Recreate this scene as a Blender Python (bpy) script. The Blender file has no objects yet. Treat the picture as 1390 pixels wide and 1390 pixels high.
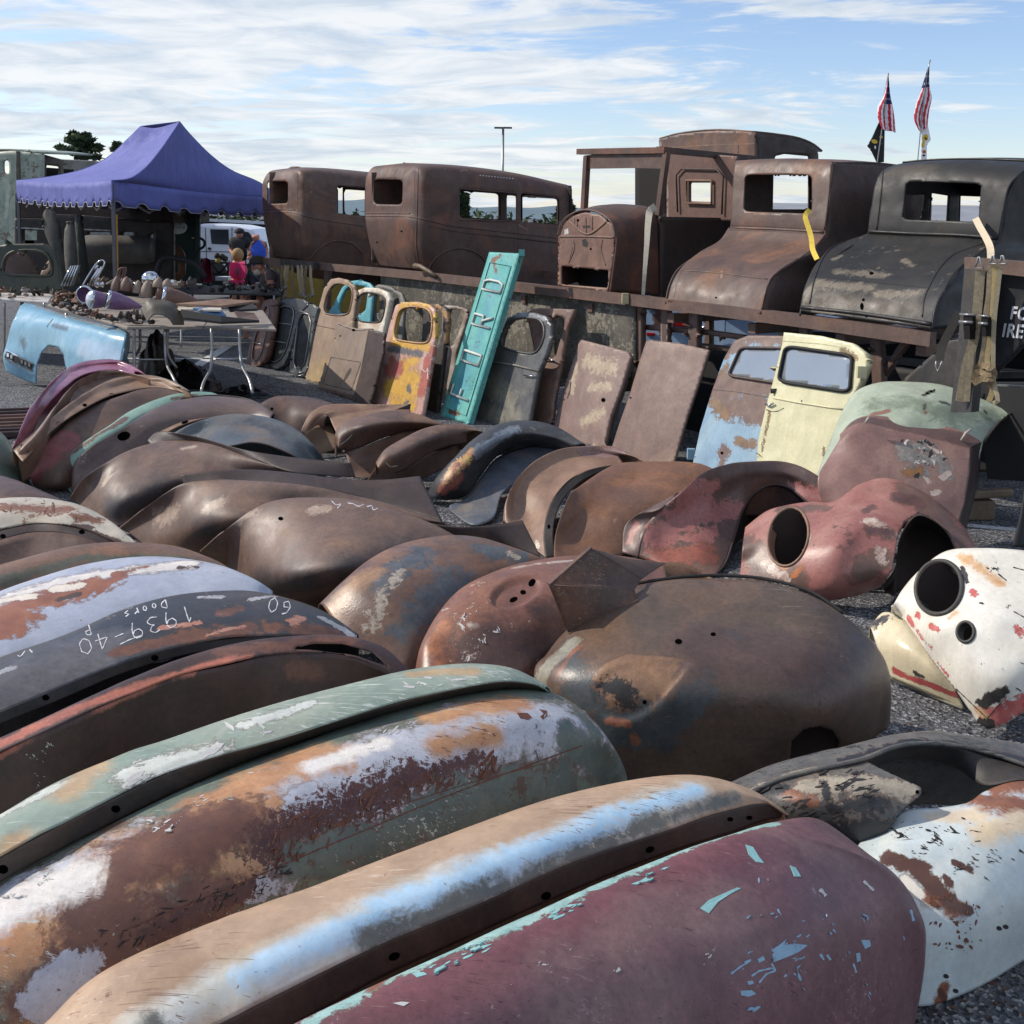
import bpy, bmesh, math, random
import numpy as np
from mathutils import Vector, Matrix
from mathutils.bvhtree import BVHTree

scene = bpy.context.scene
COL = scene.collection
# ------------------------------------------------------------------ camera
FPX, CX, CY, W0 = 1490.0, 695.0, 463.5, 1390.0
EYE = np.array([0.0, 0.0, 1.75])
PITCH = math.atan((463.5-293.0)/FPX)
ROLL = 0.015
_F = np.array([0, math.cos(PITCH), -math.sin(PITCH)])
_U0 = np.array([0, math.sin(PITCH), math.cos(PITCH)])
_R0 = np.array([1.0, 0, 0])
_R = _R0*math.cos(ROLL)+_U0*math.sin(ROLL)
_U = _U0*math.cos(ROLL)-_R0*math.sin(ROLL)

def ray(x, y):
    return _F+_R*((x-CX)/FPX)-_U*((y-CY)/FPX)
def G(x, y, h=0.0):
    d = ray(x, y); t = (h-EYE[2])/d[2]
    return EYE+d*t
def D(x, y, Y):
    d = ray(x, y); return EYE+d*(Y/d[1])
def PT(x, y, h):
    return D(x, y, h) if h > 1.4 else G(x, y, h)
def proj(P):
    """where a world point is seen in the reference photograph"""
    Q = np.asarray(P, float)-EYE
    w = Q@_F
    return np.stack([CX+FPX*(Q@_R)/w, CY-FPX*(Q@_U)/w], -1)
def vec(p): return Vector((float(p[0]), float(p[1]), float(p[2])))

cam_d = bpy.data.cameras.new('camera'); cam = bpy.data.objects.new('camera', cam_d); COL.objects.link(cam)
M = Matrix(((_R[0], _U[0], -_F[0], EYE[0]), (_R[1], _U[1], -_F[1], EYE[1]), (_R[2], _U[2], -_F[2], EYE[2]), (0, 0, 0, 1)))
cam.matrix_world = M
cam_d.sensor_width = 36; cam_d.lens = FPX/W0*36
cam_d.shift_y = -(W0/2-CY)/W0
cam_d.clip_end = 5000; cam_d.clip_start = 0.05
scene.camera = cam

# ------------------------------------------------------------------ materials
MATS = {}
def lin(c):
    return tuple(((v/255.0)/12.92 if v/255.0 <= .04045 else ((v/255.0+.055)/1.055)**2.4) for v in c)+(1.0,)
class NT:
    def __init__(s, name):
        s.m = bpy.data.materials.new(name); s.m.use_nodes = True
        s.t = s.m.node_tree; s.n = s.t.nodes; s.l = s.t.links
        s.b = s.n['Principled BSDF']
    def new(s, typ, **kw):
        n = s.n.new(typ)
        for k, v in kw.items():
            if k in n.inputs.keys(): n.inputs[k].default_value = v
            else: setattr(n, k, v)
        return n
    def link(s, a, b): s.l.new(a, b)
    def noise(s, vecsock, scale, detail=4, rough=.6, dist=0.0, seed=0.0):
        n = s.new('ShaderNodeTexNoise')
        n.inputs['Scale'].default_value = scale; n.inputs['Detail'].default_value = detail
        n.inputs['Roughness'].default_value = rough; n.inputs['Distortion'].default_value = dist
        a = s.new('ShaderNodeVectorMath'); a.operation = 'ADD'; a.inputs[1].default_value = (seed*1.31 % 17, seed*.77 % 13, seed*2.13 % 19)
        s.link(vecsock, a.inputs[0]); s.link(a.outputs[0], n.inputs['Vector']); return n.outputs['Fac']
    def mapr(s, sock, a, b, c=0.0, d=1.0):
        n = s.new('ShaderNodeMapRange'); n.inputs[1].default_value = a; n.inputs[2].default_value = b
        n.inputs[3].default_value = c; n.inputs[4].default_value = d; s.link(sock, n.inputs[0]); return n.outputs[0]
    def math(s, op, a, b=None):
        n = s.new('ShaderNodeMath'); n.operation = op
        for i, v in enumerate((a, b)):
            if v is None: continue
            if isinstance(v, (int, float)): n.inputs[i].default_value = v
            else: s.link(v, n.inputs[i])
        return n.outputs[0]
    def mix(s, fac, a, b):
        n = s.new('ShaderNodeMix'); n.data_type = 'RGBA'
        for i, v in ((0, fac), (6, a), (7, b)):
            if isinstance(v, (tuple, list)): n.inputs[i].default_value = v
            elif isinstance(v, (int, float)): n.inputs[i].default_value = v
            else: s.link(v, n.inputs[i])
        return n.outputs[2]
_seed = [0]
def worn(name, cols, layers=(), chips=None, scr=None, rough=(.45, .75), bump=.25, scale=1.0, metal=0.0, spec=.5, var=None, dents=.5, cvar=5.0):
    """Weathered sheet metal. cols: 2-3 colours mottled together; layers: (attribute, colour, colour2, edge, noise_scale, amp);
    chips: (colour, threshold, scale); scr: (colour, threshold, direction)"""
    if name in MATS: return MATS[name]
    if var is None: lum = sum(cols[0])/3; var = .10 if lum > 150 else (.16 if lum > 110 else .26)
    _seed[0] += 1; sd = _seed[0]*3.17
    T = NT(name); tc = T.new('ShaderNodeTexCoord').outputs['Object']
    cs = [lin(c) for c in cols]
    n1 = T.noise(tc, cvar*scale, 7, .62, .6, sd)
    col = T.mix(T.mapr(n1, .35, .65), cs[0], cs[1])
    if len(cs) > 2:
        n2 = T.noise(tc, 2.2*scale, 6, .65, 1.0, sd+7)
        col = T.mix(T.mapr(n2, .5, .68), col, cs[2])
    fine = T.noise(tc, 55*scale, 5, .7, 0, sd+2)
    roughs = T.mapr(T.noise(tc, 9*scale, 5, .6, .4, sd+4), .3, .7, rough[0], rough[1])
    for i, (attr, c1, c2, edge, ns, amp) in enumerate(layers):
        a = T.new('ShaderNodeAttribute'); a.attribute_name = attr
        nz = T.noise(tc, ns*1.5, 8, .7, .8, sd+20+i)
        nz2 = T.noise(tc, ns*9, 4, .75, .0, sd+30+i)
        # the noise may only eat into or grow a stain near its own edge
        f = T.math('ADD', a.outputs['Fac'], T.math('MULTIPLY', T.mapr(a.outputs['Fac'], 0.02, .3), T.math('ADD', T.math('MULTIPLY', T.math('SUBTRACT', nz, .5), amp*1.9+.3), T.math('MULTIPLY', T.math('SUBTRACT', nz2, .5), amp*.8))))
        soft = edge
        if edge < .16: col = T.mix(T.mapr(f, .5-soft-.09, .5-soft, 0, .55), col, lin((96, 66, 50)))
        fac = T.mapr(f, .5-soft, .5+soft)
        # a thin rusty seam where the paint ends
        lay = T.mix(T.mapr(T.noise(tc, ns*1.7, 5, .6, .3, sd+40+i), .35, .65), lin(c1), lin(c2))
        col = T.mix(fac, col, lay)
    if chips:
        c, th, sc = chips[:3]
        ck = T.noise(tc, sc, 5, .75, .3, sd+60)
        ck2 = T.noise(tc, sc*.15, 3, .6, .3, sd+61)
        cf = T.mapr(T.math('ADD', ck, T.math('MULTIPLY', T.math('SUBTRACT', ck2, .5), .7)), th-.125, th-.095, 0, .85)
        col = T.mix(cf, col, lin(c))
    if scr:
        for k, (c, th, ang) in enumerate(scr):
            mp = T.new('ShaderNodeMapping'); mp.inputs['Rotation'].default_value = (ang[0], ang[1], ang[2]); mp.inputs['Scale'].default_value = (4, 190, 120)
            T.link(tc, mp.inputs['Vector'])
            sn = T.noise(mp.outputs[0], 1.0, 3, .5, 1.2, sd+70+k)
            sn2 = T.noise(tc, 3.0, 3, .6, 0, sd+75+k)
            sf = T.mapr(T.math('ADD', sn, T.math('MULTIPLY', T.math('SUBTRACT', sn2, .5), .6)), th-.10, th-.075, 0, .8)
            col = T.mix(sf, col, lin(c))
    gm = T.new('ShaderNodeMapping'); gm.inputs['Scale'].default_value = (14, 14, 2.2); T.link(tc, gm.inputs['Vector'])
    grime = T.mapr(T.noise(gm.outputs[0], 1.0, 6, .65, .3, sd+90), .3, .75, 1.08, .84)
    pit = T.mapr(T.noise(tc, 210*scale, 2, .6, 0, sd+91), .60, .72, 1.0, .70 if var > .12 else .9)
    hv = T.new('ShaderNodeHueSaturation'); T.link(col, hv.inputs['Color'])
    T.link(T.math('MULTIPLY', T.math('MULTIPLY', T.mapr(fine, .25, .75, 1-var, 1+var), grime), pit), hv.inputs['Value'])
    T.link(hv.outputs[0], T.b.inputs['Base Color'])
    T.link(roughs, T.b.inputs['Roughness'])
    T.b.inputs['Metallic'].default_value = metal
    T.b.inputs['Specular IOR Level'].default_value = spec
    bp = T.new('ShaderNodeBump'); bp.inputs['Strength'].default_value = bump; bp.inputs['Distance'].default_value = .004
    T.link(T.noise(tc, 120*scale, 4, .7, 0, sd+5), bp.inputs['Height'])
    bp2 = T.new('ShaderNodeBump'); bp2.inputs['Strength'].default_value = dents; bp2.inputs['Distance'].default_value = .03
    T.link(T.noise(tc, 3.5, 2, .45, 0, sd+6), bp2.inputs['Height']); T.link(bp2.outputs[0], bp.inputs['Normal'])
    T.link(bp.outputs[0], T.b.inputs['Normal'])
    MATS[name] = T.m; return T.m
def plain(name, col, rough=.6, metal=0.0, var=.15, scale=8, spec=.5, bump=.1, alpha=None, emit=None):
    if name in MATS: return MATS[name]
    _seed[0] += 1
    T = NT(name); tc = T.new('ShaderNodeTexCoord').outputs['Object']
    hv = T.new('ShaderNodeHueSaturation'); hv.inputs['Color'].default_value = lin(col)
    T.link(T.mapr(T.noise(tc, scale, 6, .6, .3, _seed[0]*2.3), .3, .7, 1-var, 1+var), hv.inputs['Value'])
    T.link(hv.outputs[0], T.b.inputs['Base Color'])
    T.b.inputs['Roughness'].default_value = rough; T.b.inputs['Metallic'].default_value = metal
    T.b.inputs['Specular IOR Level'].default_value = spec
    bp = T.new('ShaderNodeBump'); bp.inputs['Strength'].default_value = bump; bp.inputs['Distance'].default_value = .003
    T.link(T.noise(tc, scale*9, 3, .6, 0, _seed[0]), bp.inputs['Height']); T.link(bp.outputs[0], T.b.inputs['Normal'])
    if alpha is not None: T.b.inputs['Alpha'].default_value = alpha
    MATS[name] = T.m; return T.m

# ------------------------------------------------------------------ object helpers
class MB:
    """collects vertices and faces of one mesh with material slots"""
    def __init__(s): s.v = []; s.f = []; s.mi = []; s.sm = []; s.mats = []; s.attr = {}
    def slot(s, mat):
        if mat not in s.mats: s.mats.append(mat)
        return s.mats.index(mat)
    def add(s, verts, faces, mat, smooth=True, attrs=None):
        o = len(s.v); k = s.slot(mat)
        s.v += [tuple(map(float, p)) for p in verts]
        for f in faces: s.f.append([o+i for i in f]); s.mi.append(k); s.sm.append(smooth)
        for n, a in (attrs or {}).items():
            s.attr.setdefault(n, {})
            for i, x in enumerate(a):
                if x > 0: s.attr[n][o+i] = float(x)
        return s
    def box(s, c, size, mat, R=None, smooth=False):
        c = np.array(c, float); h = np.array(size, float)/2
        R = np.eye(3) if R is None else np.array(R)
        vs = [c+R@(h*np.array([sx, sy, sz])) for sx in (-1, 1) for sy in (-1, 1) for sz in (-1, 1)]
        return s.add(vs, [(0, 1, 3, 2), (4, 6, 7, 5), (0, 4, 5, 1), (2, 3, 7, 6), (0, 2, 6, 4), (1, 5, 7, 3)], mat, smooth)
    def bar(s, a, b, w, h, mat, up=(0, 0, 1)):
        a = np.array(a, float); b = np.array(b, float); x = b-a; L = np.linalg.norm(x); x /= L
        y = np.cross(np.array(up, float), x)
        if np.linalg.norm(y) < 1e-4: y = np.cross((0, 1, 0), x)
        y /= np.linalg.norm(y); z = np.cross(x, y)
        return s.box((a+b)/2, (L, w, h), mat, np.stack([x, y, z], 1))
    def tube(s, pts, r, mat, n=8, closed=False, cap=True):
        P = np.array(pts, float); m = len(P); rr = np.full(m, r) if np.isscalar(r) else np.array(r, float)
        T = np.gradient(P, axis=0) if not closed else (np.roll(P, -1, 0)-np.roll(P, 1, 0))
        T /= np.linalg.norm(T, axis=1)[:, None]+1e-12
        nrm = np.cross(T[0], (0, 0, 1.0))
        if np.linalg.norm(nrm) < 1e-3: nrm = np.cross(T[0], (0, 1.0, 0))
        vs = []
        for i in range(m):
            nrm = nrm-T[i]*np.dot(nrm, T[i]); nrm /= np.linalg.norm(nrm)+1e-12
            bn = np.cross(T[i], nrm)
            for k in range(n):
                a = 2*math.pi*k/n; vs.append(P[i]+rr[i]*(math.cos(a)*nrm+math.sin(a)*bn))
        fs = []
        for i in range(m if closed else m-1):
            j = (i+1) % m
            for k in range(n): k2 = (k+1) % n; fs.append((i*n+k, i*n+k2, j*n+k2, j*n+k))
        if cap and not closed: fs += [tuple(range(n))[::-1], tuple(range((m-1)*n, m*n))]
        return s.add(vs, fs, mat, True)
    def lathe(s, prof, c, axis, mat, n=24, e=(1, 1)):
        """prof: (distance along axis, radius); c: origin"""
        c = np.array(c, float); ax = np.array(axis, float); ax /= np.linalg.norm(ax)
        u = np.cross(ax, (0, 0, 1.0))
        if np.linalg.norm(u) < 1e-3: u = np.cross(ax, (0, 1.0, 0))
        u /= np.linalg.norm(u); w = np.cross(u, ax); vs = []
        for d, r in prof:
            for k in range(n):
                a = 2*math.pi*k/n; vs.append(c+ax*d+r*(e[0]*math.cos(a)*u+e[1]*math.sin(a)*w))
        fs = [(i*n+k, i*n+(k+1) % n, (i+1)*n+(k+1) % n, (i+1)*n+k) for i in range(len(prof)-1) for k in range(n)]
        return s.add(vs, fs, mat, True)
    def prism(s, poly, off, mat, smooth=False):
        """poly: 3D points of a planar polygon; extruded by off"""
        P = [np.array(p, float) for p in poly]; off = np.array(off, float); n = len(P)
        return s.add(P+[p+off for p in P], [tuple(range(n)), tuple(range(2*n-1, n-1, -1))]+[(i, i+n, (i+1) % n+n, (i+1) % n) for i in range(n)], mat, smooth)
    def build(s, name, parent=None, origin=None, thick=0, bevel=0, label=None, cat=None, group=None, kind=None, side=1, recalc=False, sub=0):
        V = np.array(s.v)
        if origin is None: origin = np.array([(V[:, 0].min()+V[:, 0].max())/2, (V[:, 1].min()+V[:, 1].max())/2, V[:, 2].min()])
        me = bpy.data.meshes.new(name); me.from_pydata([tuple(p) for p in V-np.array(origin)], [], s.f)
        for m in s.mats: me.materials.append(m)
        me.polygons.foreach_set('material_index', s.mi); me.polygons.foreach_set('use_smooth', s.sm)
        for n, a in s.attr.items():
            at = me.attributes.new(n, 'FLOAT', 'POINT'); arr = np.zeros(len(V), 'f')
            for i, x in a.items(): arr[i] = x
            at.data.foreach_set('value', arr)
        if recalc:
            bm = bmesh.new(); bm.from_mesh(me); bmesh.ops.recalc_face_normals(bm, faces=bm.faces); bm.to_mesh(me); bm.free()
        me.update()
        o = bpy.data.objects.new(name, me); COL.objects.link(o)
        o.location = vec(origin)
        if parent is not None:
            o.parent = parent; o.location = vec(np.array(origin)-np.array(wloc(parent)))
        if bevel:
            b = o.modifiers.new('bevel', 'BEVEL'); b.width = bevel; b.segments = 2; b.limit_method = 'ANGLE'; b.angle_limit = math.radians(40)
        if thick:
            so = o.modifiers.new('solid', 'SOLIDIFY'); so.thickness = thick; so.offset = -1
        if sub:
            su = o.modifiers.new('sub', 'SUBSURF'); su.levels = sub; su.render_levels = sub
        tag(o, label, cat, group, kind); return o
def wloc(o):
    p = Vector((0, 0, 0))
    while o is not None: p = p+o.location; o = o.parent
    return p
def tag(o, label=None, cat=None, group=None, kind=None):
    if label: o['label'] = label
    if cat: o['category'] = cat
    if group: o['group'] = group
    if kind: o['kind'] = kind
    return o
def empty(name, loc, label, cat, group=None):
    o = bpy.data.objects.new(name, None); o.empty_display_size = .1; COL.objects.link(o); o.location = vec(loc)
    return tag(o, label, cat, group)

# ------------------------------------------------------------------ curves, sheets
def C(s):
    """'x,y,h x,y,h ...' -> world points; a third value above 1.4 is a distance, below it a height over the ground"""
    out = []
    for t in s.split():
        a = t.split(',')
        out.append(PT(float(a[0]), float(a[1]), float(a[2])))
    return np.array(out)
def crom(P, n):
    P = np.asarray(P, float)
    if len(P) == 2: 
        t = np.linspace(0, 1, n)[:, None]; return P[0]*(1-t)+P[1]*t
    d = np.linalg.norm(np.diff(P, axis=0), axis=1)**.6+1e-9; k = np.concatenate([[0], np.cumsum(d)])
    # arc-length sampled, centripetal-ish cubic with finite difference tangents
    m = np.gradient(P, k, axis=0) if len(P) > 2 else np.repeat((P[1]-P[0])[None], 2, 0)
    def ev(t):
        i = np.clip(np.searchsorted(k, t, 'right')-1, 0, len(P)-2)
        h = (k[i+1]-k[i]); s = ((t-k[i])/h)[:, None]; h = h[:, None]
        return (2*s**3-3*s**2+1)*P[i]+(s**3-2*s**2+s)*h*m[i]+(-2*s**3+3*s**2)*P[i+1]+(s**3-s**2)*h*m[i+1]
    t = np.linspace(0, k[-1], 400); Q = ev(t); L = np.concatenate([[0], np.cumsum(np.linalg.norm(np.diff(Q, axis=0), axis=1))])
    return ev(np.interp(np.linspace(0, L[-1], n), L, t))
class Surf:
    """a smooth surface through curves (each an array of world points)"""
    def __init__(s, curves, nu=90, nv=60):
        s.nu, s.nv = nu, nv; U, Vn = nu*2+1, nv*2+1
        A = np.array([crom(c, U) for c in curves])           # k x U x 3
        if len(curves) == 2:
            t = np.linspace(0, 1, Vn)[None, :, None]; s.M = A[0][:, None]*(1-t)+A[1][:, None]*t
        else:
            out = np.zeros((U, Vn, 3))
            dist = np.mean(np.linalg.norm(np.diff(A, axis=0), axis=2), 1)**.7+1e-6
            k = np.concatenate([[0], np.cumsum(dist)]); m = np.gradient(A, k, axis=0)
            t = np.linspace(0, k[-1], Vn); i = np.clip(np.searchsorted(k, t, 'right')-1, 0, len(curves)-2)
            h = (k[i+1]-k[i])[:, None, None]; q = ((t-k[i])[:, None, None]/h)
            R = (2*q**3-3*q**2+1)*A[i]+(q**3-2*q**2+q)*h*m[i]+(-2*q**3+3*q**2)*A[i+1]+(q**3-q**2)*h*m[i+1]
            s.M = np.transpose(R, (1, 0, 2))
    def ev(s, u, v):
        """u, v in 0..1 arrays"""
        a = np.clip(u, 0, 1)*(s.M.shape[0]-1); b = np.clip(v, 0, 1)*(s.M.shape[1]-1)
        i = np.clip(a.astype(int), 0, s.M.shape[0]-2); j = np.clip(b.astype(int), 0, s.M.shape[1]-2)
        fa = (a-i)[..., None]; fb = (b-j)[..., None]; Mx = s.M
        return (Mx[i, j]*(1-fa)+Mx[i+1, j]*fa)*(1-fb)+(Mx[i, j+1]*(1-fa)+Mx[i+1, j+1]*fa)*fb
class Func:
    def __init__(s, fn, nu, nv): s.fn, s.nu, s.nv = fn, nu, nv
    def ev(s, u, v): return s.fn(u, v)
def sdpoly(P, poly):
    """signed distance (negative inside) of points P (n,2) to polygon"""
    A = np.asarray(poly, float); B = np.roll(A, -1, 0); d = np.full(len(P), 1e18); ins = np.zeros(len(P), bool)
    for a, b in zip(A, B):
        e = b-a; w = P-a; t = np.clip((w@e)/(e@e+1e-12), 0, 1); q = w-t[:, None]*e; d = np.minimum(d, (q**2).sum(1))
        c = ((a[1] <= P[:, 1]) & (P[:, 1] < b[1])) | ((b[1] <= P[:, 1]) & (P[:, 1] < a[1]))
        if c.any():
            xs = a[0]+(P[:, 1]-a[1])/(b[1]-a[1]+1e-12)*e[0]; ins ^= c & (P[:, 0] < xs)
    d = np.sqrt(d); return np.where(ins, -d, d)
def ell(cx, cy, rx, ry, rot=0, n=28):
    a = np.linspace(0, 2*math.pi, n, endpoint=False); c, s = math.cos(math.radians(rot)), math.sin(math.radians(rot))
    x, y = rx*np.cos(a), ry*np.sin(a); return np.stack([cx+x*c-y*s, cy+x*s+y*c], 1)
def PX(s, smooth=0):
    P = np.array([[float(v) for v in t.split(',')[:2]] for t in s.split()])
    if smooth:      # closed rounding
        for _ in range(smooth):
            N = np.roll(P, -1, 0); P = np.stack([P*.75+N*.25, P*.25+N*.75], 1).reshape(-1, 2)
    return P
def rrect(c, r=.25, n=5):
    """rounded quad from 4 corner pixels"""
    P = PX(c) if isinstance(c, str) else np.asarray(c, float); out = []
    for i in range(4):
        p, a, b = P[i], P[i-1], P[(i+1) % 4]
        A = p+(a-p)*r; B = p+(b-p)*r
        for k in range(n+1):
            t = k/n; out.append((1-t)**2*A+2*t*(1-t)*p+t*t*B)
    return np.array(out)
def BACK(V, rng, px):
    return rng > np.median(rng)+1e9
def stains_of(V, st, cen=None):
    """object-space capsule fields: st maps attribute -> [(x1,y1,x2,y2,r_px)]"""
    px = proj(V); rng = np.linalg.norm(V-EYE, axis=1); out = {}
    for n, L in st.items():
        f = np.zeros(len(V))
        for c in L:
            if len(c) == 2:      # ('x,y x,y ...', softness): an outlined patch
                q = PX(c[0]); m_ = ~BACK(V, rng, px); g = np.clip(.5-sdpoly(px, q)/(2*c[1]), 0, 1); f = np.maximum(f, g*m_); continue
            x1, y1, x2, y2, r = c[:5]
            def near(x, y):
                d2 = (px[:, 0]-x)**2+(px[:, 1]-y)**2; k = np.where(d2 < d2.min()+9)[0]; return V[k[np.argmin(rng[k])]]
            a, b = near(x1, y1), near(x2, y2); rr = r/FPX*np.linalg.norm((a+b)/2-EYE)
            e = b-a; t = np.clip(((V-a)@e)/(e@e+1e-12), 0, 1); d = np.linalg.norm(V-a-t[:, None]*e, axis=1)
            f = np.maximum(f, np.clip(1-d/(2*rr), 0, 1))
        out[n] = f
    return out
def sheet(mb, S, mat, keep=None, holes=(), stains=None, flip=None, dents=(), rough=0.0, seed=0):
    """add a surface to mb; keep / holes are polygons in photograph pixels cut cleanly out of it, their outline following the surface"""
    nu, nv = S.nu, S.nv
    u, v = np.meshgrid(np.linspace(0, 1, nu+1), np.linspace(0, 1, nv+1), indexing='ij'); u = u.ravel(); v = v.ravel()
    P = S.ev(u, v)
    def sdf(p):
        f = np.full(len(p), -1e9); q = proj(p)
        if keep is not None: f = sdpoly(q, keep)
        for h in holes: f = np.maximum(f, -sdpoly(q, h))
        return f
    bad = np.zeros(len(P), bool)
    if keep is not None or holes:
        for it in range(3):
            f = sdf(P); eu, ev_ = .25/nu, .25/nv
            fu = (sdf(S.ev(u+eu, v))-sdf(S.ev(u-eu, v)))/(np.clip(u+eu, 0, 1)-np.clip(u-eu, 0, 1)); fv = (sdf(S.ev(u, v+ev_))-sdf(S.ev(u, v-ev_)))/(np.clip(v+ev_, 0, 1)-np.clip(v-ev_, 0, 1))
            gu, gv = fu/nu, fv/nv; g2 = gu**2+gv**2+1e-9
            du, dv = -f*gu/g2, -f*gv/g2; dist = np.hypot(du, dv)
            if it == 0: sel = dist < .62
            k = sel & (dist < 1.2)
            u[k] = np.clip(u[k]+du[k]/nu, 0, 1); v[k] = np.clip(v[k]+dv[k]/nv, 0, 1); P = S.ev(u, v)
        f = sdf(P); f[sel] = np.where(np.abs(f[sel]) < 3, 0, f[sel])
    else: f = np.full(len(P), -1e9)
    idx = np.arange((nu+1)*(nv+1)).reshape(nu+1, nv+1)
    q = np.stack([idx[:-1, :-1], idx[1:, :-1], idx[1:, 1:], idx[:-1, 1:]], -1).reshape(-1, 4)
    cen_ok = (f[q].mean(1) < -1e-6) & (f[q].max(1) <= .5)
    # decide by centre for cells with all-zero corners
    z = (np.abs(f[q]).max(1) < 1e-6)
    if z.any():
        cs = sdf(P[q[z]].mean(1)); cen_ok[z] = cs < 0
    q = q[cen_ok]
    used = np.zeros(len(P), bool); used[q.ravel()] = True; rm = -np.ones(len(P), int); rm[used] = np.arange(used.sum())
    V = P[used]; Q = rm[q]
    for poly, dep, soft in dents:       # pressed-in recesses
        bv0 = tree(V, Q); c = np.mean(poly, 0); h0, n0 = hit(bv0, *c)
        if h0 is None: continue
        t = np.clip(-sdpoly(proj(V), poly)/soft, 0, 1); t = t*t*(3-2*t); V = V-n0*(dep*t)[:, None]
    n = np.cross(V[Q[:, 2]]-V[Q[:, 0]], V[Q[:, 3]]-V[Q[:, 1]]); cen = V[Q].mean(1)
    if rough:       # beaten metal: slow waves and a few dings
        N = np.zeros_like(V); nn = n/(np.linalg.norm(n, axis=1)[:, None]+1e-12)
        for k in range(4): np.add.at(N, Q[:, k], nn)
        N /= np.linalg.norm(N, axis=1)[:, None]+1e-12; rs = np.random.RandomState(seed+len(V)); d = np.zeros(len(V))
        for _ in range(14):
            kx = rs.normal(0, 1, 3); kx *= rs.uniform(9, 34)/np.linalg.norm(kx); d += np.sin(V@kx+rs.uniform(0, 6.28))*rough*.30*(14/np.linalg.norm(kx))
        for _ in range(9):
            c = V[rs.randint(len(V))]; r = rs.uniform(.015, .05); d -= rs.choice([-.6, 1, 1])*rs.uniform(.3, 1.2)*rough*np.exp(-((V-c)**2).sum(1)/r**2)
        V = V+N*d[:, None]*(1 if (nn*(EYE-cen)).sum() > 0 else -1)
        n = np.cross(V[Q[:, 2]]-V[Q[:, 0]], V[Q[:, 3]]-V[Q[:, 1]]); cen = V[Q].mean(1)
    if flip is None:
        bv0 = tree(V, Q); sc_ = 0.0; step = max(1, len(Q)//160)
        for c in cen[::step]:
            d = vec(c-EYE).normalized(); r = bv0.ray_cast(vec(EYE), d)
            if r[0] is not None: k = r[2]; sc_ += 1 if n[k]@(EYE-cen[k]) > 0 else -1
        flip = sc_ < 0
    if flip: Q = Q[:, ::-1]
    at = stains_of(V, stains) if stains else None
    mb.add(V, [tuple(map(int, a)) for a in Q], mat, True, at)
    return V, Q
def tree(V, Q): return BVHTree.FromPolygons([tuple(map(float, p)) for p in V], [tuple(map(int, q)) for q in Q])
def hit(bv, x, y):
    d = vec(ray(x, y)).normalized(); r = bv.ray_cast(vec(EYE), d)
    if r[0] is None: return None, None
    n = r[1] if r[1].dot(d) < 0 else -r[1]
    return np.array(r[0]), np.array(n)
def decal(mb, bv, poly, mat, off=.0009):
    """a thin chip of paint (or the dark of a bolt hole) lying on the surface"""
    P = []
    for x, y in poly:
        p, n = hit(bv, x, y)
        if p is None: return
        P.append(p+n*off)
    c = np.mean(P, 0)
    if max(np.linalg.norm(p-c) for p in P) > .5: return
    A = np.array(P)
    nn = np.cross(A[1]-A[0], A[-1]-A[0])
    fs = [tuple(range(len(P)))] if nn@(EYE-c) > 0 else [tuple(range(len(P)))[::-1]]
    mb.add(P, fs, mat, False)
def stroke(mb, bv, pts, w, mat, off=.0009, n=None):
    """a narrow ribbon of chalk or paint following the surface"""
    P = np.array(pts, float)
    L = np.concatenate([[0], np.cumsum(np.linalg.norm(np.diff(P, axis=0), axis=1))]); m = n or max(2, int(L[-1]/3)+1)
    Q = np.stack([np.interp(np.linspace(0, L[-1], m), L, P[:, i]) for i in (0, 1)], 1)
    T = np.gradient(Q, axis=0); T /= np.linalg.norm(T, axis=1)[:, None]+1e-9; N = np.stack([-T[:, 1], T[:, 0]], 1)
    vs = []; 
    for i in range(m):
        ww = w*(.5+.25*math.sin(i*1.7)+.25)/2 if m > 3 else w/2
        for s in (-1, 1):
            p, nn = hit(bv, *(Q[i]+s*N[i]*ww))
            if p is None: return
            vs.append(p+nn*off)
    mb.add(vs, [(2*i, 2*i+1, 2*i+3, 2*i+2) for i in range(m-1)], mat, False)
def flecks(mb, bv, rnd, region, n, size, ang, mat, elong=3.0, jit=25):
    """scattered paint chips inside a pixel polygon"""
    R = np.asarray(region); lo, hi = R.min(0), R.max(0)
    k = 0; last = None
    while k < n:
        c = np.array([rnd.uniform(lo[0], hi[0]), rnd.uniform(lo[1], hi[1])])
        if last is not None and rnd.random() < .62: c = last+np.array([rnd.gauss(0, size*3.2), rnd.gauss(0, size*2.2)])
        if sdpoly(c[None], R)[0] > 0: continue
        k += 1; last = c; s = size*min(2.6, math.exp(rnd.gauss(-.45, .6))); a = math.radians(ang+rnd.uniform(-jit, jit)); m = rnd.randint(7, 11)
        P = []
        for i in range(m):
            t = 2*math.pi*i/m; r = rnd.uniform(.4, 1.25); x, y = s*r*elong**.5*math.cos(t), s*r/elong**.5*math.sin(t)
            P.append((c[0]+x*math.cos(a)-y*math.sin(a), c[1]+x*math.sin(a)+y*math.cos(a)))
        decal(mb, bv, P, mat)
HOLE = None
def bolt_hole(mb, bv, x, y, r, ry=None, rot=0):
    decal(mb, bv, ell(x, y, r, ry or r*.75, rot, 12), MATS['hole_dark'], .0012)

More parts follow.
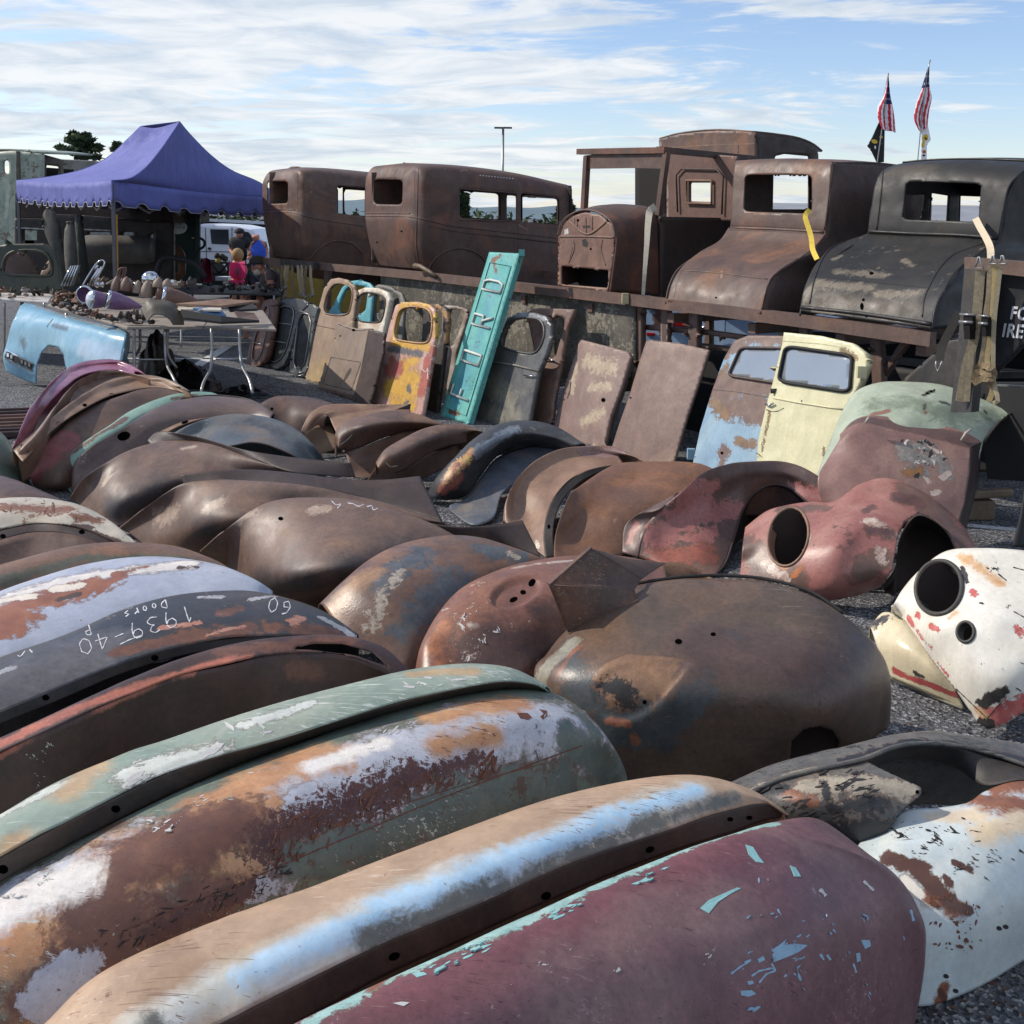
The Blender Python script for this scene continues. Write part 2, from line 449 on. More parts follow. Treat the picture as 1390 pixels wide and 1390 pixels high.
def away(curve, d, drop):
    """the curve moved off from the viewer by d metres and lowered to 1-drop of its height"""
    o = []
    for p in curve:
        g = np.array([p[0], p[1]])-EYE[:2]; g /= np.linalg.norm(g)
        o.append([p[0]+g[0]*d, p[1]+g[1]*d, max(.01, p[2]*(1-drop))])
    return np.array(o)
class Fender:
    def __init__(s, name, label, mat, group=None, cat='fender'):
        s.mb = MB(); s.name, s.label, s.mat, s.group, s.cat = name, label, mat, group, cat; s.kids = []; s.bvs = []
    def skin(s, curves, back=None, mat=None, nu=90, nv=56, **kw):
        cs = [C(c) if isinstance(c, str) else np.asarray(c) for c in curves]
        if back:
            if len(back) > 2: cs = [away(cs[0], back[0]*.62, back[1]*.3)]+cs     # rounds the far shoulder
            cs = [away(cs[-len(curves)], back[0], back[1])]+cs
        if s.mb.v and False: pass
        kw.setdefault('rough', .0026); S = Surf(cs, nu, nv); V, Q = sheet(s.mb, S, mat or s.mat, **kw)
        s.bv = tree(V, Q); s.S = S; return s
    def lip(s, curve, r=.006, mat=None):
        P = crom(C(curve) if isinstance(curve, str) else curve, 50); s.mb.tube(P, r, mat or s.mat, 8); return s
    def bead(s, pts, r=.007, mat=None, off=0.0, bv=None):
        q = PX(pts); q = crom(np.c_[q, np.zeros(len(q))], max(12, int(len(q)*6)))[:, :2]; L = [hit(bv or s.bv, *p) for p in q]; P = [a+n*off for a, n in L if a is not None]
        if len(P) > 3: s.mb.tube(P, r, mat or s.mat, 6)
        return s
    def holes(s, *L):
        for h in L: bolt_hole(s.mb, s.bv, *h)
        return s
    def chip(s, pts, mat):
        decal(s.mb, s.bv, PX(pts) if isinstance(pts, str) else pts, mat); return s
    def stroke(s, pts, w, mat): stroke(s.mb, s.bv, PX(pts) if isinstance(pts, str) else pts, w, mat); return s
    def flecks(s, seed, region, n, size, ang, mat, elong=3, jit=25):
        flecks(s.mb, s.bv, random.Random(seed), PX(region) if isinstance(region, str) else region, n, size, ang, mat, elong, jit); return s
    def part(s, name, curves, mat, nu=70, nv=10, holes=(), thick=.003, label=None, **kw):
        mb = MB(); cs = [C(c) if isinstance(c, str) else np.asarray(c) for c in curves]
        V, Q = sheet(mb, Surf(cs, nu, nv), mat, **kw); bv = tree(V, Q)
        for h in holes: bolt_hole(mb, bv, *h)
        s.kids.append((name, mb, thick, label)); s.pbv = bv; s.pmb = mb; return s
    def well(s, curve, d=.2, drop=.1, mat=None, name='inner_sheet', lat=0.0):  # inner side of an arch, its deep shade put into a dark colour
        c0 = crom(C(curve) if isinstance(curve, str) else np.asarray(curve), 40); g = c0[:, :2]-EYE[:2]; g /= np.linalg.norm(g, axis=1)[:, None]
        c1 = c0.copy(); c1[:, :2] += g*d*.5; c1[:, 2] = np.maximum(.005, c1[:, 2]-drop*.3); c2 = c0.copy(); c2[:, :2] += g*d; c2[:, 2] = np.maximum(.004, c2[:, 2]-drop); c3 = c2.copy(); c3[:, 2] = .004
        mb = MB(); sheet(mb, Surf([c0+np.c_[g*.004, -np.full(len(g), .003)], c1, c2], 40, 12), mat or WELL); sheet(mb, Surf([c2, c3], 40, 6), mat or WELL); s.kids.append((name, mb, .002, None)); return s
    def backing(s, poly, d=.16, mat=None, name='inner_sheet', grow=1.35):  # added dark panel standing for the shade behind an opening
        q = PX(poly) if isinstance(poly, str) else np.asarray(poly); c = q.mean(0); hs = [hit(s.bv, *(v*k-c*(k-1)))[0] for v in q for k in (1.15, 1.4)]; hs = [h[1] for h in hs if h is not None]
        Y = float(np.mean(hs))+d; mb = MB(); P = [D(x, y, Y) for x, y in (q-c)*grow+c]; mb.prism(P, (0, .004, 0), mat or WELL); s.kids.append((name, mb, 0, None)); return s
    def done(s, thick=.003):
        o = s.mb.build(s.name, thick=thick, label=s.label, cat=s.cat, group=s.group)
        for n, mb, t, l in s.kids: mb.build(n, parent=o, thick=t, label=l)
        return o
WELL = plain('rust_shadow', (50, 40, 36), .9, var=.2)  # dark brown carrying the shade seen inside arches and holes
plain('hole_dark', (8, 7, 7), .95, var=.0, spec=0)
# ------------------------------------------------------------------ sky, sun
AZ = np.array([-0.955, 0.20]); AZ /= np.linalg.norm(AZ); ELEV = math.radians(37)
CLX, CLY = 6.2, 2.7
w = bpy.data.worlds.new('World'); scene.world = w; w.use_nodes = True
wt = w.node_tree; wn = wt.nodes; wl = wt.links; bg = wn['Background']
sky = wn.new('ShaderNodeTexSky'); sky.sky_type = 'NISHITA'; sky.sun_disc = False
sky.sun_elevation = ELEV; sky.sun_rotation = math.atan2(AZ[0], AZ[1]); sky.air_density = 1.0; sky.dust_density = .3; sky.ozone_density = 3.0
tcw = wn.new('ShaderNodeTexCoord')
def wnode(t, **k):
    n = wn.new(t)
    for a, b in k.items(): setattr(n, a, b)
    return n
def wmath(op, a, b=None, c=None):
    n = wnode('ShaderNodeMath', operation=op)
    for i, v in enumerate((a, b, c)):
        if v is None: continue
        if isinstance(v, (int, float)): n.inputs[i].default_value = v
        else: wl.new(v, n.inputs[i])
    return n.outputs[0]
sep = wnode('ShaderNodeSeparateXYZ'); wl.new(tcw.outputs['Generated'], sep.inputs[0])
zc = wmath('MAXIMUM', sep.outputs[2], 0.0); den = wmath('ADD', zc, .12)
comb = wnode('ShaderNodeCombineXYZ')
wl.new(wmath('DIVIDE', sep.outputs[0], den), comb.inputs[0]); wl.new(wmath('DIVIDE', sep.outputs[1], den), comb.inputs[1])
mp = wnode('ShaderNodeMapping'); mp.inputs['Rotation'].default_value = (0, 0, math.radians(24)); mp.inputs['Scale'].default_value = (.62, 1.0, 1); mp.inputs['Location'].default_value = (CLX, CLY, 0)
wl.new(comb.outputs[0], mp.inputs['Vector'])
def wnoise(scale, det, rough, dist, W, vecs):
    n = wnode('ShaderNodeTexNoise', noise_dimensions='4D'); n.inputs['Scale'].default_value = scale; n.inputs['Detail'].default_value = det
    n.inputs['Roughness'].default_value = rough; n.inputs['Distortion'].default_value = dist; n.inputs['W'].default_value = W; wl.new(vecs, n.inputs['Vector']); return n.outputs['Fac']
ca = wnoise(1.7, 10, .62, 1.2, 3.3, mp.outputs[0]); cb = wnoise(.42, 2, .5, .4, 8.1, mp.outputs[0])
cs = wmath('ADD', ca, wmath('MULTIPLY', wmath('SUBTRACT', cb, .5), 1.1))
mr = wnode('ShaderNodeMapRange', interpolation_type='SMOOTHSTEP'); mr.inputs[1].default_value = .455; mr.inputs[2].default_value = .60; wl.new(cs, mr.inputs[0])
az = wmath('MULTIPLY', wmath('SUBTRACT', .0, sep.outputs[0]), .20)
hz = wnode('ShaderNodeMapRange'); hz.inputs[1].default_value = .0; hz.inputs[2].default_value = .07; hz.inputs[3].default_value = .42; hz.inputs[4].default_value = 0; wl.new(sep.outputs[2], hz.inputs[0])
cl = wmath('MINIMUM', wmath('MAXIMUM', wmath('ADD', wmath('ADD', mr.outputs[0], az), hz.outputs[0]), 0.0), .9)
clmix = wnode('ShaderNodeMix', data_type='RGBA'); wl.new(cl, clmix.inputs[0]); tint = wnode('ShaderNodeMix', data_type='RGBA', blend_type='MULTIPLY'); tint.inputs[0].default_value = 1; tint.inputs[7].default_value = (1.12, 1.06, 1.12, 1); wl.new(sky.outputs[0], tint.inputs[6]); wl.new(tint.outputs[2], clmix.inputs[6]); cc = wnoise(3.2, 8, .6, 1.0, 5.5, mp.outputs[0]); cm = wnode('ShaderNodeMix', data_type='RGBA'); cr_ = wnode('ShaderNodeMapRange'); cr_.inputs[1].default_value = .38; cr_.inputs[2].default_value = .62; wl.new(cc, cr_.inputs[0]); wl.new(cr_.outputs[0], cm.inputs[0]); cm.inputs[6].default_value = (4.3, 4.9, 5.6, 1); cm.inputs[7].default_value = (6.5, 6.6, 6.7, 1); wl.new(cm.outputs[2], clmix.inputs[7])
wl.new(clmix.outputs[2], bg.inputs[0]); bg.inputs[1].default_value = .145
sd = bpy.data.lights.new('sun', 'SUN'); sd.energy = 4.2; sd.angle = math.radians(.5); sd.color = (1.0, .91, .79)
so = bpy.data.objects.new('sun', sd); COL.objects.link(so); so.location = (-10, 4, 12)
sv = Vector((AZ[0]*math.cos(ELEV), AZ[1]*math.cos(ELEV), math.sin(ELEV))); so.rotation_euler = sv.to_track_quat('Z', 'Y').to_euler()
vs = scene.view_settings; vs.view_transform = 'Standard'; vs.look = 'None'; vs.exposure = 0.0; vs.gamma = 1; vs.use_curve_mapping = False
# ------------------------------------------------------------------ ground
def asphalt():
    T = NT('asphalt'); tc = T.new('ShaderNodeTexCoord').outputs['Object']
    a = T.noise(tc, .35, 5, .6, .4, 1); b = T.noise(tc, 160, 2, .8, 0, 2); c = T.noise(tc, 45, 4, .7, 0, 3)
    col = T.mix(T.mapr(a, .35, .65), lin((70, 72, 78)), lin((88, 89, 93)))
    v = T.new('ShaderNodeTexVoronoi'); v.inputs['Scale'].default_value = 95; T.link(tc, v.inputs['Vector'])
    sep = T.new('ShaderNodeSeparateColor'); T.link(v.outputs['Color'], sep.inputs[0])
    col = T.mix(T.mapr(sep.outputs[0], .72, .8), col, lin((142, 142, 144)))
    col = T.mix(T.mapr(sep.outputs[1], .75, .85), col, lin((42, 43, 47)))
    st = T.noise(tc, .9, 6, .65, 1.5, 9); col = T.mix(T.mapr(st, .56, .66, 0, .6), col, lin((48, 49, 53)))
    vc = T.new('ShaderNodeTexVoronoi'); vc.feature = 'DISTANCE_TO_EDGE'; vc.inputs['Scale'].default_value = .45
    wv = T.new('ShaderNodeVectorMath'); wv.operation = 'ADD'; nv_ = T.new('ShaderNodeTexNoise'); nv_.inputs['Scale'].default_value = 2.5; T.link(tc, nv_.inputs['Vector']); T.link(tc, wv.inputs[0]); T.link(nv_.outputs['Color'], wv.inputs[1]); T.link(wv.outputs[0], vc.inputs['Vector'])
    col = T.mix(T.mapr(vc.outputs['Distance'], .004, .010, .8, 0), col, lin((30, 31, 34)))
    hv = T.new('ShaderNodeHueSaturation'); T.link(col, hv.inputs['Color']); T.link(T.mapr(b, .3, .7, .55, 1.5), hv.inputs['Value'])
    T.link(hv.outputs[0], T.b.inputs['Base Color']); T.b.inputs['Roughness'].default_value = .85
    bp = T.new('ShaderNodeBump'); bp.inputs['Strength'].default_value = .9; bp.inputs['Distance'].default_value = .006
    T.link(T.math('ADD', c, v.outputs['Distance']), bp.inputs['Height']); T.link(bp.outputs[0], T.b.inputs['Normal']); return T.m
def gz(Y): return 0.0 if Y < 14 else -(min(Y, 60)-14)*.04
mb = MB(); gy = [-900, 14, 60, 2500]
mb.add([p for y in gy for p in ((-1500, y, gz(y)), (1500, y, gz(y)))], [(2*i, 2*i+1, 2*i+3, 2*i+2) for i in range(3)], asphalt(), False)
mb.build('ground', origin=(0, 0, 0), kind='structure')
plain('line_paint', (196, 197, 198), .8, var=.25, scale=30)
def marking(a, b, wd):
    m = MB(); A, B = G(*a), G(*b); m.bar(A+np.array([0, 0, .002]), B+np.array([0, 0, .002]), wd, .004, MATS['line_paint']); m.build('parking_line', kind='structure')
marking((262, 500), (309, 470), .13)
marking((150, 487), (345, 487), .1)
marking((1300, 712), (1430, 724), .06)
FG = 'loose fenders laid out in rows on the asphalt'
W = worn
mt = {}
def F(label, mat, name='fender'): return Fender(name, label, mat, FG, 'fender')
R_BROWN = W('rust_brown', [(112, 88, 76), (88, 69, 62), (130, 98, 76)], rough=(.42, .66), chips=((150, 128, 112), .83, 30))
RBV = [W('rust_brown_%d' % i, c, rough=r, chips=(k, th, 30), cvar=cv) for i, (c, r, k, th, cv) in enumerate([([(120, 94, 80), (96, 76, 68), (136, 104, 82)], (.36, .6), (160, 136, 118), .80, 4), ([(98, 76, 66), (76, 60, 55), (120, 84, 62)], (.34, .55), (70, 50, 42), .76, 8), ([(126, 92, 70), (100, 74, 60), (146, 100, 66)], (.45, .7), (84, 60, 48), .78, 6), ([(108, 88, 80), (86, 72, 68), (92, 76, 66)], (.3, .5), (150, 136, 126), .84, 3)])]
_rb = [0]
def rbv(): _rb[0] += 1; return RBV[_rb[0] % 4]
R_DARK = W('rust_dark', [(68, 54, 51), (54, 44, 43), (86, 62, 52)], rough=(.45, .7))
R_TAN = W('rust_tan', [(150, 122, 100), (128, 100, 82), (118, 88, 70)], rough=(.45, .7), chips=((176, 154, 132), .82, 30))
R_RED = W('rust_red', [(126, 82, 68), (104, 68, 60), (152, 96, 72)], rough=(.35, .6), chips=((190, 170, 156), .82, 40))
FL_DARK = W('flange_dark', [(48, 42, 39), (36, 33, 32), (62, 52, 46)], rough=(.55, .8))
P_MAROON = W('chip_teal', [(130, 178, 176), (150, 196, 196)], rough=(.5, .7)); CH_TEAL = MATS['chip_teal']
CH_BLUE = W('chip_blue', [(130, 162, 184), (150, 180, 200)], rough=(.5, .7))
CH_WHITE = W('chip_white', [(206, 204, 200), (180, 178, 176)], rough=(.5, .7))
CH_RUST = W('chip_rust', [(92, 58, 50), (112, 70, 52)], rough=(.7, .9))
CH_DARK = W('chip_dark', [(48, 44, 44), (36, 34, 36)], rough=(.7, .9))
CHALK = plain('chalk', (196, 196, 200), .95, var=.3, scale=60)

# ---- nearest: maroon
m = W('paint_maroon', [(118, 84, 88), (106, 74, 79), (132, 100, 98)], layers=[('m1', (112, 68, 75), (120, 76, 80), .3, 4, .4), ('m2', (130, 170, 166), (160, 190, 184), .1, 10, 1.0), ('m3', (138, 78, 60), (120, 88, 70), .12, 9, .6), ('m4', (128, 100, 98), (116, 86, 88), .25, 5, .5)],
      chips=((160, 140, 140), .86, 45), scr=[((150, 122, 124), .80, (0, 0, .5)), ((84, 46, 54), .79, (0, 0, -.9))], rough=(.38, .6), bump=.08, dents=.4)
f = F('maroon painted fender with teal scratches, nearest of all at the bottom edge', m)
C35 = ["150,1530,.50 400,1393,.52 600,1297,.53 800,1203,.53 960,1141,.52 1050,1115,.49 1095,1108,.465 1125,1120,2.40",
  "250,1560,.49 480,1440,.51 700,1335,.53 900,1240,.52 1040,1180,.5 1130,1155,.465 1185,1166,.43 1192,1182,2.46",
  "400,1640,.38 600,1520,.42 800,1420,.44 980,1330,.44 1110,1265,.42 1200,1235,.36 1242,1238,.32 1238,1258,2.49",
  "560,1740,.25 760,1620,.28 940,1510,.29 1090,1400,.29 1190,1330,.27 1240,1300,.235 1251,1296,.23 1243,1308,2.47",
  "650,1900,.03 850,1760,.03 1020,1640,.03 1130,1540,.03 1200,1470,.04 1228,1430,.05 1233,1420,.05 1228,1425,2.48"]
f.skin(C35, back=(.10, .8), nu=130, nv=80, stains={'m1': [(520, 1345, 760, 1235, 55), (760, 1235, 1000, 1140, 36)], 'm2': [(420, 1385, 560, 1316, 12), (560, 1316, 700, 1252, 15), (700, 1252, 880, 1175, 10), (880, 1175, 1050, 1116, 7)],
   'm3': [(505, 1338, 540, 1330, 9)], 'm4': [(900, 1250, 1000, 1240, 40), (1100, 1150, 1150, 1170, 18), (760, 1330, 860, 1300, 40)]})
f.chip('1012,1147 1022,1150 1030,1163 1037,1172 1026,1170 1016,1160', CH_TEAL).chip('1072,1175 1080,1178 1087,1190 1078,1190', CH_TEAL).chip('950,1233 962,1222 980,1214 1000,1205 1006,1206 994,1212 975,1224 962,1240 955,1236', CH_TEAL)
f.chip('1048,1295 1062,1283 1080,1281 1096,1283 1084,1292 1066,1300 1050,1306', CH_BLUE).chip('1046,1290 1056,1284 1066,1276 1064,1285 1052,1294', CH_BLUE).chip('1028,1302 1036,1298 1038,1303 1030,1307', CH_BLUE).chip('1005,1345 1020,1344 1026,1349 1016,1353 1006,1351', CH_BLUE)
f.chip('1168,1276 1180,1276 1182,1284 1174,1288', CH_BLUE).chip('1162,1294 1167,1293 1168,1304 1163,1306', CH_BLUE).chip('1014,1332 1021,1331 1023,1335 1016,1337', CH_BLUE).chip('560,1322 575,1320 580,1323 566,1327', CH_TEAL).chip('533,1362 545,1360 556,1361 548,1366', CH_WHITE)
f.stroke('992,1322 1005,1312 1020,1303 1010,1306', 3, CH_BLUE).stroke('1020,1325 1030,1318 1048,1314 1053,1318 1047,1308', 3, CH_BLUE).stroke('1030,1334 1040,1322 1051,1318', 3, CH_BLUE)
f.stroke('1113,1295 1118,1303', 4, CH_BLUE).stroke('1122,1296 1127,1303', 3, CH_BLUE).stroke('1158,1308 1162,1320', 3, CH_BLUE).stroke('1172,1196 1186,1209', 4, CH_WHITE).stroke('1113,1207 1121,1216', 5, CH_WHITE).stroke('1236,1235 1240,1250', 4, CH_BLUE)
f.flecks(1, '1000,1240 1100,1240 1100,1340 1000,1380 960,1300', 26, 2.6, -30, CH_BLUE).flecks(2, '560,1330 900,1240 1000,1300 800,1390 560,1390', 22, 1.4, -30, CH_WHITE).flecks(3, '1000,1180 1230,1230 1240,1330 1100,1390', 34, 1.8, 60, CH_BLUE)
f.flecks(4, '430,1375 700,1250 1040,1118 1050,1128 720,1262 450,1392', 60, 3.0, -25, CH_TEAL, 5, 10)
f.done()
# ---- tan and blue
m = W('paint_tan_sheen', [(184, 156, 130), (166, 140, 116), (150, 122, 98)], layers=[('m1', (206, 212, 214), (196, 190, 172), .3, 5, .45), ('m2', (162, 198, 224), (186, 212, 232), .30, 8, .7), ('m3', (120, 118, 108), (102, 104, 100), .30, 12, 1.1)], rough=(.36, .55), bump=.08, chips=((120, 84, 66), .84, 40), scr=[((120, 92, 72), .80, (0, 0, .5)), ((206, 190, 170), .80, (0, 0, -.6))], dents=.3)  # tan paint; white and blue layers put a reflection-like highlight into the colour
f = F('tan fender with a long sky blue stripe down its crown', m)
K3 = "180,1450,.455 298,1390,.465 400,1338,.475 514,1283,.48 629,1236,.48 781,1169,.475 900,1129,.47 980,1102,.46 1046,1092,.445 1070,1107,.42"
f.skin(["0,1440,.4 66,1390,.44 132,1327,.47 265,1261,.485 460,1190,.49 629,1123,.495 781,1075,.495 900,1054,.49 963,1057,.47 1029,1080,.44 1066,1106,.42",
  "120,1450,.47 200,1378,.49 330,1315,.505 500,1240,.515 680,1165,.515 830,1108,.51 930,1078,.5 990,1072,.485 1040,1087,.455 1068,1107,.425",K3],
  back=(.08, .95), nu=120, stains={'m1': [(180, 1395, 330, 1330, 18), (300, 1340, 480, 1262, 26), (480, 1262, 700, 1165, 30), (700, 1165, 940, 1075, 22)], 'm2': [(330, 1322, 520, 1236, 14), (520, 1236, 700, 1160, 20), (700, 1160, 850, 1100, 16), (850, 1100, 945, 1070, 10)],
   'm3': [(200, 1395, 330, 1345, 13), (330, 1345, 500, 1278, 15), (500, 1278, 700, 1196, 15), (700, 1196, 900, 1112, 11), (900, 1112, 1000, 1082, 8)]})
f.part('mounting_flange', [K3, "215,1495,.395 310,1440,.405 408,1388,.41 514,1329,.415 629,1276,.42 743,1224,.42 900,1160,.42 996,1129,.415 1045,1112,.41 1070,1109,.41"], W('flange_brown', [(74, 62, 54), (58, 50, 46), (92, 74, 62)]), nv=8,
  holes=[(535, 1298, 8, 5, -25), (741, 1216, 7, 5, -25), (882, 1153, 6, 4, -25), (991, 1112, 4, 3), (1017, 1110, 4, 3)])
f.done()
# ---- big green white rust
m = W('paint_green_rust', [(116, 128, 116), (100, 112, 102), (88, 98, 92)], layers=[('m1', (192, 193, 200), (174, 176, 186), .14, 5, .9), ('m2', (176, 124, 88), (192, 150, 112), .22, 5, .8), ('m3', (116, 78, 62), (96, 66, 58), .12, 7, .9), ('m4', (186, 188, 198), (170, 172, 184), .05, 8, .7), ('m5', (92, 58, 52), (78, 50, 48), .03, 40, 1.5), ('m6', (82, 94, 90), (98, 108, 100), .1, 9, 1.0), ('m7', (232, 226, 216), (214, 208, 204), .2, 6, .7)],
      chips=((86, 64, 54), .80, 26), scr=[((196, 200, 192), .78, (0, 0, .6)), ((90, 60, 50), .80, (0, 0, -.7))], rough=(.34, .6), bump=.15)
f = F('green and white fender with broad rust stains, behind the blue striped one', m)
f.skin(["-120,1290,.42 0,1200,.46 66,1164,.48 166,1112,.5 265,1064,.515 400,1011,.525 514,973,.53 629,942,.53 690,935,.52 736,938,.5 766,950,.48 795,972,.455 800,984,2.98",
  "-100,1350,.44 60,1240,.48 200,1170,.51 350,1100,.53 500,1040,.54 620,1000,.54 700,982,.53 760,980,.5 800,988,.46 823,1002,.43 822,1015,3.0",
  "-60,1450,.36 100,1340,.39 250,1265,.41 420,1185,.42 560,1130,.42 680,1085,.41 760,1060,.385 815,1046,.35 843,1045,.33 838,1060,3.0",
  "100,1650,.03 300,1500,.03 500,1390,.03 650,1310,.03 750,1240,.04 830,1180,.05 850,1165,.05 846,1170,3.05"], back=(.05, .3), nu=130, nv=90,
  stains={'m1': [(0, 1240, 150, 1170, 55), (330, 1100, 480, 1060, 50), (520, 1030, 640, 1000, 44), (640, 985, 790, 985, 42), (450, 1100, 620, 1070, 40)],
    'm2': [(30, 1290, 150, 1220, 34), (150, 1180, 330, 1100, 50), (330, 1060, 450, 1020, 30), (590, 975, 700, 950, 20), (600, 1010, 670, 995, 18), (60, 1360, 180, 1270, 40), (300, 1180, 420, 1130, 30)],
    'm3': [(130, 1260, 190, 1150, 42), (190, 1160, 310, 1110, 36), (100, 1310, 300, 1220, 28), (30, 1360, 60, 1350, 24)],
    'm4': [(330, 1105, 420, 1090, 26), (60, 1360, 110, 1320, 22), (350, 1210, 400, 1190, 16)],
    'm5': [(370, 1140, 560, 1060, 26), (200, 1270, 340, 1210, 12), (560, 1060, 650, 1030, 10), (420, 1180, 560, 1110, 12), (640, 1060, 780, 1030, 8)],
    'm6': [(580, 1110, 760, 1060, 30), (400, 1180, 560, 1120, 22), (780, 1010, 835, 1050, 22), (790, 970, 810, 1000, 10)],
    'm7': [(0, 1235, 110, 1185, 26), (420, 1040, 520, 1010, 14)]})
f.flecks(5, '340,1130 560,1050 680,1020 700,1040 560,1090 380,1180', 260, 3.2, -60, CH_RUST, 5, 35).flecks(6, '0,1220 400,1010 700,940 700,950 420,1030 20,1240', 70, 2.0, -20, CH_WHITE, 5, 30).flecks(7, '100,1270 360,1170 420,1180 200,1300', 110, 2.4, -30, CH_DARK, 6, 40)
f.chip('702,968 716,968 722,974 716,977 706,975', CH_RUST).chip('732,963 742,965 743,972 737,977 733,973 738,969', CH_RUST)
f.stroke('170,1262 300,1210 440,1150 600,1083 700,1045 790,1012', 2.2, CH_RUST)
f.stroke('520,1100 640,1062 740,1036', 1.6, CH_RUST)
f.done()
# ---- sage with dark flange
m = W('paint_sage', [(148, 160, 146), (128, 144, 132), (164, 170, 154)], layers=[('m1', (206, 208, 200), (186, 190, 182), .1, 12, 1.1), ('m2', (184, 160, 124), (166, 140, 108), .25, 7, .8)], scr=[((206, 210, 204), .76, (0, 0, .5)), ((214, 214, 206), .78, (0, 0, -.4))], chips=((200, 204, 196), .80, 30), rough=(.36, .55), bump=.08)
f = F('narrow sage green fender with a dark bolt flange, scratched white', m)
K3 = "-90,1225,.5 0,1165,.52 66,1129,.54 146,1088,.55 212,1056,.56 285,1030,.57 364,1008,.575 460,978,.58 560,950,.585 640,932,.585 690,926,.57 730,931,.54 745,939,.51"
f.skin(["-100,1165,.46 0,1109,.5 66,1071,.52 165,1028,.54 331,973,.56 460,935,.57 560,911,.575 640,903,.57 695,910,.55 735,930,.52 748,940,.505",
  "-60,1170,.52 30,1120,.54 150,1065,.56 300,1010,.58 450,962,.59 560,935,.595 650,918,.59 700,918,.57 740,934,.53", K3], back=(.1, .9), nu=120, stains={'m1': [(180, 1050, 290, 1020, 22), (0, 1110, 100, 1060, 12), (330, 985, 420, 955, 10)], 'm2': [(560, 915, 640, 910, 12), (100, 1070, 130, 1040, 20), (0, 1160, 30, 1140, 16)]})
f.flecks(8, '170,1060 260,1020 300,1010 290,1030 200,1062', 34, 5, -20, CH_WHITE, 3, 30).flecks(9, '300,990 640,905 700,915 560,945 360,1000', 70, 2.4, 10, CH_WHITE, 5, 40)
f.part('mounting_flange', [K3, "-90,1265,.46 0,1198,.475 66,1162,.49 166,1111,.5 265,1063,.515 364,1023,.525 460,991,.53 560,962,.535 640,942,.54 690,935,.53 735,938,.51"], MATS['flange_brown'], nv=8,
  holes=[(4, 1180, 7, 6), (157, 1098, 6, 5), (307, 1040, 6, 5), (441, 993, 5, 4), (538, 966, 5, 4), (666, 936, 4, 3)])
f.done()
# ---- rust with orange edge
m = W('rust_orange_edge', [(72, 50, 47), (60, 44, 43), (80, 56, 48)], layers=[('m1', (176, 104, 82), (150, 92, 76), .15, 8, .6), ('m2', (112, 74, 58), (98, 66, 56), .2, 10, .8)], rough=(.4, .6))
f = F('dark rusted fender with an orange tinted upper edge', m)
A = "-80,1045,.46 0,1003,.49 80,966,.52 161,930,.54 242,898,.56 322,874,.57 403,864,.57 463,864,.56 516,878,.53 545,900,.5 556,912,.48"
B = "-80,1070,.46 0,1023,.49 80,985,.52 161,950,.535 242,918,.55 322,900,.56 363,890,.56 423,886,.55 483,894,.53 528,914,.49 540,922,.475"
f.skin([A, B], back=(.08, .9), nu=110, nv=40, holes=[PX("392,882 425,874 465,875 505,886 528,906 483,891 423,883")], stains={'m1': [(0, 1012, 160, 940, 10), (160, 940, 330, 888, 9)], 'm2': [(300, 885, 480, 872, 12)]})
f.holes((362, 884, 5, 3), (337, 896, 5, 3), (508, 880, 4, 3))
f.skin([B, "-60,1200,.25 50,1150,.27 165,1085,.28 300,1040,.29 420,1020,.3 500,1000,.3 560,985,.3", "-60,1350,.03 150,1250,.03 320,1190,.03 450,1150,.03 560,1110,.03"], nu=90, nv=40, stains={'m1': [(0, 1024, 160, 952, 5), (160, 952, 260, 912, 5)], 'm2': [(400, 905, 430, 915, 12)]})
f.flecks(10, '30,1020 80,1000 60,1070 30,1080', 30, 1.3, 40, CH_WHITE)
f.done()
# ---- black with chalk
m = W('paint_black_chalk', [(62, 60, 62), (50, 50, 54), (78, 72, 68)], layers=[('m1', (104, 102, 104), (90, 88, 90), .25, 4, .5), ('m2', (96, 66, 54), (120, 78, 58), .1, 12, 1.1), ('m3', (168, 112, 92), (176, 130, 112), .05, 14, .9), ('m4', (176, 176, 178), (150, 150, 152), .06, 12, .9)], rough=(.3, .5), chips=((130, 124, 120), .83, 30), bump=.1)
f = F('black fender with the year 1939-40 chalked across it', m)
K3 = "-80,1000,.46 0,966,.49 81,934,.51 161,902,.53 242,878,.54 322,866,.54 403,862,.53 463,866,.49 490,872,.46"
f.skin(["-80,930,.47 0,894,.5 81,866,.52 161,831,.54 222,813,.55 282,806,.55 342,805,.545 395,815,.53 443,833,.5 487,865,.46",
  "-80,970,.5 0,925,.53 81,893,.545 161,862,.56 242,842,.57 322,832,.57 395,838,.555 443,850,.52 485,868,.47", K3], back=(.1, .9), nu=110,
  stains={'m1': [(0, 930, 130, 880, 40)], 'm2': [(250, 862, 450, 858, 14), (160, 885, 240, 865, 8), (300, 830, 320, 825, 8)], 'm3': [(220, 852, 270, 845, 5), (395, 842, 410, 838, 7), (280, 860, 330, 848, 4)], 'm4': [(270, 810, 300, 808, 5), (340, 812, 370, 808, 6), (440, 838, 485, 864, 6), (0, 912, 20, 905, 6)]})
f.bv30 = f.bv
ck = MB()
def chalk(*ps):
    for p in ps: stroke(ck, f.bv, PX(p), 1.7, CHALK, .001)
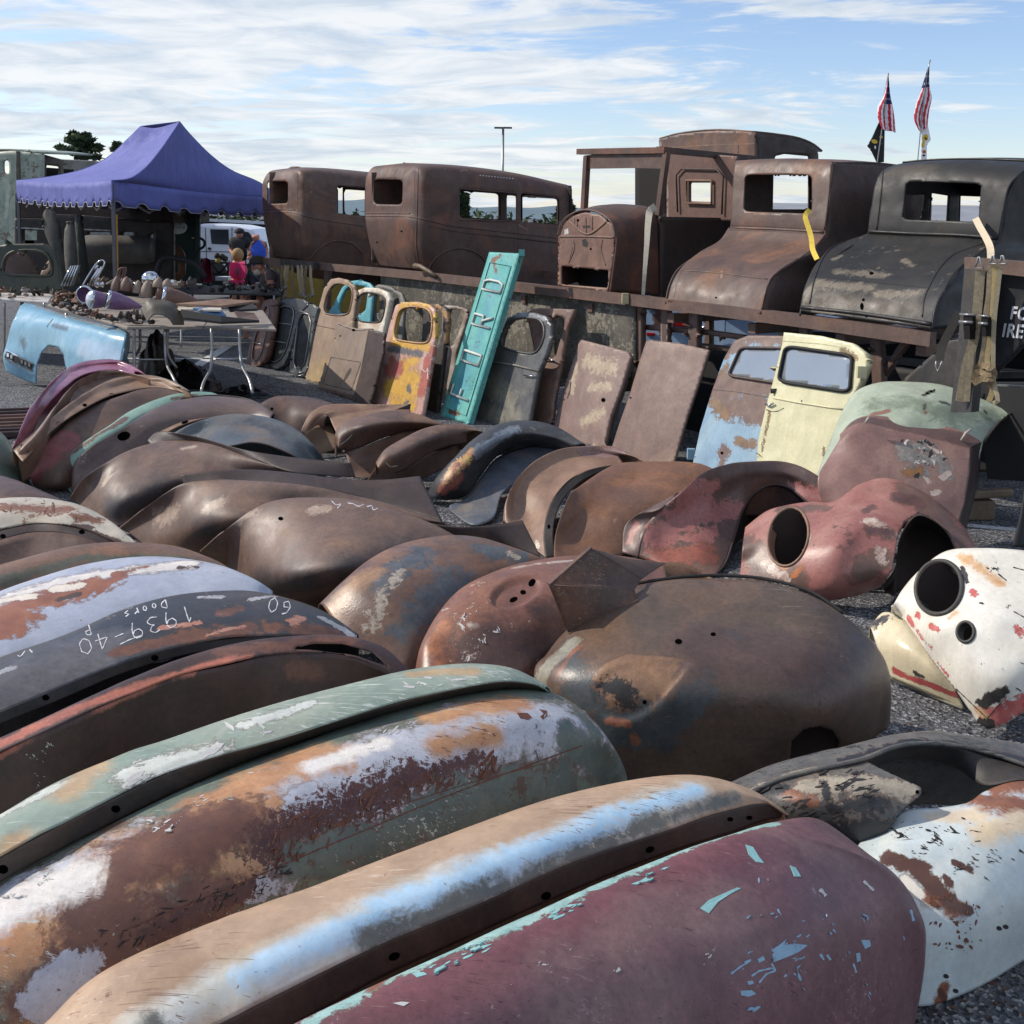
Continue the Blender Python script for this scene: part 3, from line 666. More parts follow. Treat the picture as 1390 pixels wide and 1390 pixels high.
GL = {'1': [[(.3, .75), (.5, 1), (.5, 0)]], '9': [[(.8, .75), (.6, 1), (.25, .95), (.1, .7), (.3, .45), (.65, .5), (.8, .75), (.75, .4), (.6, 0)]], '3': [[(.15, .9), (.5, 1), (.8, .8), (.6, .55), (.35, .52), (.65, .45), (.85, .22), (.5, 0), (.1, .1)]],
  '-': [[(.2, .45), (.8, .5)]], '4': [[(.65, 0), (.68, 1), (.1, .35), (.95, .38)]], '0': [[(.5, 1), (.15, .75), (.15, .25), (.5, 0), (.85, .25), (.85, .75), (.5, 1)]], '6': [[(.75, .95), (.35, .8), (.15, .35), (.4, 0), (.8, .15), (.7, .45), (.3, .4)]],
  'P': [[(.15, 0), (.15, 1), (.7, .9), (.7, .55), (.15, .5)]], 'd': [[(.75, 1), (.75, 0), (.3, .05), (.15, .35), (.7, .45)]], 'o': [[(.5, .6), (.2, .3), (.5, 0), (.8, .3), (.5, .6)]], 'r': [[(.2, .6), (.25, 0)], [(.25, .35), (.7, .6)]], 's': [[(.7, .6), (.2, .45), (.7, .2), (.2, 0)]], 'D': [[(.15, 0), (.15, 1), (.8, .7), (.8, .3), (.15, 0)]]}
def chalk_text(txt, x, y, dx, dy, h, adv):
    L = math.hypot(dx, dy); d = np.array([dx/L, dy/L]); up = np.array([d[1], -d[0]])*h
    for i, ch in enumerate(txt):
        if ch == ' ': continue
        o = np.array([x, y])+d*adv*i
        for s in GL[ch]: stroke(ck, f.bv, np.array([o+d*adv*.85*a+up*b for a, b in s]), 1.7, CHALK, .001)
chalk_text('1939-40', 260, 821, -160, 50, 22, 24); chalk_text('Doors', 226, 814, -70, 20, 12, 13); chalk_text('Pd', 122, 848, -40, 12, 14, 14); chalk_text('60', 398, 818, -50, -12, 20, 18)
chalk('163,875 175,869 192,863')                                                                  # underline
chalk('34,884 28,892 24,890', '40,882 44,886')
f.kids.append(('chalk_writing', ck, 0, None))
f.part('mounting_flange', [K3, "-80,1018,.44 0,983,.465 81,950,.485 161,916,.505 242,891,.515 322,878,.52 403,872,.51 463,873,.475 490,876,.455"], FL_DARK, nv=8, holes=[(62, 947, 5, 4), (210, 893, 5, 4)])
f.done()
# debris of a black fender showing between the black and the rusty fender
m = W('paint_flaking_black', [(34, 33, 36), (44, 42, 44), (58, 46, 42)], layers=[('m1', (184, 180, 176), (150, 148, 146), .03, 26, 1.6)])
f = F('flaking black fender wedged between the chalked and the orange edged ones', m)
f.skin(["-60,1035,.36 0,1003,.38 81,965,.4 161,930,.415 242,905,.42 322,886,.42 400,880,.4", "-60,1060,.3 0,1020,.32 81,985,.34 161,950,.36 242,920,.37 322,900,.37 400,890,.36"], nu=70, nv=20, stains={'m1': [(20, 1000, 90, 965, 12), (140, 930, 170, 935, 8), (200, 905, 290, 885, 9)]})
f.flecks(11, '0,1010 90,960 160,925 260,890 270,900 100,985 10,1030', 60, 2.2, -25, CH_WHITE, 2, 60)
f.done()
# ---- white lilac
m = W('paint_lilac', [(176, 182, 196), (166, 172, 188), (186, 186, 196)], layers=[('m1', (228, 220, 208), (206, 200, 198), .12, 7, .8), ('m2', (138, 88, 68), (158, 104, 78), .05, 7, .9), ('m3', (228, 218, 202), (214, 200, 184), .05, 9, .5), ('m4', (92, 72, 62), (74, 62, 58), .05, 14, .9)], rough=(.3, .5), chips=((96, 76, 66), .85, 26), bump=.08)
f = F('pale lilac white fender with a reddish rust patch, behind the chalked one', m)
f.skin(["-60,830,.46 0,805,.48 60,785,.5 120,767,.52 200,757,.53 260,760,.53 310,773,.51 350,793,.48 370,808,.45",
  "-60,862,.48 0,838,.5 80,810,.52 160,794,.53 240,789,.525 300,796,.51 350,806,.48 372,812,.45",
  "-60,950,.4 0,915,.42 80,890,.43 160,862,.44 240,845,.44 320,835,.43 380,835,.41 400,840,.4",
  "-60,1080,.03 100,1010,.03 250,985,.03 380,960,.03 430,940,.03"], back=(.08, .7), nu=100,
  stains={'m1': [(0, 815, 120, 780, 18), (120, 780, 260, 765, 12), (50, 800, 110, 795, 16)], 'm2': [(0, 830, 130, 795, 20), (0, 850, 25, 845, 22), (130, 795, 160, 785, 12), (160, 778, 200, 770, 5)], 'm3': [(75, 800, 110, 794, 9), (0, 815, 45, 808, 8)], 'm4': [(80, 815, 110, 805, 4), (240, 770, 270, 768, 3)]})
f.done()
# ---- brown green
m = W('rust_greenish', [(122, 92, 72), (104, 80, 66), (138, 98, 72)], layers=[('m1', (92, 92, 80), (84, 84, 72), .2, 9, .8)], rough=(.4, .6))
f = F('long brown fender with a dull green band, left edge behind the lilac one', m)
f.skin(["-60,785,.46 0,768,.47 60,752,.48 120,740,.49 180,737,.49 240,742,.48 290,760,.455 310,772,.44", "-60,800,.47 0,786,.48 60,768,.49 120,756,.495 180,752,.495 240,757,.485 295,770,.455 315,778,.44",
  "-60,840,.4 0,820,.41 100,795,.43 200,780,.43 280,785,.41 330,795,.39", "-60,980,.03 100,930,.03 250,900,.03 340,880,.03"], back=(.1, .7), nu=80, stains={'m1': [(0, 785, 120, 757, 9), (120, 757, 240, 757, 8), (240, 757, 290, 768, 6)]})
f.done()
# ---- cream rusty
m = W('paint_cream_rust', [(196, 188, 172), (180, 170, 154), (166, 152, 134)], layers=[('m1', (142, 96, 68), (120, 82, 62), .05, 22, 1.5), ('m2', (96, 72, 62), (80, 62, 56), .05, 14, .8)], chips=((112, 76, 58), .74, 22), rough=(.4, .6))
f = F('cream fender with speckled rust, leftmost behind the brown ones', m)
K = "-60,740,.45 0,720,.47 43,711,.48 81,712,.48 115,719,.46 144,731,.43 176,746,.39"
f.skin(["-60,690,.48 0,678,.5 50,677,.5 100,685,.49 140,703,.46 165,722,.43 184,740,.4", "-60,712,.49 0,698,.51 50,694,.51 100,700,.5 135,714,.46 160,730,.43 182,742,.4", K], back=(.1, .9), nu=80, nv=40, stains={'m1': [(0, 686, 90, 690, 12), (100, 700, 130, 705, 8)], 'm2': [(0, 718, 120, 715, 5), (120, 718, 170, 740, 4)]})
f.flecks(12, '0,690 60,680 120,700 100,712 0,715', 60, 2.4, 60, CH_RUST, 4, 60)
K2 = "-60,752,.43 0,733,.45 43,723,.455 81,723,.455 115,730,.44 144,741,.41 170,752,.38"
f.part('mounting_flange', [K, K2], R_DARK, nv=6, holes=[(4, 728, 4, 3), (111, 722, 4, 3)])
f.part('inner_wall', [K2, "-60,860,.2 0,840,.22 60,825,.24 120,815,.24 180,810,.22", "-60,960,.02 50,920,.02 120,890,.02 190,860,.02"], R_BROWN, nv=20)
f.done()
# ---- small at left edge
f = F('plain brown fender crown at the far left, between green and cream ones', rbv())
f.skin(["-60,645,.42 0,646,.43 23,653,.43 57,668,.41 83,679,.38 110,700,.34 130,728,.28", "-60,690,.4 0,690,.4 40,695,.38 80,705,.35 110,725,.3", "-60,800,.03 0,790,.03 60,780,.03 110,770,.03"], back=(.12, .8), nu=50, nv=30)
f.done()
m = W('paint_greygreen', [(92, 104, 92), (78, 90, 82), (104, 112, 98)], rough=(.4, .6))
f = F('grey green fender end cut off by the left edge', m)
f.skin(["-60,560,.35 0,588,.33 17,609,.27 32,636,.16 44,660,.03", "-60,620,.3 -10,630,.25 10,645,.17 26,658,.09 38,666,.02", "-60,700,.01 -20,695,.01 10,690,.01 30,680,.01 36,672,.01"], back=(.1, .6), nu=50, nv=30)
f.done()
# ---- right of centre : reddish with recess
m = W('rust_red_recess', [(128, 86, 72), (108, 74, 64), (140, 96, 74)], layers=[('m1', (198, 190, 182), (176, 150, 134), .2, 10, .8), ('m2', (172, 110, 72), (150, 96, 68), .2, 9, .8), ('m3', (88, 62, 55), (76, 56, 52), .25, 6, .6)], chips=((196, 180, 168), .82, 34), rough=(.28, .5))
f = F('reddish brown fender with an oval recess punched with three holes', m)
f.skin(["562,925,.23 570,878,.31 590,840,.36 620,805,.4 660,783,.43 700,768,.445 760,757,.45 830,755,.44 900,765,.42", "600,925,.26 612,885,.32 640,850,.385 680,825,.42 730,812,.44 780,812,.44 840,820,.43 900,840,.4",
  "640,960,.19 658,925,.25 700,890,.31 750,870,.33 800,865,.34 860,880,.32", "620,1020,.03 680,1020,.03 740,1015,.03 830,1000,.03 900,990,.03"], back=(.1, .6), nu=120, nv=90, dents=[(ell(700, 803, 38, 20, -22, 40), .016, 7)],
  stains={'m1': [(700, 768, 790, 760, 4), (640, 846, 645, 848, 4)], 'm2': [(590, 880, 600, 850, 12), (600, 900, 620, 870, 8)], 'm3': [(640, 880, 780, 870, 34), (740, 830, 780, 840, 20)]})
f.holes((722, 791, 6, 4, -50), (710, 804, 4, 3), (697, 814, 6, 3, -25))
f.flecks(13, '590,850 650,820 700,880 640,900', 40, 1.5, 60, CH_WHITE, 4, 60)
f.done()
# ---- blotchy
m = W('rust_blotchy', [(118, 88, 72), (96, 76, 68), (138, 104, 80)], layers=[('m1', (72, 78, 84), (88, 92, 98), .2, 9, 1.6), ('m2', (176, 166, 152), (140, 130, 120), .14, 26, 2.2), ('m3', (172, 138, 108), (152, 118, 92), .25, 6, .6)], rough=(.26, .5))
f = F('blotchy brown and blue grey fender, left of the one with the oval recess', m)
f.skin(["435,820,.24 470,785,.33 500,760,.37 540,740,.395 600,728,.41 650,730,.41 700,745,.39 737,760,.37", "465,855,.2 505,815,.3 545,785,.36 590,765,.38 650,758,.38 700,765,.36 740,770,.34",
  "520,900,.12 560,855,.22 600,820,.28 650,795,.3 700,782,.31 740,776,.32", "520,965,.02 580,930,.02 640,890,.02 700,850,.02 760,825,.02"], back=(.1, .7), nu=90,
  stains={'m1': [(520, 790, 570, 752, 20), (570, 840, 620, 780, 22), (650, 745, 710, 755, 12), (540, 860, 600, 800, 14)], 'm2': [(505, 845, 530, 815, 11), (515, 830, 520, 805, 7), (535, 795, 545, 775, 6), (690, 750, 700, 755, 4)], 'm3': [(450, 830, 500, 780, 16)]})
f.done()
# ---- big brown with recess and folded bracket
m = W('rust_big', [(98, 80, 67), (80, 67, 58), (110, 84, 66)], layers=[('m1', (146, 112, 84), (126, 96, 76), .10, 9, .12), ('m2', (74, 78, 80), (62, 66, 68), .15, 8, 1.1), ('m3', (150, 146, 132), (128, 122, 108), .1, 8, .7), ('m4', (142, 92, 70), (120, 80, 64), .17, 12, .8), ('m5', (46, 42, 40), (38, 36, 36), .04, 16, 1.2), ('m6', (90, 70, 64), (76, 60, 56), .2, 6, .6)], chips=((60, 44, 36), .84, 30), rough=(.3, .5), scr=[((126, 112, 98), .82, (0, 0, .5))])
f = F('largest dark brown fender with a teardrop recess and a folded bracket on top', m)
C14 = ["768,860,.33 800,822,.42 840,801,.46 880,792,.49 920,786,.5 980,785,.5 1040,790,.5 1100,808,.48 1150,840,.43 1185,872,.37 1205,905,.3 1211,945,.22 1203,990,.1",
  "742,888,.32 780,870,.38 830,850,.43 900,838,.46 980,836,.47 1050,848,.46 1110,875,.43 1160,910,.36 1187,945,.27 1194,975,.17 1190,1000,.08",
  "725,920,.27 760,925,.31 820,920,.35 900,920,.37 980,925,.37 1050,940,.35 1110,965,.29 1150,985,.21 1168,1005,.12 1174,1012,.06",
  "745,1010,.12 830,1010,.17 900,1010,.18 980,1015,.17 1050,1020,.15 1100,1025,.1 1140,1028,.05",
  "760,1075,.02 850,1075,.02 920,1075,.02 980,1070,.02 1050,1062,.02 1100,1052,.02 1150,1030,.02"]
REC = PX('801,935 803,960 818,978 845,984 872,976 900,955 925,925 944,897 925,892 890,893 850,897 820,908')
f.skin(C14, back=(.14, .7), nu=150, nv=120, dents=[(REC, .009, 11)], holes=[PX('1072,1030 1075,1005 1090,990 1112,985 1130,992 1140,1008 1135,1024 1110,1050 1070,1060')],
  stains={'m1': [('803,930 806,955 820,974 845,980 870,972 898,952 922,924 940,899 918,893 880,890 850,888 822,900 808,912', 5)], 'm2': [(775, 900, 790, 960, 22), (820, 1000, 900, 975, 24), (930, 950, 960, 910, 14), (900, 1000, 960, 940, 22), (990, 860, 1000, 870, 12)], 'm3': [(735, 915, 775, 872, 15)], 'm4': [(757, 915, 782, 877, 5), (858, 1003, 866, 1008, 5), (825, 980, 850, 985, 5)], 'm5': [(830, 935, 850, 945, 15)], 'm6': [(960, 880, 1150, 920, 50)]})
f.holes((921, 871, 5, 3.5), (968, 861, 3.5, 2.5), (875, 953, 3, 3)); f.backing('1060,1040 1070,1000 1090,985 1115,980 1140,992 1145,1015 1130,1050', .12)
f.lip("865,792,.49 900,786,.505 940,782,.51 980,781,.512 1040,786,.508 1100,803,.488 1145,832,.44", .006, FL_DARK)
bk = MB(); PL = [D(745, 794, 3.48), D(772, 861, 3.50), D(866, 815, 3.55), D(861, 801, 3.58), D(871, 786, 3.64), D(904, 763.5, 3.82), D(853, 758, 3.74), D(802, 744, 3.62)]
BKM = W('bracket_rust', [(92, 72, 63), (72, 57, 51), (118, 80, 60)], chips=((140, 112, 92), .78, 40), scr=[((136, 112, 96), .78, (0, 0, .4))], rough=(.45, .7))
def curl(a, b, c, d, amt):
    a, b, c, d = map(np.array, (a, b, c, d)); u = np.linspace(0, 1, 14); e0 = a+(b-a)*u[:, None]; e1 = d+(c-d)*u[:, None]; mid = (e0+e1)/2+np.outer(np.sin(u*math.pi)*.6+.4, [0, -amt, amt*.6]); sheet(bk, Surf([e0, mid, e1], 26, 14), BKM, rough=.002)
curl(PL[0], PL[1], PL[2], PL[3], .006); curl(PL[0], PL[3], PL[4], PL[7], -.012); curl(PL[7], PL[4], PL[5], PL[6], .004)
bk.bar(PL[1]+np.array([0, -.003, .004]), PL[2]+np.array([0, -.003, .004]), .005, .004, R_TAN)
bk.bar(PL[0]+np.array([0, -.003, .004]), PL[7]+np.array([0, -.003, .004]), .012, .006, R_BROWN)  # lighter strip put in for the lit top edge
bk.tube([PL[0], PL[3]], .0035, R_BROWN, 6); f.kids.append(('folded_bracket', bk, .003, None))
f.done()
f = F('small brown fender crown peeking out behind the folded bracket', rbv())
f.skin(["855,792,.34 880,771,.38 910,763,.39 940,769,.38 968,786,.35", "855,830,.2 890,815,.25 930,815,.25 970,825,.2", "860,850,.02 900,850,.02 960,850,.02"], back=(.1, .8), nu=40, nv=24); f.done()
# ---- three long brown ones
m1 = W('rust_long', [(116, 92, 80), (94, 75, 67), (132, 102, 80)], layers=[('m1', (168, 150, 134), (146, 124, 108), .2, 14, 1.2), ('m2', (70, 62, 62), (62, 56, 58), .3, 6, .6)], rough=(.42, .62))
def tub(label, cs, fl, m, st, **k):
    f = F(label, m); f.skin(cs, back=(.12, .7), nu=90, nv=60, stains=st, **k)
    if fl: f.part('mounting_flange', fl, R_DARK, nv=8)
    return f
f = tub('brown bulging fender with chalk marks, lowest of the three long ones', ["272,748,.19 310,716,.32 345,690,.39 370,680,.42 430,675,.45 490,680,.45 540,694,.43 590,713,.38 620,728,.34 660,742,.3 700,750,.28 737,758,.25",
  "285,752,.15 330,730,.28 380,710,.37 440,705,.41 500,712,.41 550,728,.38 600,745,.33 650,757,.27 700,765,.22 732,770,.2", "300,770,.08 350,775,.18 410,775,.27 470,770,.3 530,768,.29 590,772,.25 650,778,.18 700,785,.15",
  "320,820,.02 380,835,.02 440,828,.02 500,815,.02 560,808,.02 640,800,.02 700,800,.02"],
  ["560,704,.37 593,712,.36 637,715,.36 680,711,.37 709,706,.38", "565,716,.33 593,726,.31 637,736,.29 680,740,.28 735,758,.25"], m1, {'m1': [(325, 700, 345, 690, 8), (430, 690, 440, 692, 10)], 'm2': [(480, 780, 560, 750, 30), (350, 800, 420, 790, 20)]})
f.holes((381, 704, 3.5, 2.5)); ck = MB()
for p in ['450,680 456,686 464,684 458,690', '472,683 480,684 486,688 494,685', '498,688 505,686 506,693 513,690', '510,684 516,694', '518,688 524,686 527,694']: stroke(ck, f.bv, PX(p), 1.3, CHALK, .001)
f.kids.append(('chalk_writing', ck, 0, None)); f.done()
f = tub('brown bulging fender, middle one of the three long ones', ["160,718,.05 196,690,.2 224,670,.3 247,657,.35 288,652,.37 345,653,.38 400,657,.38 460,667,.36 520,682,.32 565,698,.28 602,710,.25",
  "172,722,.04 215,700,.17 255,685,.27 300,678,.32 360,676,.33 410,684,.3 460,698,.27 520,710,.22", "190,735,.02 235,725,.12 280,715,.2 330,706,.25 380,702,.25 440,706,.2 500,715,.15", "205,748,.01 260,757,.01 320,748,.01 400,738,.01 500,730,.01"],
  ["245,645,.39 288,640,.41 331,637,.41 400,642,.4 464,650,.38 521,651,.38 570,646,.39", "249,657,.35 288,653,.37 331,653,.37 400,658,.37 464,668,.34 521,683,.3 602,710,.25"], m1, {'m1': [(215, 700, 235, 695, 10), (280, 690, 300, 680, 9)], 'm2': [(280, 725, 400, 705, 18)]}); f.done()
f = tub('brown bulging fender, farthest of the three long ones', ["96,674,.09 115,648,.22 150,625,.3 184,608,.35 219,599,.37 259,598,.38 294,605,.38 331,619,.35 374,634,.32 400,642,.3 440,650,.27 475,655,.25",
  "105,682,.05 127,665,.15 160,645,.25 200,630,.3 250,625,.32 300,632,.3 350,642,.27 400,650,.24", "118,698,.02 142,688,.1 172,675,.17 215,660,.22 260,652,.24 310,652,.22 360,656,.2", "127,706,.01 161,714,.01 200,708,.01 260,692,.01 330,680,.01"],
  ["200,598,.37 211,587,.41 245,589,.42 276,595,.41 317,607,.39 345,613,.38 400,621,.36 476,628,.35", "204,604,.35 219,600,.37 250,598,.38 280,602,.38 317,614,.36 350,625,.34 400,641,.31 483,648,.27"], m1, {'m1': [(140, 655, 148, 645, 5), (250, 606, 262, 604, 4)], 'm2': [(150, 690, 240, 665, 20)]}); f.done()
# ---- rear left cluster
f = F('grey blue arched fender behind the long brown ones', W('paint_greyblue', [(92, 98, 102), (78, 84, 90), (112, 100, 90)], layers=[('m1', (64, 68, 74), (84, 86, 90), .2, 8, 1.0)], chips=((180, 180, 176), .84, 30), rough=(.35, .55)))
f.skin(["233,590,.3 259,576,.36 288,566,.39 317,562,.4 345,563,.4 374,569,.385 406,585,.34 429,608,.25 442,628,.15", "240,598,.27 275,585,.32 310,580,.35 345,580,.35 375,588,.33 402,604,.27 425,622,.18 436,633,.12",
  "250,606,.25 280,606,.27 317,605,.3 340,601,.31 363,604,.3 400,620,.24 420,636,.15"], back=(.1, .8), nu=70, nv=36, stains={'m1': [(340, 570, 380, 585, 9)]}).lip("250,606,.25 280,606,.27 317,605,.3 340,601,.31 363,604,.3 400,620,.24 420,636,.15", .006, R_DARK); f.done()
f = F('dark brown fender with a round hole, between the mint and grey blue ones', rbv())
f.skin(["97,664,.05 101,627,.2 121,608,.27 161,585,.34 201,560,.4 245,543,.43 288,538,.44 331,542,.43 354,551,.41 372,564,.38", "99,672,.03 116,642,.14 150,612,.24 200,582,.34 250,564,.38 300,558,.39 340,561,.38 367,571,.36", "103,682,.01 130,668,.05 170,640,.13 220,610,.2 280,592,.25 340,585,.27 375,585,.28"], back=(.07, .8), nu=70, nv=40)
f.holes((168, 592, 9, 6, -15)).lip("245,542,.43 288,537,.44 331,541,.43 354,550,.41 372,563,.38", .008, FL_DARK)
f.part('mounting_flange', ["211,588,.31 245,571,.35 282,561,.37 317,557,.38 356,562,.37", "214,594,.3 247,577,.34 284,567,.36 317,563,.37 354,567,.36"], R_TAN, nv=4, holes=[(251, 573, 5, 2, -20), (285, 563, 5, 2), (319, 560, 5, 2)]); f.done()
f = F('mint green fender with a round hole, left rear of the pile', W('paint_mint', [(130, 160, 146), (116, 148, 136), (144, 170, 152)], layers=[('m1', (92, 72, 62), (112, 88, 74), .05, 14, .9)], chips=((70, 70, 62), .84, 40), rough=(.35, .55)))
f.skin(["73,646,.08 85,625,.18 115,599,.28 150,576,.35 178,558,.39 213,542,.43 253,533,.45 288,534,.44 306,541,.42", "80,656,.05 100,630,.17 130,606,.26 165,583,.33 200,562,.38 250,545,.41 292,542,.41", "90,663,.02 104,645,.1 122,622,.18 150,599,.26 185,577,.32 230,557,.37 275,547,.39", "98,670,.01 112,662,.04 140,642,.1 200,605,.2 280,585,.25"], back=(.06, .7), nu=70, nv=36,
  stains={'m1': [(100, 610, 125, 595, 4), (150, 578, 170, 566, 4), (235, 540, 265, 536, 3), (130, 590, 150, 580, 3)]}); f.holes((139, 585, 8, 5.5, -20)); f.done()
f = F('brown fender with a dull red patch, beside the mint green one', W('rust_redpatch', [(98, 76, 66), (82, 64, 58), (108, 82, 68)], layers=[('m1', (132, 72, 70), (118, 66, 64), .06, 8, .6)]))
f.skin(["28,632,.19 58,605,.28 92,573,.36 127,551,.41 165,537,.45 196,528,.47 225,527,.47 252,534,.45", "40,648,.12 75,620,.22 115,590,.3 160,565,.36 200,553,.38 240,550,.38", "50,662,.03 80,655,.08 110,632,.15 150,607,.22 200,587,.27", "72,666,.01 100,664,.01 140,652,.01 200,630,.02"], back=(.05, .6), nu=70, nv=36, stains={'m1': [(45, 632, 95, 592, 16)]}); f.done()
f = F('thin black edged grey fender rim with bolt holes, left rear', R_TAN)
f.skin(["18,613,.29 58,579,.39 92,551,.45 127,528,.5 161,513,.53 196,510,.53 230,517,.52 258,532,.48", "24,619,.28 63,583,.375 103,552,.44 140,532,.48 178,519,.5 210,519,.5 240,526,.49", "31,627,.26 69,586,.36 115,554,.43 152,537,.46 196,527,.475 224,527,.475 252,534,.46"], back=(.06, .7), nu=70, nv=24)
f.lip("18,613,.29 58,579,.39 92,551,.45 127,528,.5 161,513,.53 196,510,.53 230,517,.52 258,532,.48", .008, W('rim_black', [(40, 38, 38), (130, 124, 116), (34, 32, 32)])); f.holes((31, 605, 3, 2), (48, 600, 3, 2), (80, 575, 3, 2), (115, 550, 3, 2), (152, 536, 3, 2), (37, 612, 3, 2)); f.done()
f = F('brown fender nested right inside the plum coloured arch', rbv())
f.skin(["28,608,.32 47,591,.38 81,545,.48 115,512,.55 144,503,.57 173,506,.56 200,513,.54", "40,602,.3 60,573,.38 95,535,.47 121,519,.5 150,512,.52 178,513,.52 ", "62,602,.27 90,567,.36 130,542,.42 175,530,.45"], back=(.05, .7), nu=60, nv=24).lip("40,602,.3 60,573,.38 95,535,.47 121,519,.5 150,512,.52 178,513,.52", .006, R_DARK); f.done()
f = F('shiny plum coloured arched fender, farthest left of the rear cluster', W('paint_plum', [(148, 92, 112), (132, 78, 98), (164, 112, 128)], rough=(.16, .28), bump=.02))
f.skin(["17,608,.29 38,560,.42 75,515,.52 110,493,.56 150,488,.57 185,500,.55 203,514,.52", "26,606,.28 47,560,.41 80,519,.5 115,499,.54 150,494,.555 183,505,.53", "38,603,.26 57,562,.38 88,526,.48 122,506,.52 155,502,.53 187,512,.51"], back=(.05, .8), nu=60, nv=24)
f.done()
# ---- centre rear
f = F('low brown fender crown left of the split tan one', rbv())
f.skin(["343,554,.29 372,539,.35 406,538,.36 444,545,.34 478,562,.28", "350,568,.25 380,558,.28 410,558,.29 445,565,.27", "362,600,.08 400,600,.08 440,600,.08"], back=(.1, .8), nu=40, nv=24).holes((369, 555, 2, 2)); f.done()
f = F('tan fender with an open arched end and a dark pointed tip', R_TAN)
f.skin(["408,586,.19 421,562,.3 444,550,.34 478,548,.35 504,549,.35 557,548,.35", "411,588,.18 424,567,.28 446,556,.32 478,554,.33 504,556,.32 557,551,.34", "415,590,.17 430,570,.26 441,562,.3 448,568,.27 456,585,.2 463,600,.13 466,615,.06"], nu=60, nv=20)
f.skin(["444,556,.32 478,552,.33 504,553,.33 557,551,.34", "448,568,.27 480,562,.3 510,560,.31 557,556,.32", "458,590,.2 490,590,.2 530,590,.2 560,588,.2"], nu=50, nv=20)
f.part('inner_sheet', ["412,592,.16 430,578,.2 448,574,.2", "420,606,.08 438,597,.11 456,592,.13", "426,622,.02 445,613,.04 462,608,.06"], W('liner_tan', [(142, 120, 98), (120, 100, 84)]), nu=20)
f.part('dark_tip', ["520,563,.29 557,548,.36", "528,566,.27 557,554,.33"], FL_DARK, nu=10, nv=3); f.done()
def roll(label, up, mid, low, ap, m, st=None, apm=None):
    f = F(label, m); f.skin([up, mid, low], back=(.07, .5), nu=70, nv=30, stains=st)
    f.part('apron', ap, apm or R_BROWN, nu=40, nv=14); f.bv = f.bv; return f
f = roll('brown rolled fender tapering to a blunt tip, left of its twin', "457,606,.19 454,593,.25 460,580,.3 475,571,.33 504,561,.37 536,558,.38 565,563,.37 602,577,.33", "460,608,.20 464,596,.255 474,587,.30 495,579,.345 530,573,.37 570,574,.355 602,579,.32", "464,611,.16 472,612,.16 487,608,.18 516,596,.23 550,585,.27 579,581,.285 606,580,.29",
  ["468,613,.155 487,609,.18 516,597,.225 550,586,.265 592,581,.28", "474,630,.09 500,625,.1 540,612,.14 595,600,.19", "481,648,.02 498,649,.02 540,640,.04 595,620,.1"], R_BROWN)
f.stroke('462,604 470,598 478,590', 1.2, CH_WHITE).done()
f = roll('brown rolled fender with a crumpled tip, right of its twin', "510,629,.19 521,612,.26 544,597,.31 573,583,.35 602,577,.37 631,577,.37 658,588,.34", "514,636,.19 528,624,.235 550,612,.285 578,599,.325 605,590,.345 635,589,.33", "520,640,.14 536,642,.13 553,636,.16 579,618,.22 608,606,.26 634,601,.27",
  ["511,632,.17 536,643,.125 553,637,.15 579,620,.2 622,602,.25", "498,652,.03 530,658,.03 560,656,.03 590,642,.08 628,627,.13"], R_BROWN)
f.stroke('524,628 530,634 540,632', 1.2, CH_WHITE).done()
m = W('paint_black_rainbow', [(62, 62, 64), (50, 52, 56), (84, 84, 84)], layers=[('m1', (190, 160, 96), (176, 120, 92), .1, 14, 1.3), ('m2', (160, 92, 78), (120, 80, 70), .1, 12, 1.2), ('m3', (118, 128, 138), (100, 110, 122), .2, 10, 1.2)], chips=((150, 150, 144), .80, 26), rough=(.3, .5))
f = roll('black arched fender whose tip is worn to yellow, orange and grey', "578,675,.04 590,651,.15 613,625,.26 642,597,.36 677,576,.43 718,571,.45 756,579,.43 795,603,.36", "592,677,.05 610,654,.165 632,630,.26 660,605,.345 690,591,.39 722,588,.40 755,596,.375 777,607,.335", "608,679,.02 634,672,.05 654,644,.15 677,618,.24 700,607,.28 718,604,.29 744,607,.28 766,611,.27",
  ["610,686,.03 634,675,.05 654,646,.14 677,620,.22 720,606,.28 762,612,.27", "610,692,.02 645,713,.01 667,706,.02 682,670,.1 715,640,.18 752,622,.22"], m, {'m1': [(605, 650, 625, 625, 9), (625, 630, 640, 610, 6)], 'm2': [(598, 665, 625, 650, 8), (615, 635, 620, 630, 4)], 'm3': [(650, 610, 700, 580, 8)]}, W('apron_blue', [(92, 100, 112), (76, 82, 94), (120, 112, 102)]))
f.done()
m = W('rust_tan_wide', [(148, 118, 96), (128, 100, 84), (120, 90, 72)], layers=[('m1', (146, 118, 112), (134, 106, 104), .05, 9, .8), ('m2', (216, 206, 192), (180, 160, 140), .05, 14, .6)], rough=(.36, .55))
f = F('wide tan fender standing open towards the viewer, right of the black arch', m)
K = "741,757,.02 738,724,.1 744,693,.18 757,669,.24 777,649,.3 806,636,.34 840,630,.35"
f.skin(["684,708,.11 687,680,.2 702,649,.29 728,625,.36 757,611,.4 795,605,.41 834,607,.4 875,627,.36", "696,718,.09 700,680,.18 716,652,.27 740,632,.33 770,621,.36 805,615,.37 842,618,.36", "714,735,.05 718,700,.13 731,672,.22 753,650,.28 780,637,.32 815,628,.35 845,627,.35", K], back=(.12, .7), nu=80, nv=50,
  stains={'m1': [(795, 612, 840, 615, 9)], 'm2': [(727, 733, 729, 740, 3)]})
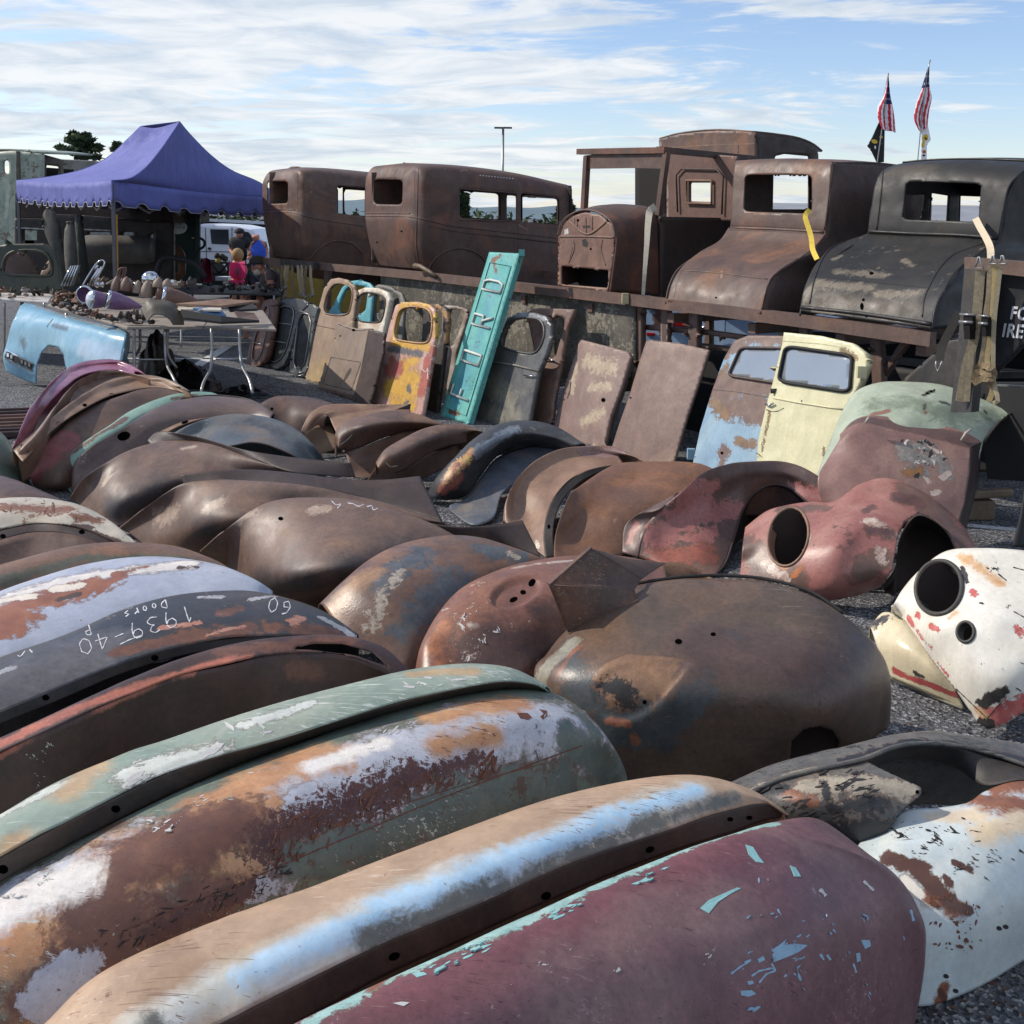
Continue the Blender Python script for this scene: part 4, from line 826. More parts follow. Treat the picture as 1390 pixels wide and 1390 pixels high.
f.part('inner_rim', [K, "754,756,.02 751,722,.11 757,693,.18 769,672,.23 787,655,.28 813,641,.32 845,633,.34"], FL_DARK, nv=6, holes=[(745, 715, 2, 3), (762, 680, 2, 2)]); f.done()
m = W('rust_orange_brown', [(120, 84, 62), (100, 72, 58), (142, 96, 62)], chips=((150, 120, 92), .8, 26), rough=(.32, .55))
f = F('orange brown barrel shaped fender, right of the wide tan one', m)
f.skin(["776,668,.27 800,650,.3 837,630,.35 873,627,.37 925,627,.38 951,630,.38 975,640,.36", "760,705,.17 785,688,.21 820,665,.27 860,655,.3 910,655,.32 962,662,.3", "753,735,.08 782,722,.1 810,708,.15 850,695,.2 900,690,.22 955,692,.22", "752,764,.01 785,760,.01 820,758,.01 850,752,.02 880,742,.03 945,732,.05"], back=(.12, .6), nu=70, nv=50, stains={}); f.done()
m = W('paint_pink_rust', [(102, 80, 74), (86, 68, 64), (118, 88, 76)], layers=[('m1', (158, 104, 98), (148, 94, 88), .035, 9, 1.3), ('m2', (150, 88, 72), (134, 80, 68), .1, 14, 1.2)], chips=((176, 160, 152), .85, 34), rough=(.32, .55))
f = F('arched fender patched in pink and brown with an open wheel arch', m)
f.skin(["844,750,.03 849,712,.15 868,697,.22 886,686,.26 919,669,.33", "852,752,.03 858,720,.13 876,700,.21 892,692,.25 922,670,.325", "866,757,.02 872,729,.12 887,706,.19 900,694,.24 926,669,.32"], nu=40, nv=16, stains={'m1': [(852, 735, 862, 712, 5)]})
f.skin(["868,757,.02 873,729,.12 889,704,.2 925,669,.34 950,645,.42 986,630,.46 1029,626,.47 1069,628,.46 1102,641,.43 1144,672,.33", "900,766,.02 905,735,.1 925,705,.2 950,677,.3 980,652,.38 1020,640,.42 1065,640,.42 1100,655,.38 1137,682,.3",
  "935,774,.02 953,740,.1 968,705,.2 985,677,.28 1010,656,.355 1040,649,.38 1070,651,.375 1100,668,.33 1127,690,.27", "970,782,.01 985,764,.03 999,721,.14 1009,691,.23 1026,668,.3 1046,658,.34 1069,661,.335 1095,681,.28 1118,702,.21"], back=(.12, .7), nu=90, nv=50,
  stains={'m1': [(890, 730, 960, 680, 22), (940, 700, 1000, 690, 14), (950, 730, 970, 720, 10), (1080, 665, 1125, 680, 10), (930, 665, 970, 665, 12)], 'm2': [(890, 760, 960, 750, 16)]})
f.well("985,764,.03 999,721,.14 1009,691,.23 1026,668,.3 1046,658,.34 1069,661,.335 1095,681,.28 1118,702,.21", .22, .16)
f.lip("970,782,.01 985,764,.03 999,721,.14 1009,691,.23 1026,668,.3 1046,658,.34 1069,661,.335 1095,681,.28 1118,702,.21", .006, R_DARK); f.done()
def ring(f, cx, cy, rx, ry, rot, r, mat, name='headlight_ring', off=.002):
    P = ell(cx, cy, rx, ry, rot, 40); L = [hit(f.bv, *p) for p in P]; pts = [p[0]+p[1]*off for p in L if p[0] is not None]
    mb = MB(); mb.tube(pts, r, mat, 8, closed=True); nn = np.mean([p[1] for p in L if p[0] is not None], 0); c = np.mean(pts, 0)
    # the bucket wall behind the ring
    V = [p for p in pts]+[p-nn*.05-(p-c)*.12 for p in pts]; n = len(pts)
    mb.add(V, [(i, (i+1) % n, n+(i+1) % n, n+i) for i in range(n)], mat, True)
    f.kids.append((name, mb, 0, None)); return f
m = W('paint_pink_head', [(156, 104, 96), (142, 92, 86), (162, 118, 106)], layers=[('m1', (116, 90, 80), (98, 78, 72), .12, 9, 1.0), ('m2', (196, 180, 168), (150, 120, 106), .06, 18, 1.2), ('m3', (104, 74, 70), (90, 66, 64), .12, 9, .8), ('m4', (186, 112, 60), (150, 88, 56), .1, 14, .9)], chips=((104, 72, 66), .80, 26), rough=(.3, .5))
f = F('pink fender with a round empty headlight opening and arched wheel cut', m)
f.skin(["1012,716,.24 1040,694,.32 1062,687,.36 1100,681,.385 1130,681,.4 1168,657,.48 1205,650,.51 1238,660,.49 1277,684,.43 1307,713,.35 1332,750,.27",
  "1008,740,.2 1055,713,.3 1100,708,.345 1140,698,.39 1175,680,.44 1210,675,.46 1245,688,.43 1280,713,.37 1312,750,.28", "1006,765,.12 1055,750,.21 1100,748,.26 1140,740,.31 1175,725,.35 1205,722,.36 1235,735,.33 1270,760,.26 1300,790,.18",
  "1004,784,.06 1050,788,.1 1090,795,.11 1130,795,.14 1165,785,.18 1195,780,.2 1230,790,.18 1280,800,.12", "1004,800,.02 1060,812,.02 1128,822,.01 1165,815,.02 1200,806,.04 1240,812,.05 1290,820,.03"], back=(.12, .5), nu=130, nv=90,
  keep=PX("990,785 1000,650 1100,640 1200,600 1300,640 1345,744 1297,744 1287,721 1267,703 1248,696 1228,708 1218,731 1211,774 1195,797 1162,810 1125,816 1072,794 1030,788 1005,784"),
  holes=[ell(1070, 729, 25, 38, 12)], stains={'m1': [(1010, 740, 1030, 770, 18), (1060, 690, 1120, 686, 8), (1170, 780, 1200, 760, 14), (1240, 665, 1310, 735, 18), (1040, 780, 1080, 785, 12)], 'm2': [(1180, 705, 1210, 725, 8), (1045, 770, 1065, 785, 6), (1090, 725, 1095, 735, 4), (1195, 745, 1200, 760, 6)], 'm3': [(1220, 675, 1245, 680, 10), (1175, 690, 1185, 686, 6), (1185, 718, 1205, 722, 9)], 'm4': [(1075, 780, 1085, 770, 5), (1060, 768, 1066, 770, 3)]})
ring(f, 1070, 729, 27, 40, 12, .006, R_TAN)
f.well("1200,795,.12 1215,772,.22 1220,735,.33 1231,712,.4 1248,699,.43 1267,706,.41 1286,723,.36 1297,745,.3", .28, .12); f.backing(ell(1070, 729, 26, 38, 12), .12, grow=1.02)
f.done()
m = W('paint_white_head', [(224, 220, 208), (216, 210, 196), (228, 224, 214)], layers=[('m1', (186, 88, 88), (204, 120, 112), .06, 14, 1.2), ('m2', (196, 150, 106), (214, 184, 148), .22, 12, 1.0), ('m3', (50, 48, 48), (74, 70, 66), .04, 10, .7)], chips=((110, 84, 70), .84, 24), rough=(.18, .32), bump=.03, dents=.2)
f = F('white fender with a black rimmed round headlight hole, at the right edge', m)
f.skin(["1210,824,.28 1225,800,.33 1243,778,.4 1261,762,.45 1285,748,.5 1321,744,.53 1390,747,.54 1470,765,.52", "1214,832,.25 1234,822,.3 1257,800,.37 1280,785,.43 1320,780,.47 1390,785,.48 1480,810,.46", "1222,840,.22 1245,857,.25 1275,852,.32 1310,845,.36 1350,845,.38 1410,850,.38 1480,870,.36",
  "1235,858,.18 1262,898,.17 1290,907,.2 1330,910,.23 1370,915,.24 1430,920,.23", "1250,895,.1 1285,945,.07 1322,988,.02 1342,998,.015 1380,1000,.015 1440,995,.015"], back=(.14, .6), nu=130, nv=90,
  keep=PX("1190,700 1500,700 1500,900 1440,930 1390,967 1363,984 1342,990 1327,981 1300,941 1261,890 1228,842 1212,833 1190,830"), holes=[ell(1275, 798, 29, 34, 10), ell(1311, 858, 10, 12)],
  stains={'m1': [(1243, 832, 1246, 838, 4), (1260, 848, 1272, 856, 2.6), (1230, 838, 1262, 880, 3), (1318, 800, 1322, 806, 3.4), (1382, 850, 1388, 858, 4), (1350, 974, 1385, 958, 12), (1270, 900, 1285, 920, 2)], 'm2': [(1305, 752, 1360, 792, 7), (1290, 835, 1296, 832, 4), (1325, 965, 1335, 975, 5)], 'm3': [(1330, 958, 1366, 938, 6), (1303, 768, 1312, 790, 2.5), (1330, 982, 1345, 986, 5)]})
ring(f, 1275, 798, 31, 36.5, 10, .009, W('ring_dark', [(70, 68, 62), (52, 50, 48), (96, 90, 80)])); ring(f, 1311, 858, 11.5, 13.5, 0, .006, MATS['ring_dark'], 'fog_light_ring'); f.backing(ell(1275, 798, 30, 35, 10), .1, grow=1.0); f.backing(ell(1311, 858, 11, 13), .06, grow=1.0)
f.stroke('1355,779 1366,788', 2, CH_DARK).stroke('1376,830 1390,838', 1.6, CH_DARK).stroke('1375,770 1390,774', 1.6, CH_DARK).flecks(14, '1330,760 1390,760 1390,960 1330,900', 30, 1.4, 60, CH_DARK, 4, 60)
f.stroke('1298,935 1340,975 1362,950', 1.4, CH_DARK).done()
f2 = F('cream fender lying under the white headlight one, red stripe along its edge', W('paint_cream_under', [(222, 210, 178), (206, 194, 166), (230, 220, 196)], layers=[('m1', (186, 84, 84), (170, 90, 84), .05, 9, .5), ('m2', (60, 56, 54), (96, 90, 82), .05, 20, 1.4)], rough=(.2, .35)))
f2.skin(["1180,850,.18 1200,830,.22 1230,840,.22 1265,880,.2", "1192,882,.12 1225,880,.17 1262,905,.14 1295,935,.08", "1210,920,.03 1240,933,.03 1262,943,.02 1308,962,.01"], back=(.05, .5), nu=50, nv=30, stains={'m1': [(1212, 912, 1262, 930, 4), (1262, 930, 1300, 946, 4)], 'm2': [(1188, 845, 1200, 840, 8), (1240, 915, 1250, 920, 3)]})
f2.lip("1210,920,.025 1240,933,.025 1262,943,.015 1308,962,.012", .007, W('edge_grey', [(128, 124, 106), (104, 102, 92)])); f2.done()
# ---- lying at the bottom right: black/cream arch and white body
m = W('paint_black_cream', [(104, 101, 96), (86, 85, 84), (122, 114, 104)], layers=[('m1', (166, 156, 138), (148, 140, 126), .1, 10, 1.0), ('m2', (40, 42, 46), (52, 52, 54), .1, 12, 1.2), ('m3', (140, 96, 74), (120, 80, 62), .1, 16, 1.2)], chips=((46, 44, 44), .78, 24), scr=[((40, 40, 42), .72, (0, 0, .3))], rough=(.35, .55))
f = F('fender lying flat at bottom right, black wheel arch and pale blue white body', m)
f.skin(["980,1066,.27 1046,1039,.32 1102,1023,.35 1168,1008,.36 1211,996,.37 1267,991,.37 1327,1000,.35 1390,1010,.33 1470,1040,.3", "990,1076,.29 1050,1050,.33 1106,1034,.36 1168,1020,.375 1211,1007,.38 1250,1001,.38 1320,1008,.36 1390,1024,.33 1470,1057,.3", "1000,1087,.3 1055,1060,.34 1110,1045,.37 1172,1031,.38 1211,1016,.38 1244,1010,.375 1310,1015,.355 1390,1039,.33 1470,1075,.3"], back=(.09, .7), nu=90, nv=24,
  stains={'m1': [(1000, 1080, 1100, 1045, 9)], 'm2': [(1150, 1030, 1240, 1006, 7), (1240, 1005, 1390, 1030, 8)]})
f.skin(["998,1084,.3 1055,1058,.34 1110,1044,.37 1175,1031,.38", "1040,1112,.26 1100,1090,.33 1160,1068,.37 1252,1066,.37", "1080,1140,.22 1125,1125,.27 1170,1112,.31 1235,1100,.33", "1100,1175,.15 1140,1170,.18 1170,1166,.2 1215,1165,.22"], nu=70, nv=44, keep=PX("960,1090 1055,1040 1110,1026 1175,1031 1251,1068 1251,1079 1221,1102 1205,1129 1195,1159 1150,1185 960,1185"),
  stains={'m1': [(1100, 1065, 1180, 1065, 18), (1180, 1060, 1235, 1072, 13)], 'm2': [(1040, 1075, 1060, 1070, 8), (1120, 1060, 1125, 1080, 5), (1130, 1100, 1200, 1090, 10), (1150, 1130, 1190, 1130, 16), (1015, 1100, 1040, 1110, 8)], 'm3': [(1070, 1080, 1100, 1085, 7), (1020, 1090, 1030, 1092, 5)]})
f.flecks(15, '1020,1070 1150,1035 1210,1060 1180,1110 1080,1120', 80, 2.6, -20, CH_DARK, 5, 20).holes((1245, 1075, 2.5, 2.5))
m2 = W('paint_palewhite', [(196, 206, 206), (184, 196, 200), (206, 210, 204)], layers=[('m1', (150, 98, 70), (116, 78, 62), .2, 9, .9), ('m2', (96, 66, 56), (84, 60, 54), .04, 10, .6), ('m3', (216, 196, 164), (206, 190, 168), .25, 8, .8), ('m4', (230, 222, 208), (224, 218, 208), .1, 8, .5)], chips=((88, 70, 60), .82, 26), scr=[((96, 84, 74), .83, (0, 0, .4))], rough=(.2, .38), bump=.05)
f.part('painted_body', ["1170,1140,.25 1205,1122,.28 1228,1101,.3 1277,1096,.31 1314,1089,.32 1337,1074,.335 1390,1060,.345 1470,1080,.32", "1140,1190,.22 1200,1175,.26 1250,1160,.28 1310,1145,.3 1390,1125,.31 1480,1135,.28",
  "1150,1280,.15 1210,1265,.17 1270,1255,.185 1330,1238,.2 1400,1215,.2 1490,1200,.18", "1170,1370,.015 1230,1366,.012 1261,1365,.01 1327,1341,.01 1390,1304,.015 1480,1250,.02"], m2, nu=100, nv=70,
  stains={'m1': [(1330, 1085, 1390, 1095, 20), (1345, 1065, 1390, 1060, 16), (1275, 1360, 1285, 1345, 7), (1228, 1355, 1240, 1362, 3), (1260, 1215, 1300, 1235, 9)], 'm2': [(1205, 1163, 1250, 1180, 11), (1250, 1185, 1290, 1225, 11), (1300, 1172, 1318, 1182, 4), (1290, 1225, 1316, 1235, 5), (1283, 1190, 1288, 1196, 4), (1276, 1345, 1282, 1356, 4)], 'm3': [(1270, 1105, 1330, 1105, 14), (1330, 1130, 1390, 1110, 14)], 'm4': [(1232, 1195, 1250, 1215, 6)]})
flecks(f.pmb, f.pbv, random.Random(16), PX('1210,1125 1300,1100 1390,1150 1390,1200 1300,1190 1210,1150'), 120, 1.4, 15, CH_DARK, 6, 30)
flecks(f.pmb, f.pbv, random.Random(17), PX('1260,1200 1330,1230 1340,1290 1260,1290'), 70, 2.2, 60, CH_RUST, 2, 60)
for q in [(1297, 1345), (1356, 1260), (1365, 1258), (1284, 1325)]: decal(f.pmb, f.pbv, ell(q[0], q[1], 4, 3, 20, 9), CH_DARK)
f.lip("1000,1086,.302 1055,1059,.342 1110,1044,.372 1172,1030,.382 1211,1015,.382 1244,1009,.377 1310,1014,.357 1390,1038,.332 1470,1074,.302", .006)
f.part('arch_inner_edge', ["1175,1033,.375 1211,1018,.375 1244,1012,.37 1310,1017,.35 1390,1041,.325 1470,1077,.3", "1183,1042,.34 1215,1032,.33 1244,1031,.3 1294,1041,.28 1337,1066,.29 1390,1058,.33 1470,1082,.31"], W('arch_inner', [(44, 42, 42), (60, 54, 50)]), nv=8)
f.kids[-2] = f.kids[-2][:3]+('pale blue white painted body with brown bare patches',)
f.done()
# ================================================================== flat-ish things, seen through planes
def rayv(x, y):
    x = np.asarray(x, float); y = np.asarray(y, float)
    return _F+((x-CX)/FPX)[..., None]*_R-((y-CY)/FPX)[..., None]*_U
class Plane:
    def __init__(s, p, n): s.p = np.array(p, float); s.n = np.array(n, float)/np.linalg.norm(n)
    def on(s, x, y):
        d = rayv(x, y); t = ((s.p-EYE)@s.n)/(d@s.n); return EYE+d*np.asarray(t)[..., None]
    def shift(s, v): return Plane(s.p+np.array(v, float), s.n)
TA, TB = D(1262, 451, 6.3), D(366, 351, 14.7)
TD = TB-TA; TD[2] = 0; TD /= np.linalg.norm(TD)                 # along the trailer, going away to the left
AD = np.array([TD[1], -TD[0], 0.0])                              # across it, away from the viewer
if AD[1] < 0: AD = -AD
TP = Plane(TA, AD)
def Rp(x, y, s): return TP.shift(AD*s).on(x, y)
def Rs(t, s=None):
    """'x,y,s ...' points on planes parallel to the trailer's side, s metres behind it"""
    o = []
    for q in t.split():
        a = [float(v) for v in q.split(',')]; o.append(Rp(a[0], a[1], a[2] if len(a) > 2 else s))
    return np.array(o)
def lean(x, y, th=15, base=TD, h=0.0):
    """plane of a thing standing at the ground point under pixel x,y and leaning back towards the trailer"""
    b = np.array(base, float); b /= np.linalg.norm(b); aw = np.array([b[1], -b[0], 0.0])
    if aw[1] < 0: aw = -aw
    up = np.array([0, 0, math.cos(math.radians(th))])+aw*math.sin(math.radians(th))
    return Plane(G(x, y, h), np.cross(b, up))
def psurf(pl, poly, bulge=0, cell=2.6, pad=2):
    q = np.asarray(poly); x0, y0 = q.min(0)-pad; x1, y1 = q.max(0)+pad
    nu = int(min(140, max(10, (x1-x0)/cell))); nv = int(min(160, max(10, (y1-y0)/cell)))
    n = pl.n if (EYE-pl.p)@pl.n > 0 else -pl.n
    def fn(u, v):
        P = pl.on(x0+u*(x1-x0), y0+v*(y1-y0))
        if bulge: P = P+n*(bulge*(1-(2*u-1)**2)*(1-.35*(2*v-1)**2))[..., None]
        return P
    return Func(fn, nu, nv)
class Thing(Fender): pass
def plate(f, pl, poly, holes=(), mat=None, bulge=0, cell=2.6, **kw):
    poly = PX(poly) if isinstance(poly, str) else np.asarray(poly)
    hs = [PX(h) if isinstance(h, str) else np.asarray(h) for h in holes]
    V, Q = sheet(f.mb, psurf(pl, poly, bulge, cell), mat or f.mat, keep=poly, holes=hs, **kw); f.bv = tree(V, Q); f.pl = pl; return f
def pplate(f, name, pl, poly, mat, holes=(), bulge=0, cell=2.6, thick=.01, label=None, **kw):
    poly = PX(poly) if isinstance(poly, str) else np.asarray(poly)
    hs = [PX(h) if isinstance(h, str) else np.asarray(h) for h in holes]
    mb = MB(); sheet(mb, psurf(pl, poly, bulge, cell), mat, keep=poly, holes=hs, **kw); f.kids.append((name, mb, thick, label)); return f
def ptube(f, name, pts, r, mat, closed=False, label=None):
    mb = MB(); mb.tube(pts, r, mat, 8, closed=closed); f.kids.append((name, mb, 0, label)); return f
def prpl(f, name, pl, poly, mat, th, label=None, off=AD):
    m = MB(); q = PX(poly); m.prism(list(pl.on(q[:, 0], q[:, 1])), np.array(off)*th, mat); f.kids.append((name, m, 0, label)); return f
def onp(pl, s, off=0.0):
    n = pl.n if (EYE-pl.p)@pl.n > 0 else -pl.n
    q = PX(s) if isinstance(s, str) else np.asarray(s); return pl.on(q[:, 0], q[:, 1])+n*off
def T_(name, label, mat, cat, group=None): return Fender(name, label, mat, group, cat)

STEEL_BR = W('steel_brown', [(104, 82, 73), (86, 69, 63), (116, 88, 74)], rough=(.5, .75))
BODY_BR = W('body_brown', [(98, 76, 67), (80, 62, 55), (122, 86, 64)], rough=(.4, .68), chips=((130, 112, 102), .84, 24), var=.25)
BODY_BR2 = W('body_brown_red', [(92, 69, 61), (76, 57, 51), (114, 74, 56)], rough=(.5, .8), var=.25)
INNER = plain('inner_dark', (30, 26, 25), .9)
BLACKISH = plain('blackish', (24, 24, 26), .7)
SIDEP = W('side_panel_grey', [(92, 88, 80), (70, 68, 62), (110, 104, 90)], rough=(.6, .9), cvar=12, chips=((140, 134, 120), .68, 26))
DKGREY = W('dark_grey_panel', [(58, 56, 54), (44, 43, 43), (72, 68, 62)], rough=(.6, .9), cvar=14, chips=((110, 106, 98), .70, 30))
CHROME = plain('chrome', (200, 202, 206), .12, 1.0, var=.05)
TUBEG = plain('tube_grey', (150, 150, 150), .35, .6)

# ------------------------------------------------------------------ trailer
def rail(name, sh, dz, mat, mb):
    px = [(352, 349.5), (366, 351), (560, 368), (740, 387.5), (900, 405), (1100, 428.5), (1262, 451)]
    top = np.array([TP.on(x, y) for x, y in px])+AD*sh+np.array([0, 0, dz])
    for i in range(len(top)-1):
        z = np.array([0, 0, .0425]); ov = (top[i+1]-top[i])*.0
        mb.bar(top[i]-z, top[i+1]-z, .06, .085, mat, up=(0, 0, 1))
    return top
tr = empty('flatbed_trailer', G(900, 560, 0), 'long rusty flatbed trailer rail carrying five old car bodies', 'trailer')
mb = MB(); top = rail('r', .035, 0, STEEL_BR, mb); mb.build('side_rail', parent=tr)
mb = MB(); rail('r', 1.7, -.02, STEEL_BR, mb); mb.build('far_rail', parent=tr)
for x in (700, 790, 900, 1010, 1130, 1240):
    p = TP.on(x, 351+(x-366)*.1117); mb = MB(); mb.bar(p+AD*.08-np.array([0, 0, .12]), p+AD*1.66-np.array([0, 0, .12]), .07, .07, STEEL_BR); mb.build('cross_member', parent=tr)
def tpart(name, s, poly, mat, th=.02, **k):
    f = T_(name, None, mat, None); plate(f, TP.shift(AD*s), poly, **k)
    o = f.mb.build(name, parent=tr, thick=th); return o
tpart('side_panel', .1, '517,372 560,376 740,397 862,411 862,530 740,520 512,470', SIDEP, cell=4)
for q in ['862,408 871,409 870,490 861,490', '897,412 906,413 906,470 897,470', '935,417 947,418 946,480 934,480', '957,420 963,421 963,470 956,470', '1085,434 1096,436 1096,520 1085,520', '1180,446 1194,448 1200,560 1186,560', '440,361 446,362 444,420 438,420']:
    tpart('post', .12 if q[:3] != '957' else .5, q, STEEL_BR, .05, cell=3)
tpart('brace', .2, '866,440 960,448 1010,455 1010,462 960,455 866,447', STEEL_BR, .04, cell=3)
tpart('brace', .25, '940,465 1000,472 1080,482 1080,489 940,472', STEEL_BR, .04, cell=3)
tpart('brace', .15, '1224,462 1232,466 1140,600 1128,600', STEEL_BR, .04, cell=3)
tpart('shade_panel', .75, '855,468 1000,478 1170,492 1420,530 1420,640 1170,640 855,640', BLACKISH, .05, cell=6)  # black sheet added for the dark under the trailer
tpart('gusset_plate', .05, '1288,462 1322,458 1322,600 1150,575 1180,555 1232,510', W('gusset', [(70, 66, 64), (50, 50, 52), (84, 70, 64)]), .02, cell=4)
tpart('end_bar', .3, '1196,462 1300,452 1300,458 1196,468', TUBEG, .03, cell=3)
mb = MB(); p = TP.on(850, 405); mb.box(p-AD*.01+np.array([0, 0, -.0]), (.05, .05, .08), W('cream_lamp', [(186, 178, 140), (170, 160, 124)])); mb.build('marker_lamp', parent=tr)
for x, y in ((1063, 560), (1150, 600)): pass

# ------------------------------------------------------------------ sedans
TDW = 70
def sedan(label, dx, sc, rows, rearwin, sidewins, farwins, arch, xs, Tl, mat, sbase, xmax, farx, wsh):
    """rows: per level the rear pixels | side pixels"""
    f = T_('sedan_shell', label, mat, 'car body', 'old car bodies standing on the trailer rails')
    c = Rp(xs, 300, sbase); SP = Plane(c, TD)
    levels = []
    for rw, (sr, ss) in rows:
        a, b = rw.split('|')
        A = Rs(a, sbase+sr); B = SP.shift(TD*ss).on(PX(b)[:, 0], PX(b)[:, 1]); levels.append(np.vstack([A, B]))
    lt = levels[-1]; na = len(A); wt_ = np.concatenate([np.linspace(0, .8, na), np.ones(len(lt)-na)])[:, None]; ba = np.concatenate([np.linspace(.5, .1, na), np.zeros(len(lt)-na)])[:, None]
    levels.append(lt+TD*Tl*.5*wt_+AD*ba+np.array([0, 0, .01])); levels.append(lt+TD*Tl*.8*wt_+AD*ba*1.6-np.array([0, 0, .06]))
    V, Q = sheet(f.mb, Surf(levels, 150, 90), mat, holes=[rrect(rearwin, .18)]+[rrect(w, .1) for w in sidewins]); f.bv = tree(V, Q)
    far = SP.shift(TD*Tl)
    f2 = T_('x', None, mat, None); plate(f2, far, [(farx, 234), (xs+6, 232), (xmax, 252), (xmax, 400), (xs+6, 375), (farx, 355)], holes=[rrect(w, .1) for w in farwins], cell=4)
    f.kids.append(('far_side', f2.mb, .015, None))
    frt = Plane(SP.on(xmax-2, 300), AD)
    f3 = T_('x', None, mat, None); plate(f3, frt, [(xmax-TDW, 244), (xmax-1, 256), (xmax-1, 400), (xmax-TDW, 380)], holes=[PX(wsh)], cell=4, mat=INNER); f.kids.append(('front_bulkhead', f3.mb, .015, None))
    # floor, seen only from elsewhere
    return f, SP
r2 = [('512,361 540,364 560,366|588,372 640,379 700,387 765,397', (.10, .05)), ('503,335 535,337 559,338|580,341 640,347 700,354 771,362', (.03, .01)),
      ('496,296 530,296 557,297|578,301 630,309 700,318 775,327', (0, 0)), ('496,292 530,292 557,293|578,297 630,305 700,314 775,323', (.01, .01)),
      ('496,265 530,264 557,264|577,265 630,268 700,272 776,279', (.03, .03)), ('497,242 530,240 557,240|575,242 625,246 700,252 776,262', (.06, .05)),
      ('503,230 530,227 556,227|573,229 625,232 700,241 772,254', (.12, .12)), ('519,224.5 541,222.5 563,222|588,223 628,225.5 700,235 766,250', (.3, .34))]
f, SP2 = sedan('brown sedan body with open side windows, second from the left on the trailer', 0, 1, r2, '507,243 547,244 546,278 507,277', ['624,256 701,262 701,300 624,296', '707,262 759,268 759,305 707,301'],
   ['620,259 677,263 677,298 620,294', '688,265 701,266 701,299 688,298', '708,267 757,270 757,306 708,303'], None, 568, 1.12, BODY_BR2, .06, 776, 505, '708,264 757,268 757,304 708,302')
f.stroke('563,229 563,260 563,295 561,330 566,364', 1.2, R_DARK).stroke('497,293.5 530,293.5 560,294.5 578,298.5 610,306 650,311 700,316.5 740,321 772,325', 1.6, R_DARK).stroke('498,290 530,290 560,291', 1, R_TAN)
f.bead('582,366 590,352 605,341 620,337 640,340 655,350 664,366', .012).bead('497,293.5 530,293.5 557,294.5 578,298.5 610,306 650,311 700,316.5 770,325', .009).bead('497,289.5 530,289.5 557,290', .007).bead('582,306 612,313 650,318 700,323.5 768,331', .006).bead('624,256 701,262', .008).bead('624,299 701,301', .006).bead('568,229 567,262 566,295 565,330 569,364', .006).stroke('703,237 703,260', 1.2, R_DARK).stroke('703,301 703,340 701,372', 1.4, R_DARK).stroke('704,305 716,312', 1.4, R_TAN)
f.flecks(31, '600,228 700,236 700,242 600,236', 12, 1.1, 0, R_TAN)
for x in range(652, 700, 4): f.chip(ell(x, 238+(x-652)*.1, 1.1, .8, 0, 6), CH_WHITE)
f.holes((545, 314, 1.6), (512, 329, 1.4))
f.done(.012)
r1 = [('369,350 385,351 402,352|418,356 450,360 500,366 560,373', (.10, .05)), ('363,325 380,326 400,327|412,330 450,334 500,340 560,347', (.03, .01)),
      ('357,290 375,290 398,291|413,295 440,301 500,309 560,316', (0, 0)), ('357,286.5 375,286.5 398,287.5|413,291 440,297 500,305 560,312', (.01, .01)),
      ('356,262 375,261 398,261|413,262 440,264 500,268 560,274', (.03, .03)), ('357,247 375,243 398,242|411,243 440,246 500,250 560,256', (.06, .05)),
      ('362,237 378,233 397,232|409,233 440,235 500,241 560,248', (.12, .12)), ('374,230.5 388,229 402,228|420,228 445,229 500,234 560,242', (.3, .34))]
f, SP1 = sedan('brown sedan body at the left end of the trailer, half hidden by its twin', 0, 1, r1, '362,246 391,246 391,276 363,277', ['457,252 512,257 512,295 458,290'], ['459,256 463,256 463,290 459,289', '467,257 512,260 512,294 468,291'], None, 406, 1.05, BODY_BR, .06, 565, 366, '512,262 545,264 545,290 512,290')
f.stroke('404,232 404,262 404,290 408,325 411,351', 1.2, R_DARK).stroke('358,288.5 375,288 402,289.5 413,293 440,299 495,307', 1.5, R_DARK).bead('421,352 430,340 445,330 460,327 480,332 492,345', .012).bead('358,288.5 375,288 402,289.5 413,293 440,299 495,307', .009).bead('358,284.5 375,284 400,285', .007)
f.done(.012)

# ------------------------------------------------------------------ truck cab with cowl
CAB = T_('truck_cab', 'open brown truck cab with square firewall and empty windshield frame', BODY_BR2, 'truck body', 'old car bodies standing on the trailer rails')
fw = PX('757,388 758,320 763,303 776,293 794,288 815,292 831,305 835,321 832,357 825,396')
f = CAB; P0 = TP.shift(AD*.08)
FWM = W('firewall', [(128, 98, 84), (108, 82, 72), (140, 108, 92)], chips=((60, 44, 40), .8, 40))
plate(f, P0, fw, holes=['762,361 826,367 825,391 762,386'], mat=FWM)
f.bead('770,298 797,318 826,299', .009, FWM).bead('759,321 795,321 834,322.5', .008, FWM).bead('772,357 780,336 778,324', .006, FWM).bead('822,360 816,338 818,325', .006, FWM).bead('795,294 796,316', .005, FWM).bead('804,293 804,312', .005, FWM).bead('783,296 784,307', .005, FWM)
f.stroke('759,321 795,321 835,322.5', 2, R_DARK).stroke('770,298 797,318 826,299', 2, R_DARK).stroke('780,296 780,304', 1.2, R_DARK).stroke('804,293 804,304', 1.2, R_DARK).stroke('762,366 822,370', 3, R_RED).stroke('778,335 772,356', 1.2, R_DARK)
f.chip('790,326 795,324 799,330 797,336 791,334', CH_DARK).chip('766,312 771,310 772,317 766,319', CH_WHITE).chip('791,306 800,306 802,309 792,310', CH_DARK).holes((784, 299, 2.5, 2), (802, 338, 1.5, 1.5))
bx = [P0.on(x, y) for x, y in [(762, 390), (758, 320), (764, 302), (776, 291), (794, 285), (815, 289), (832, 303), (837, 321), (834, 357), (828, 397)]]
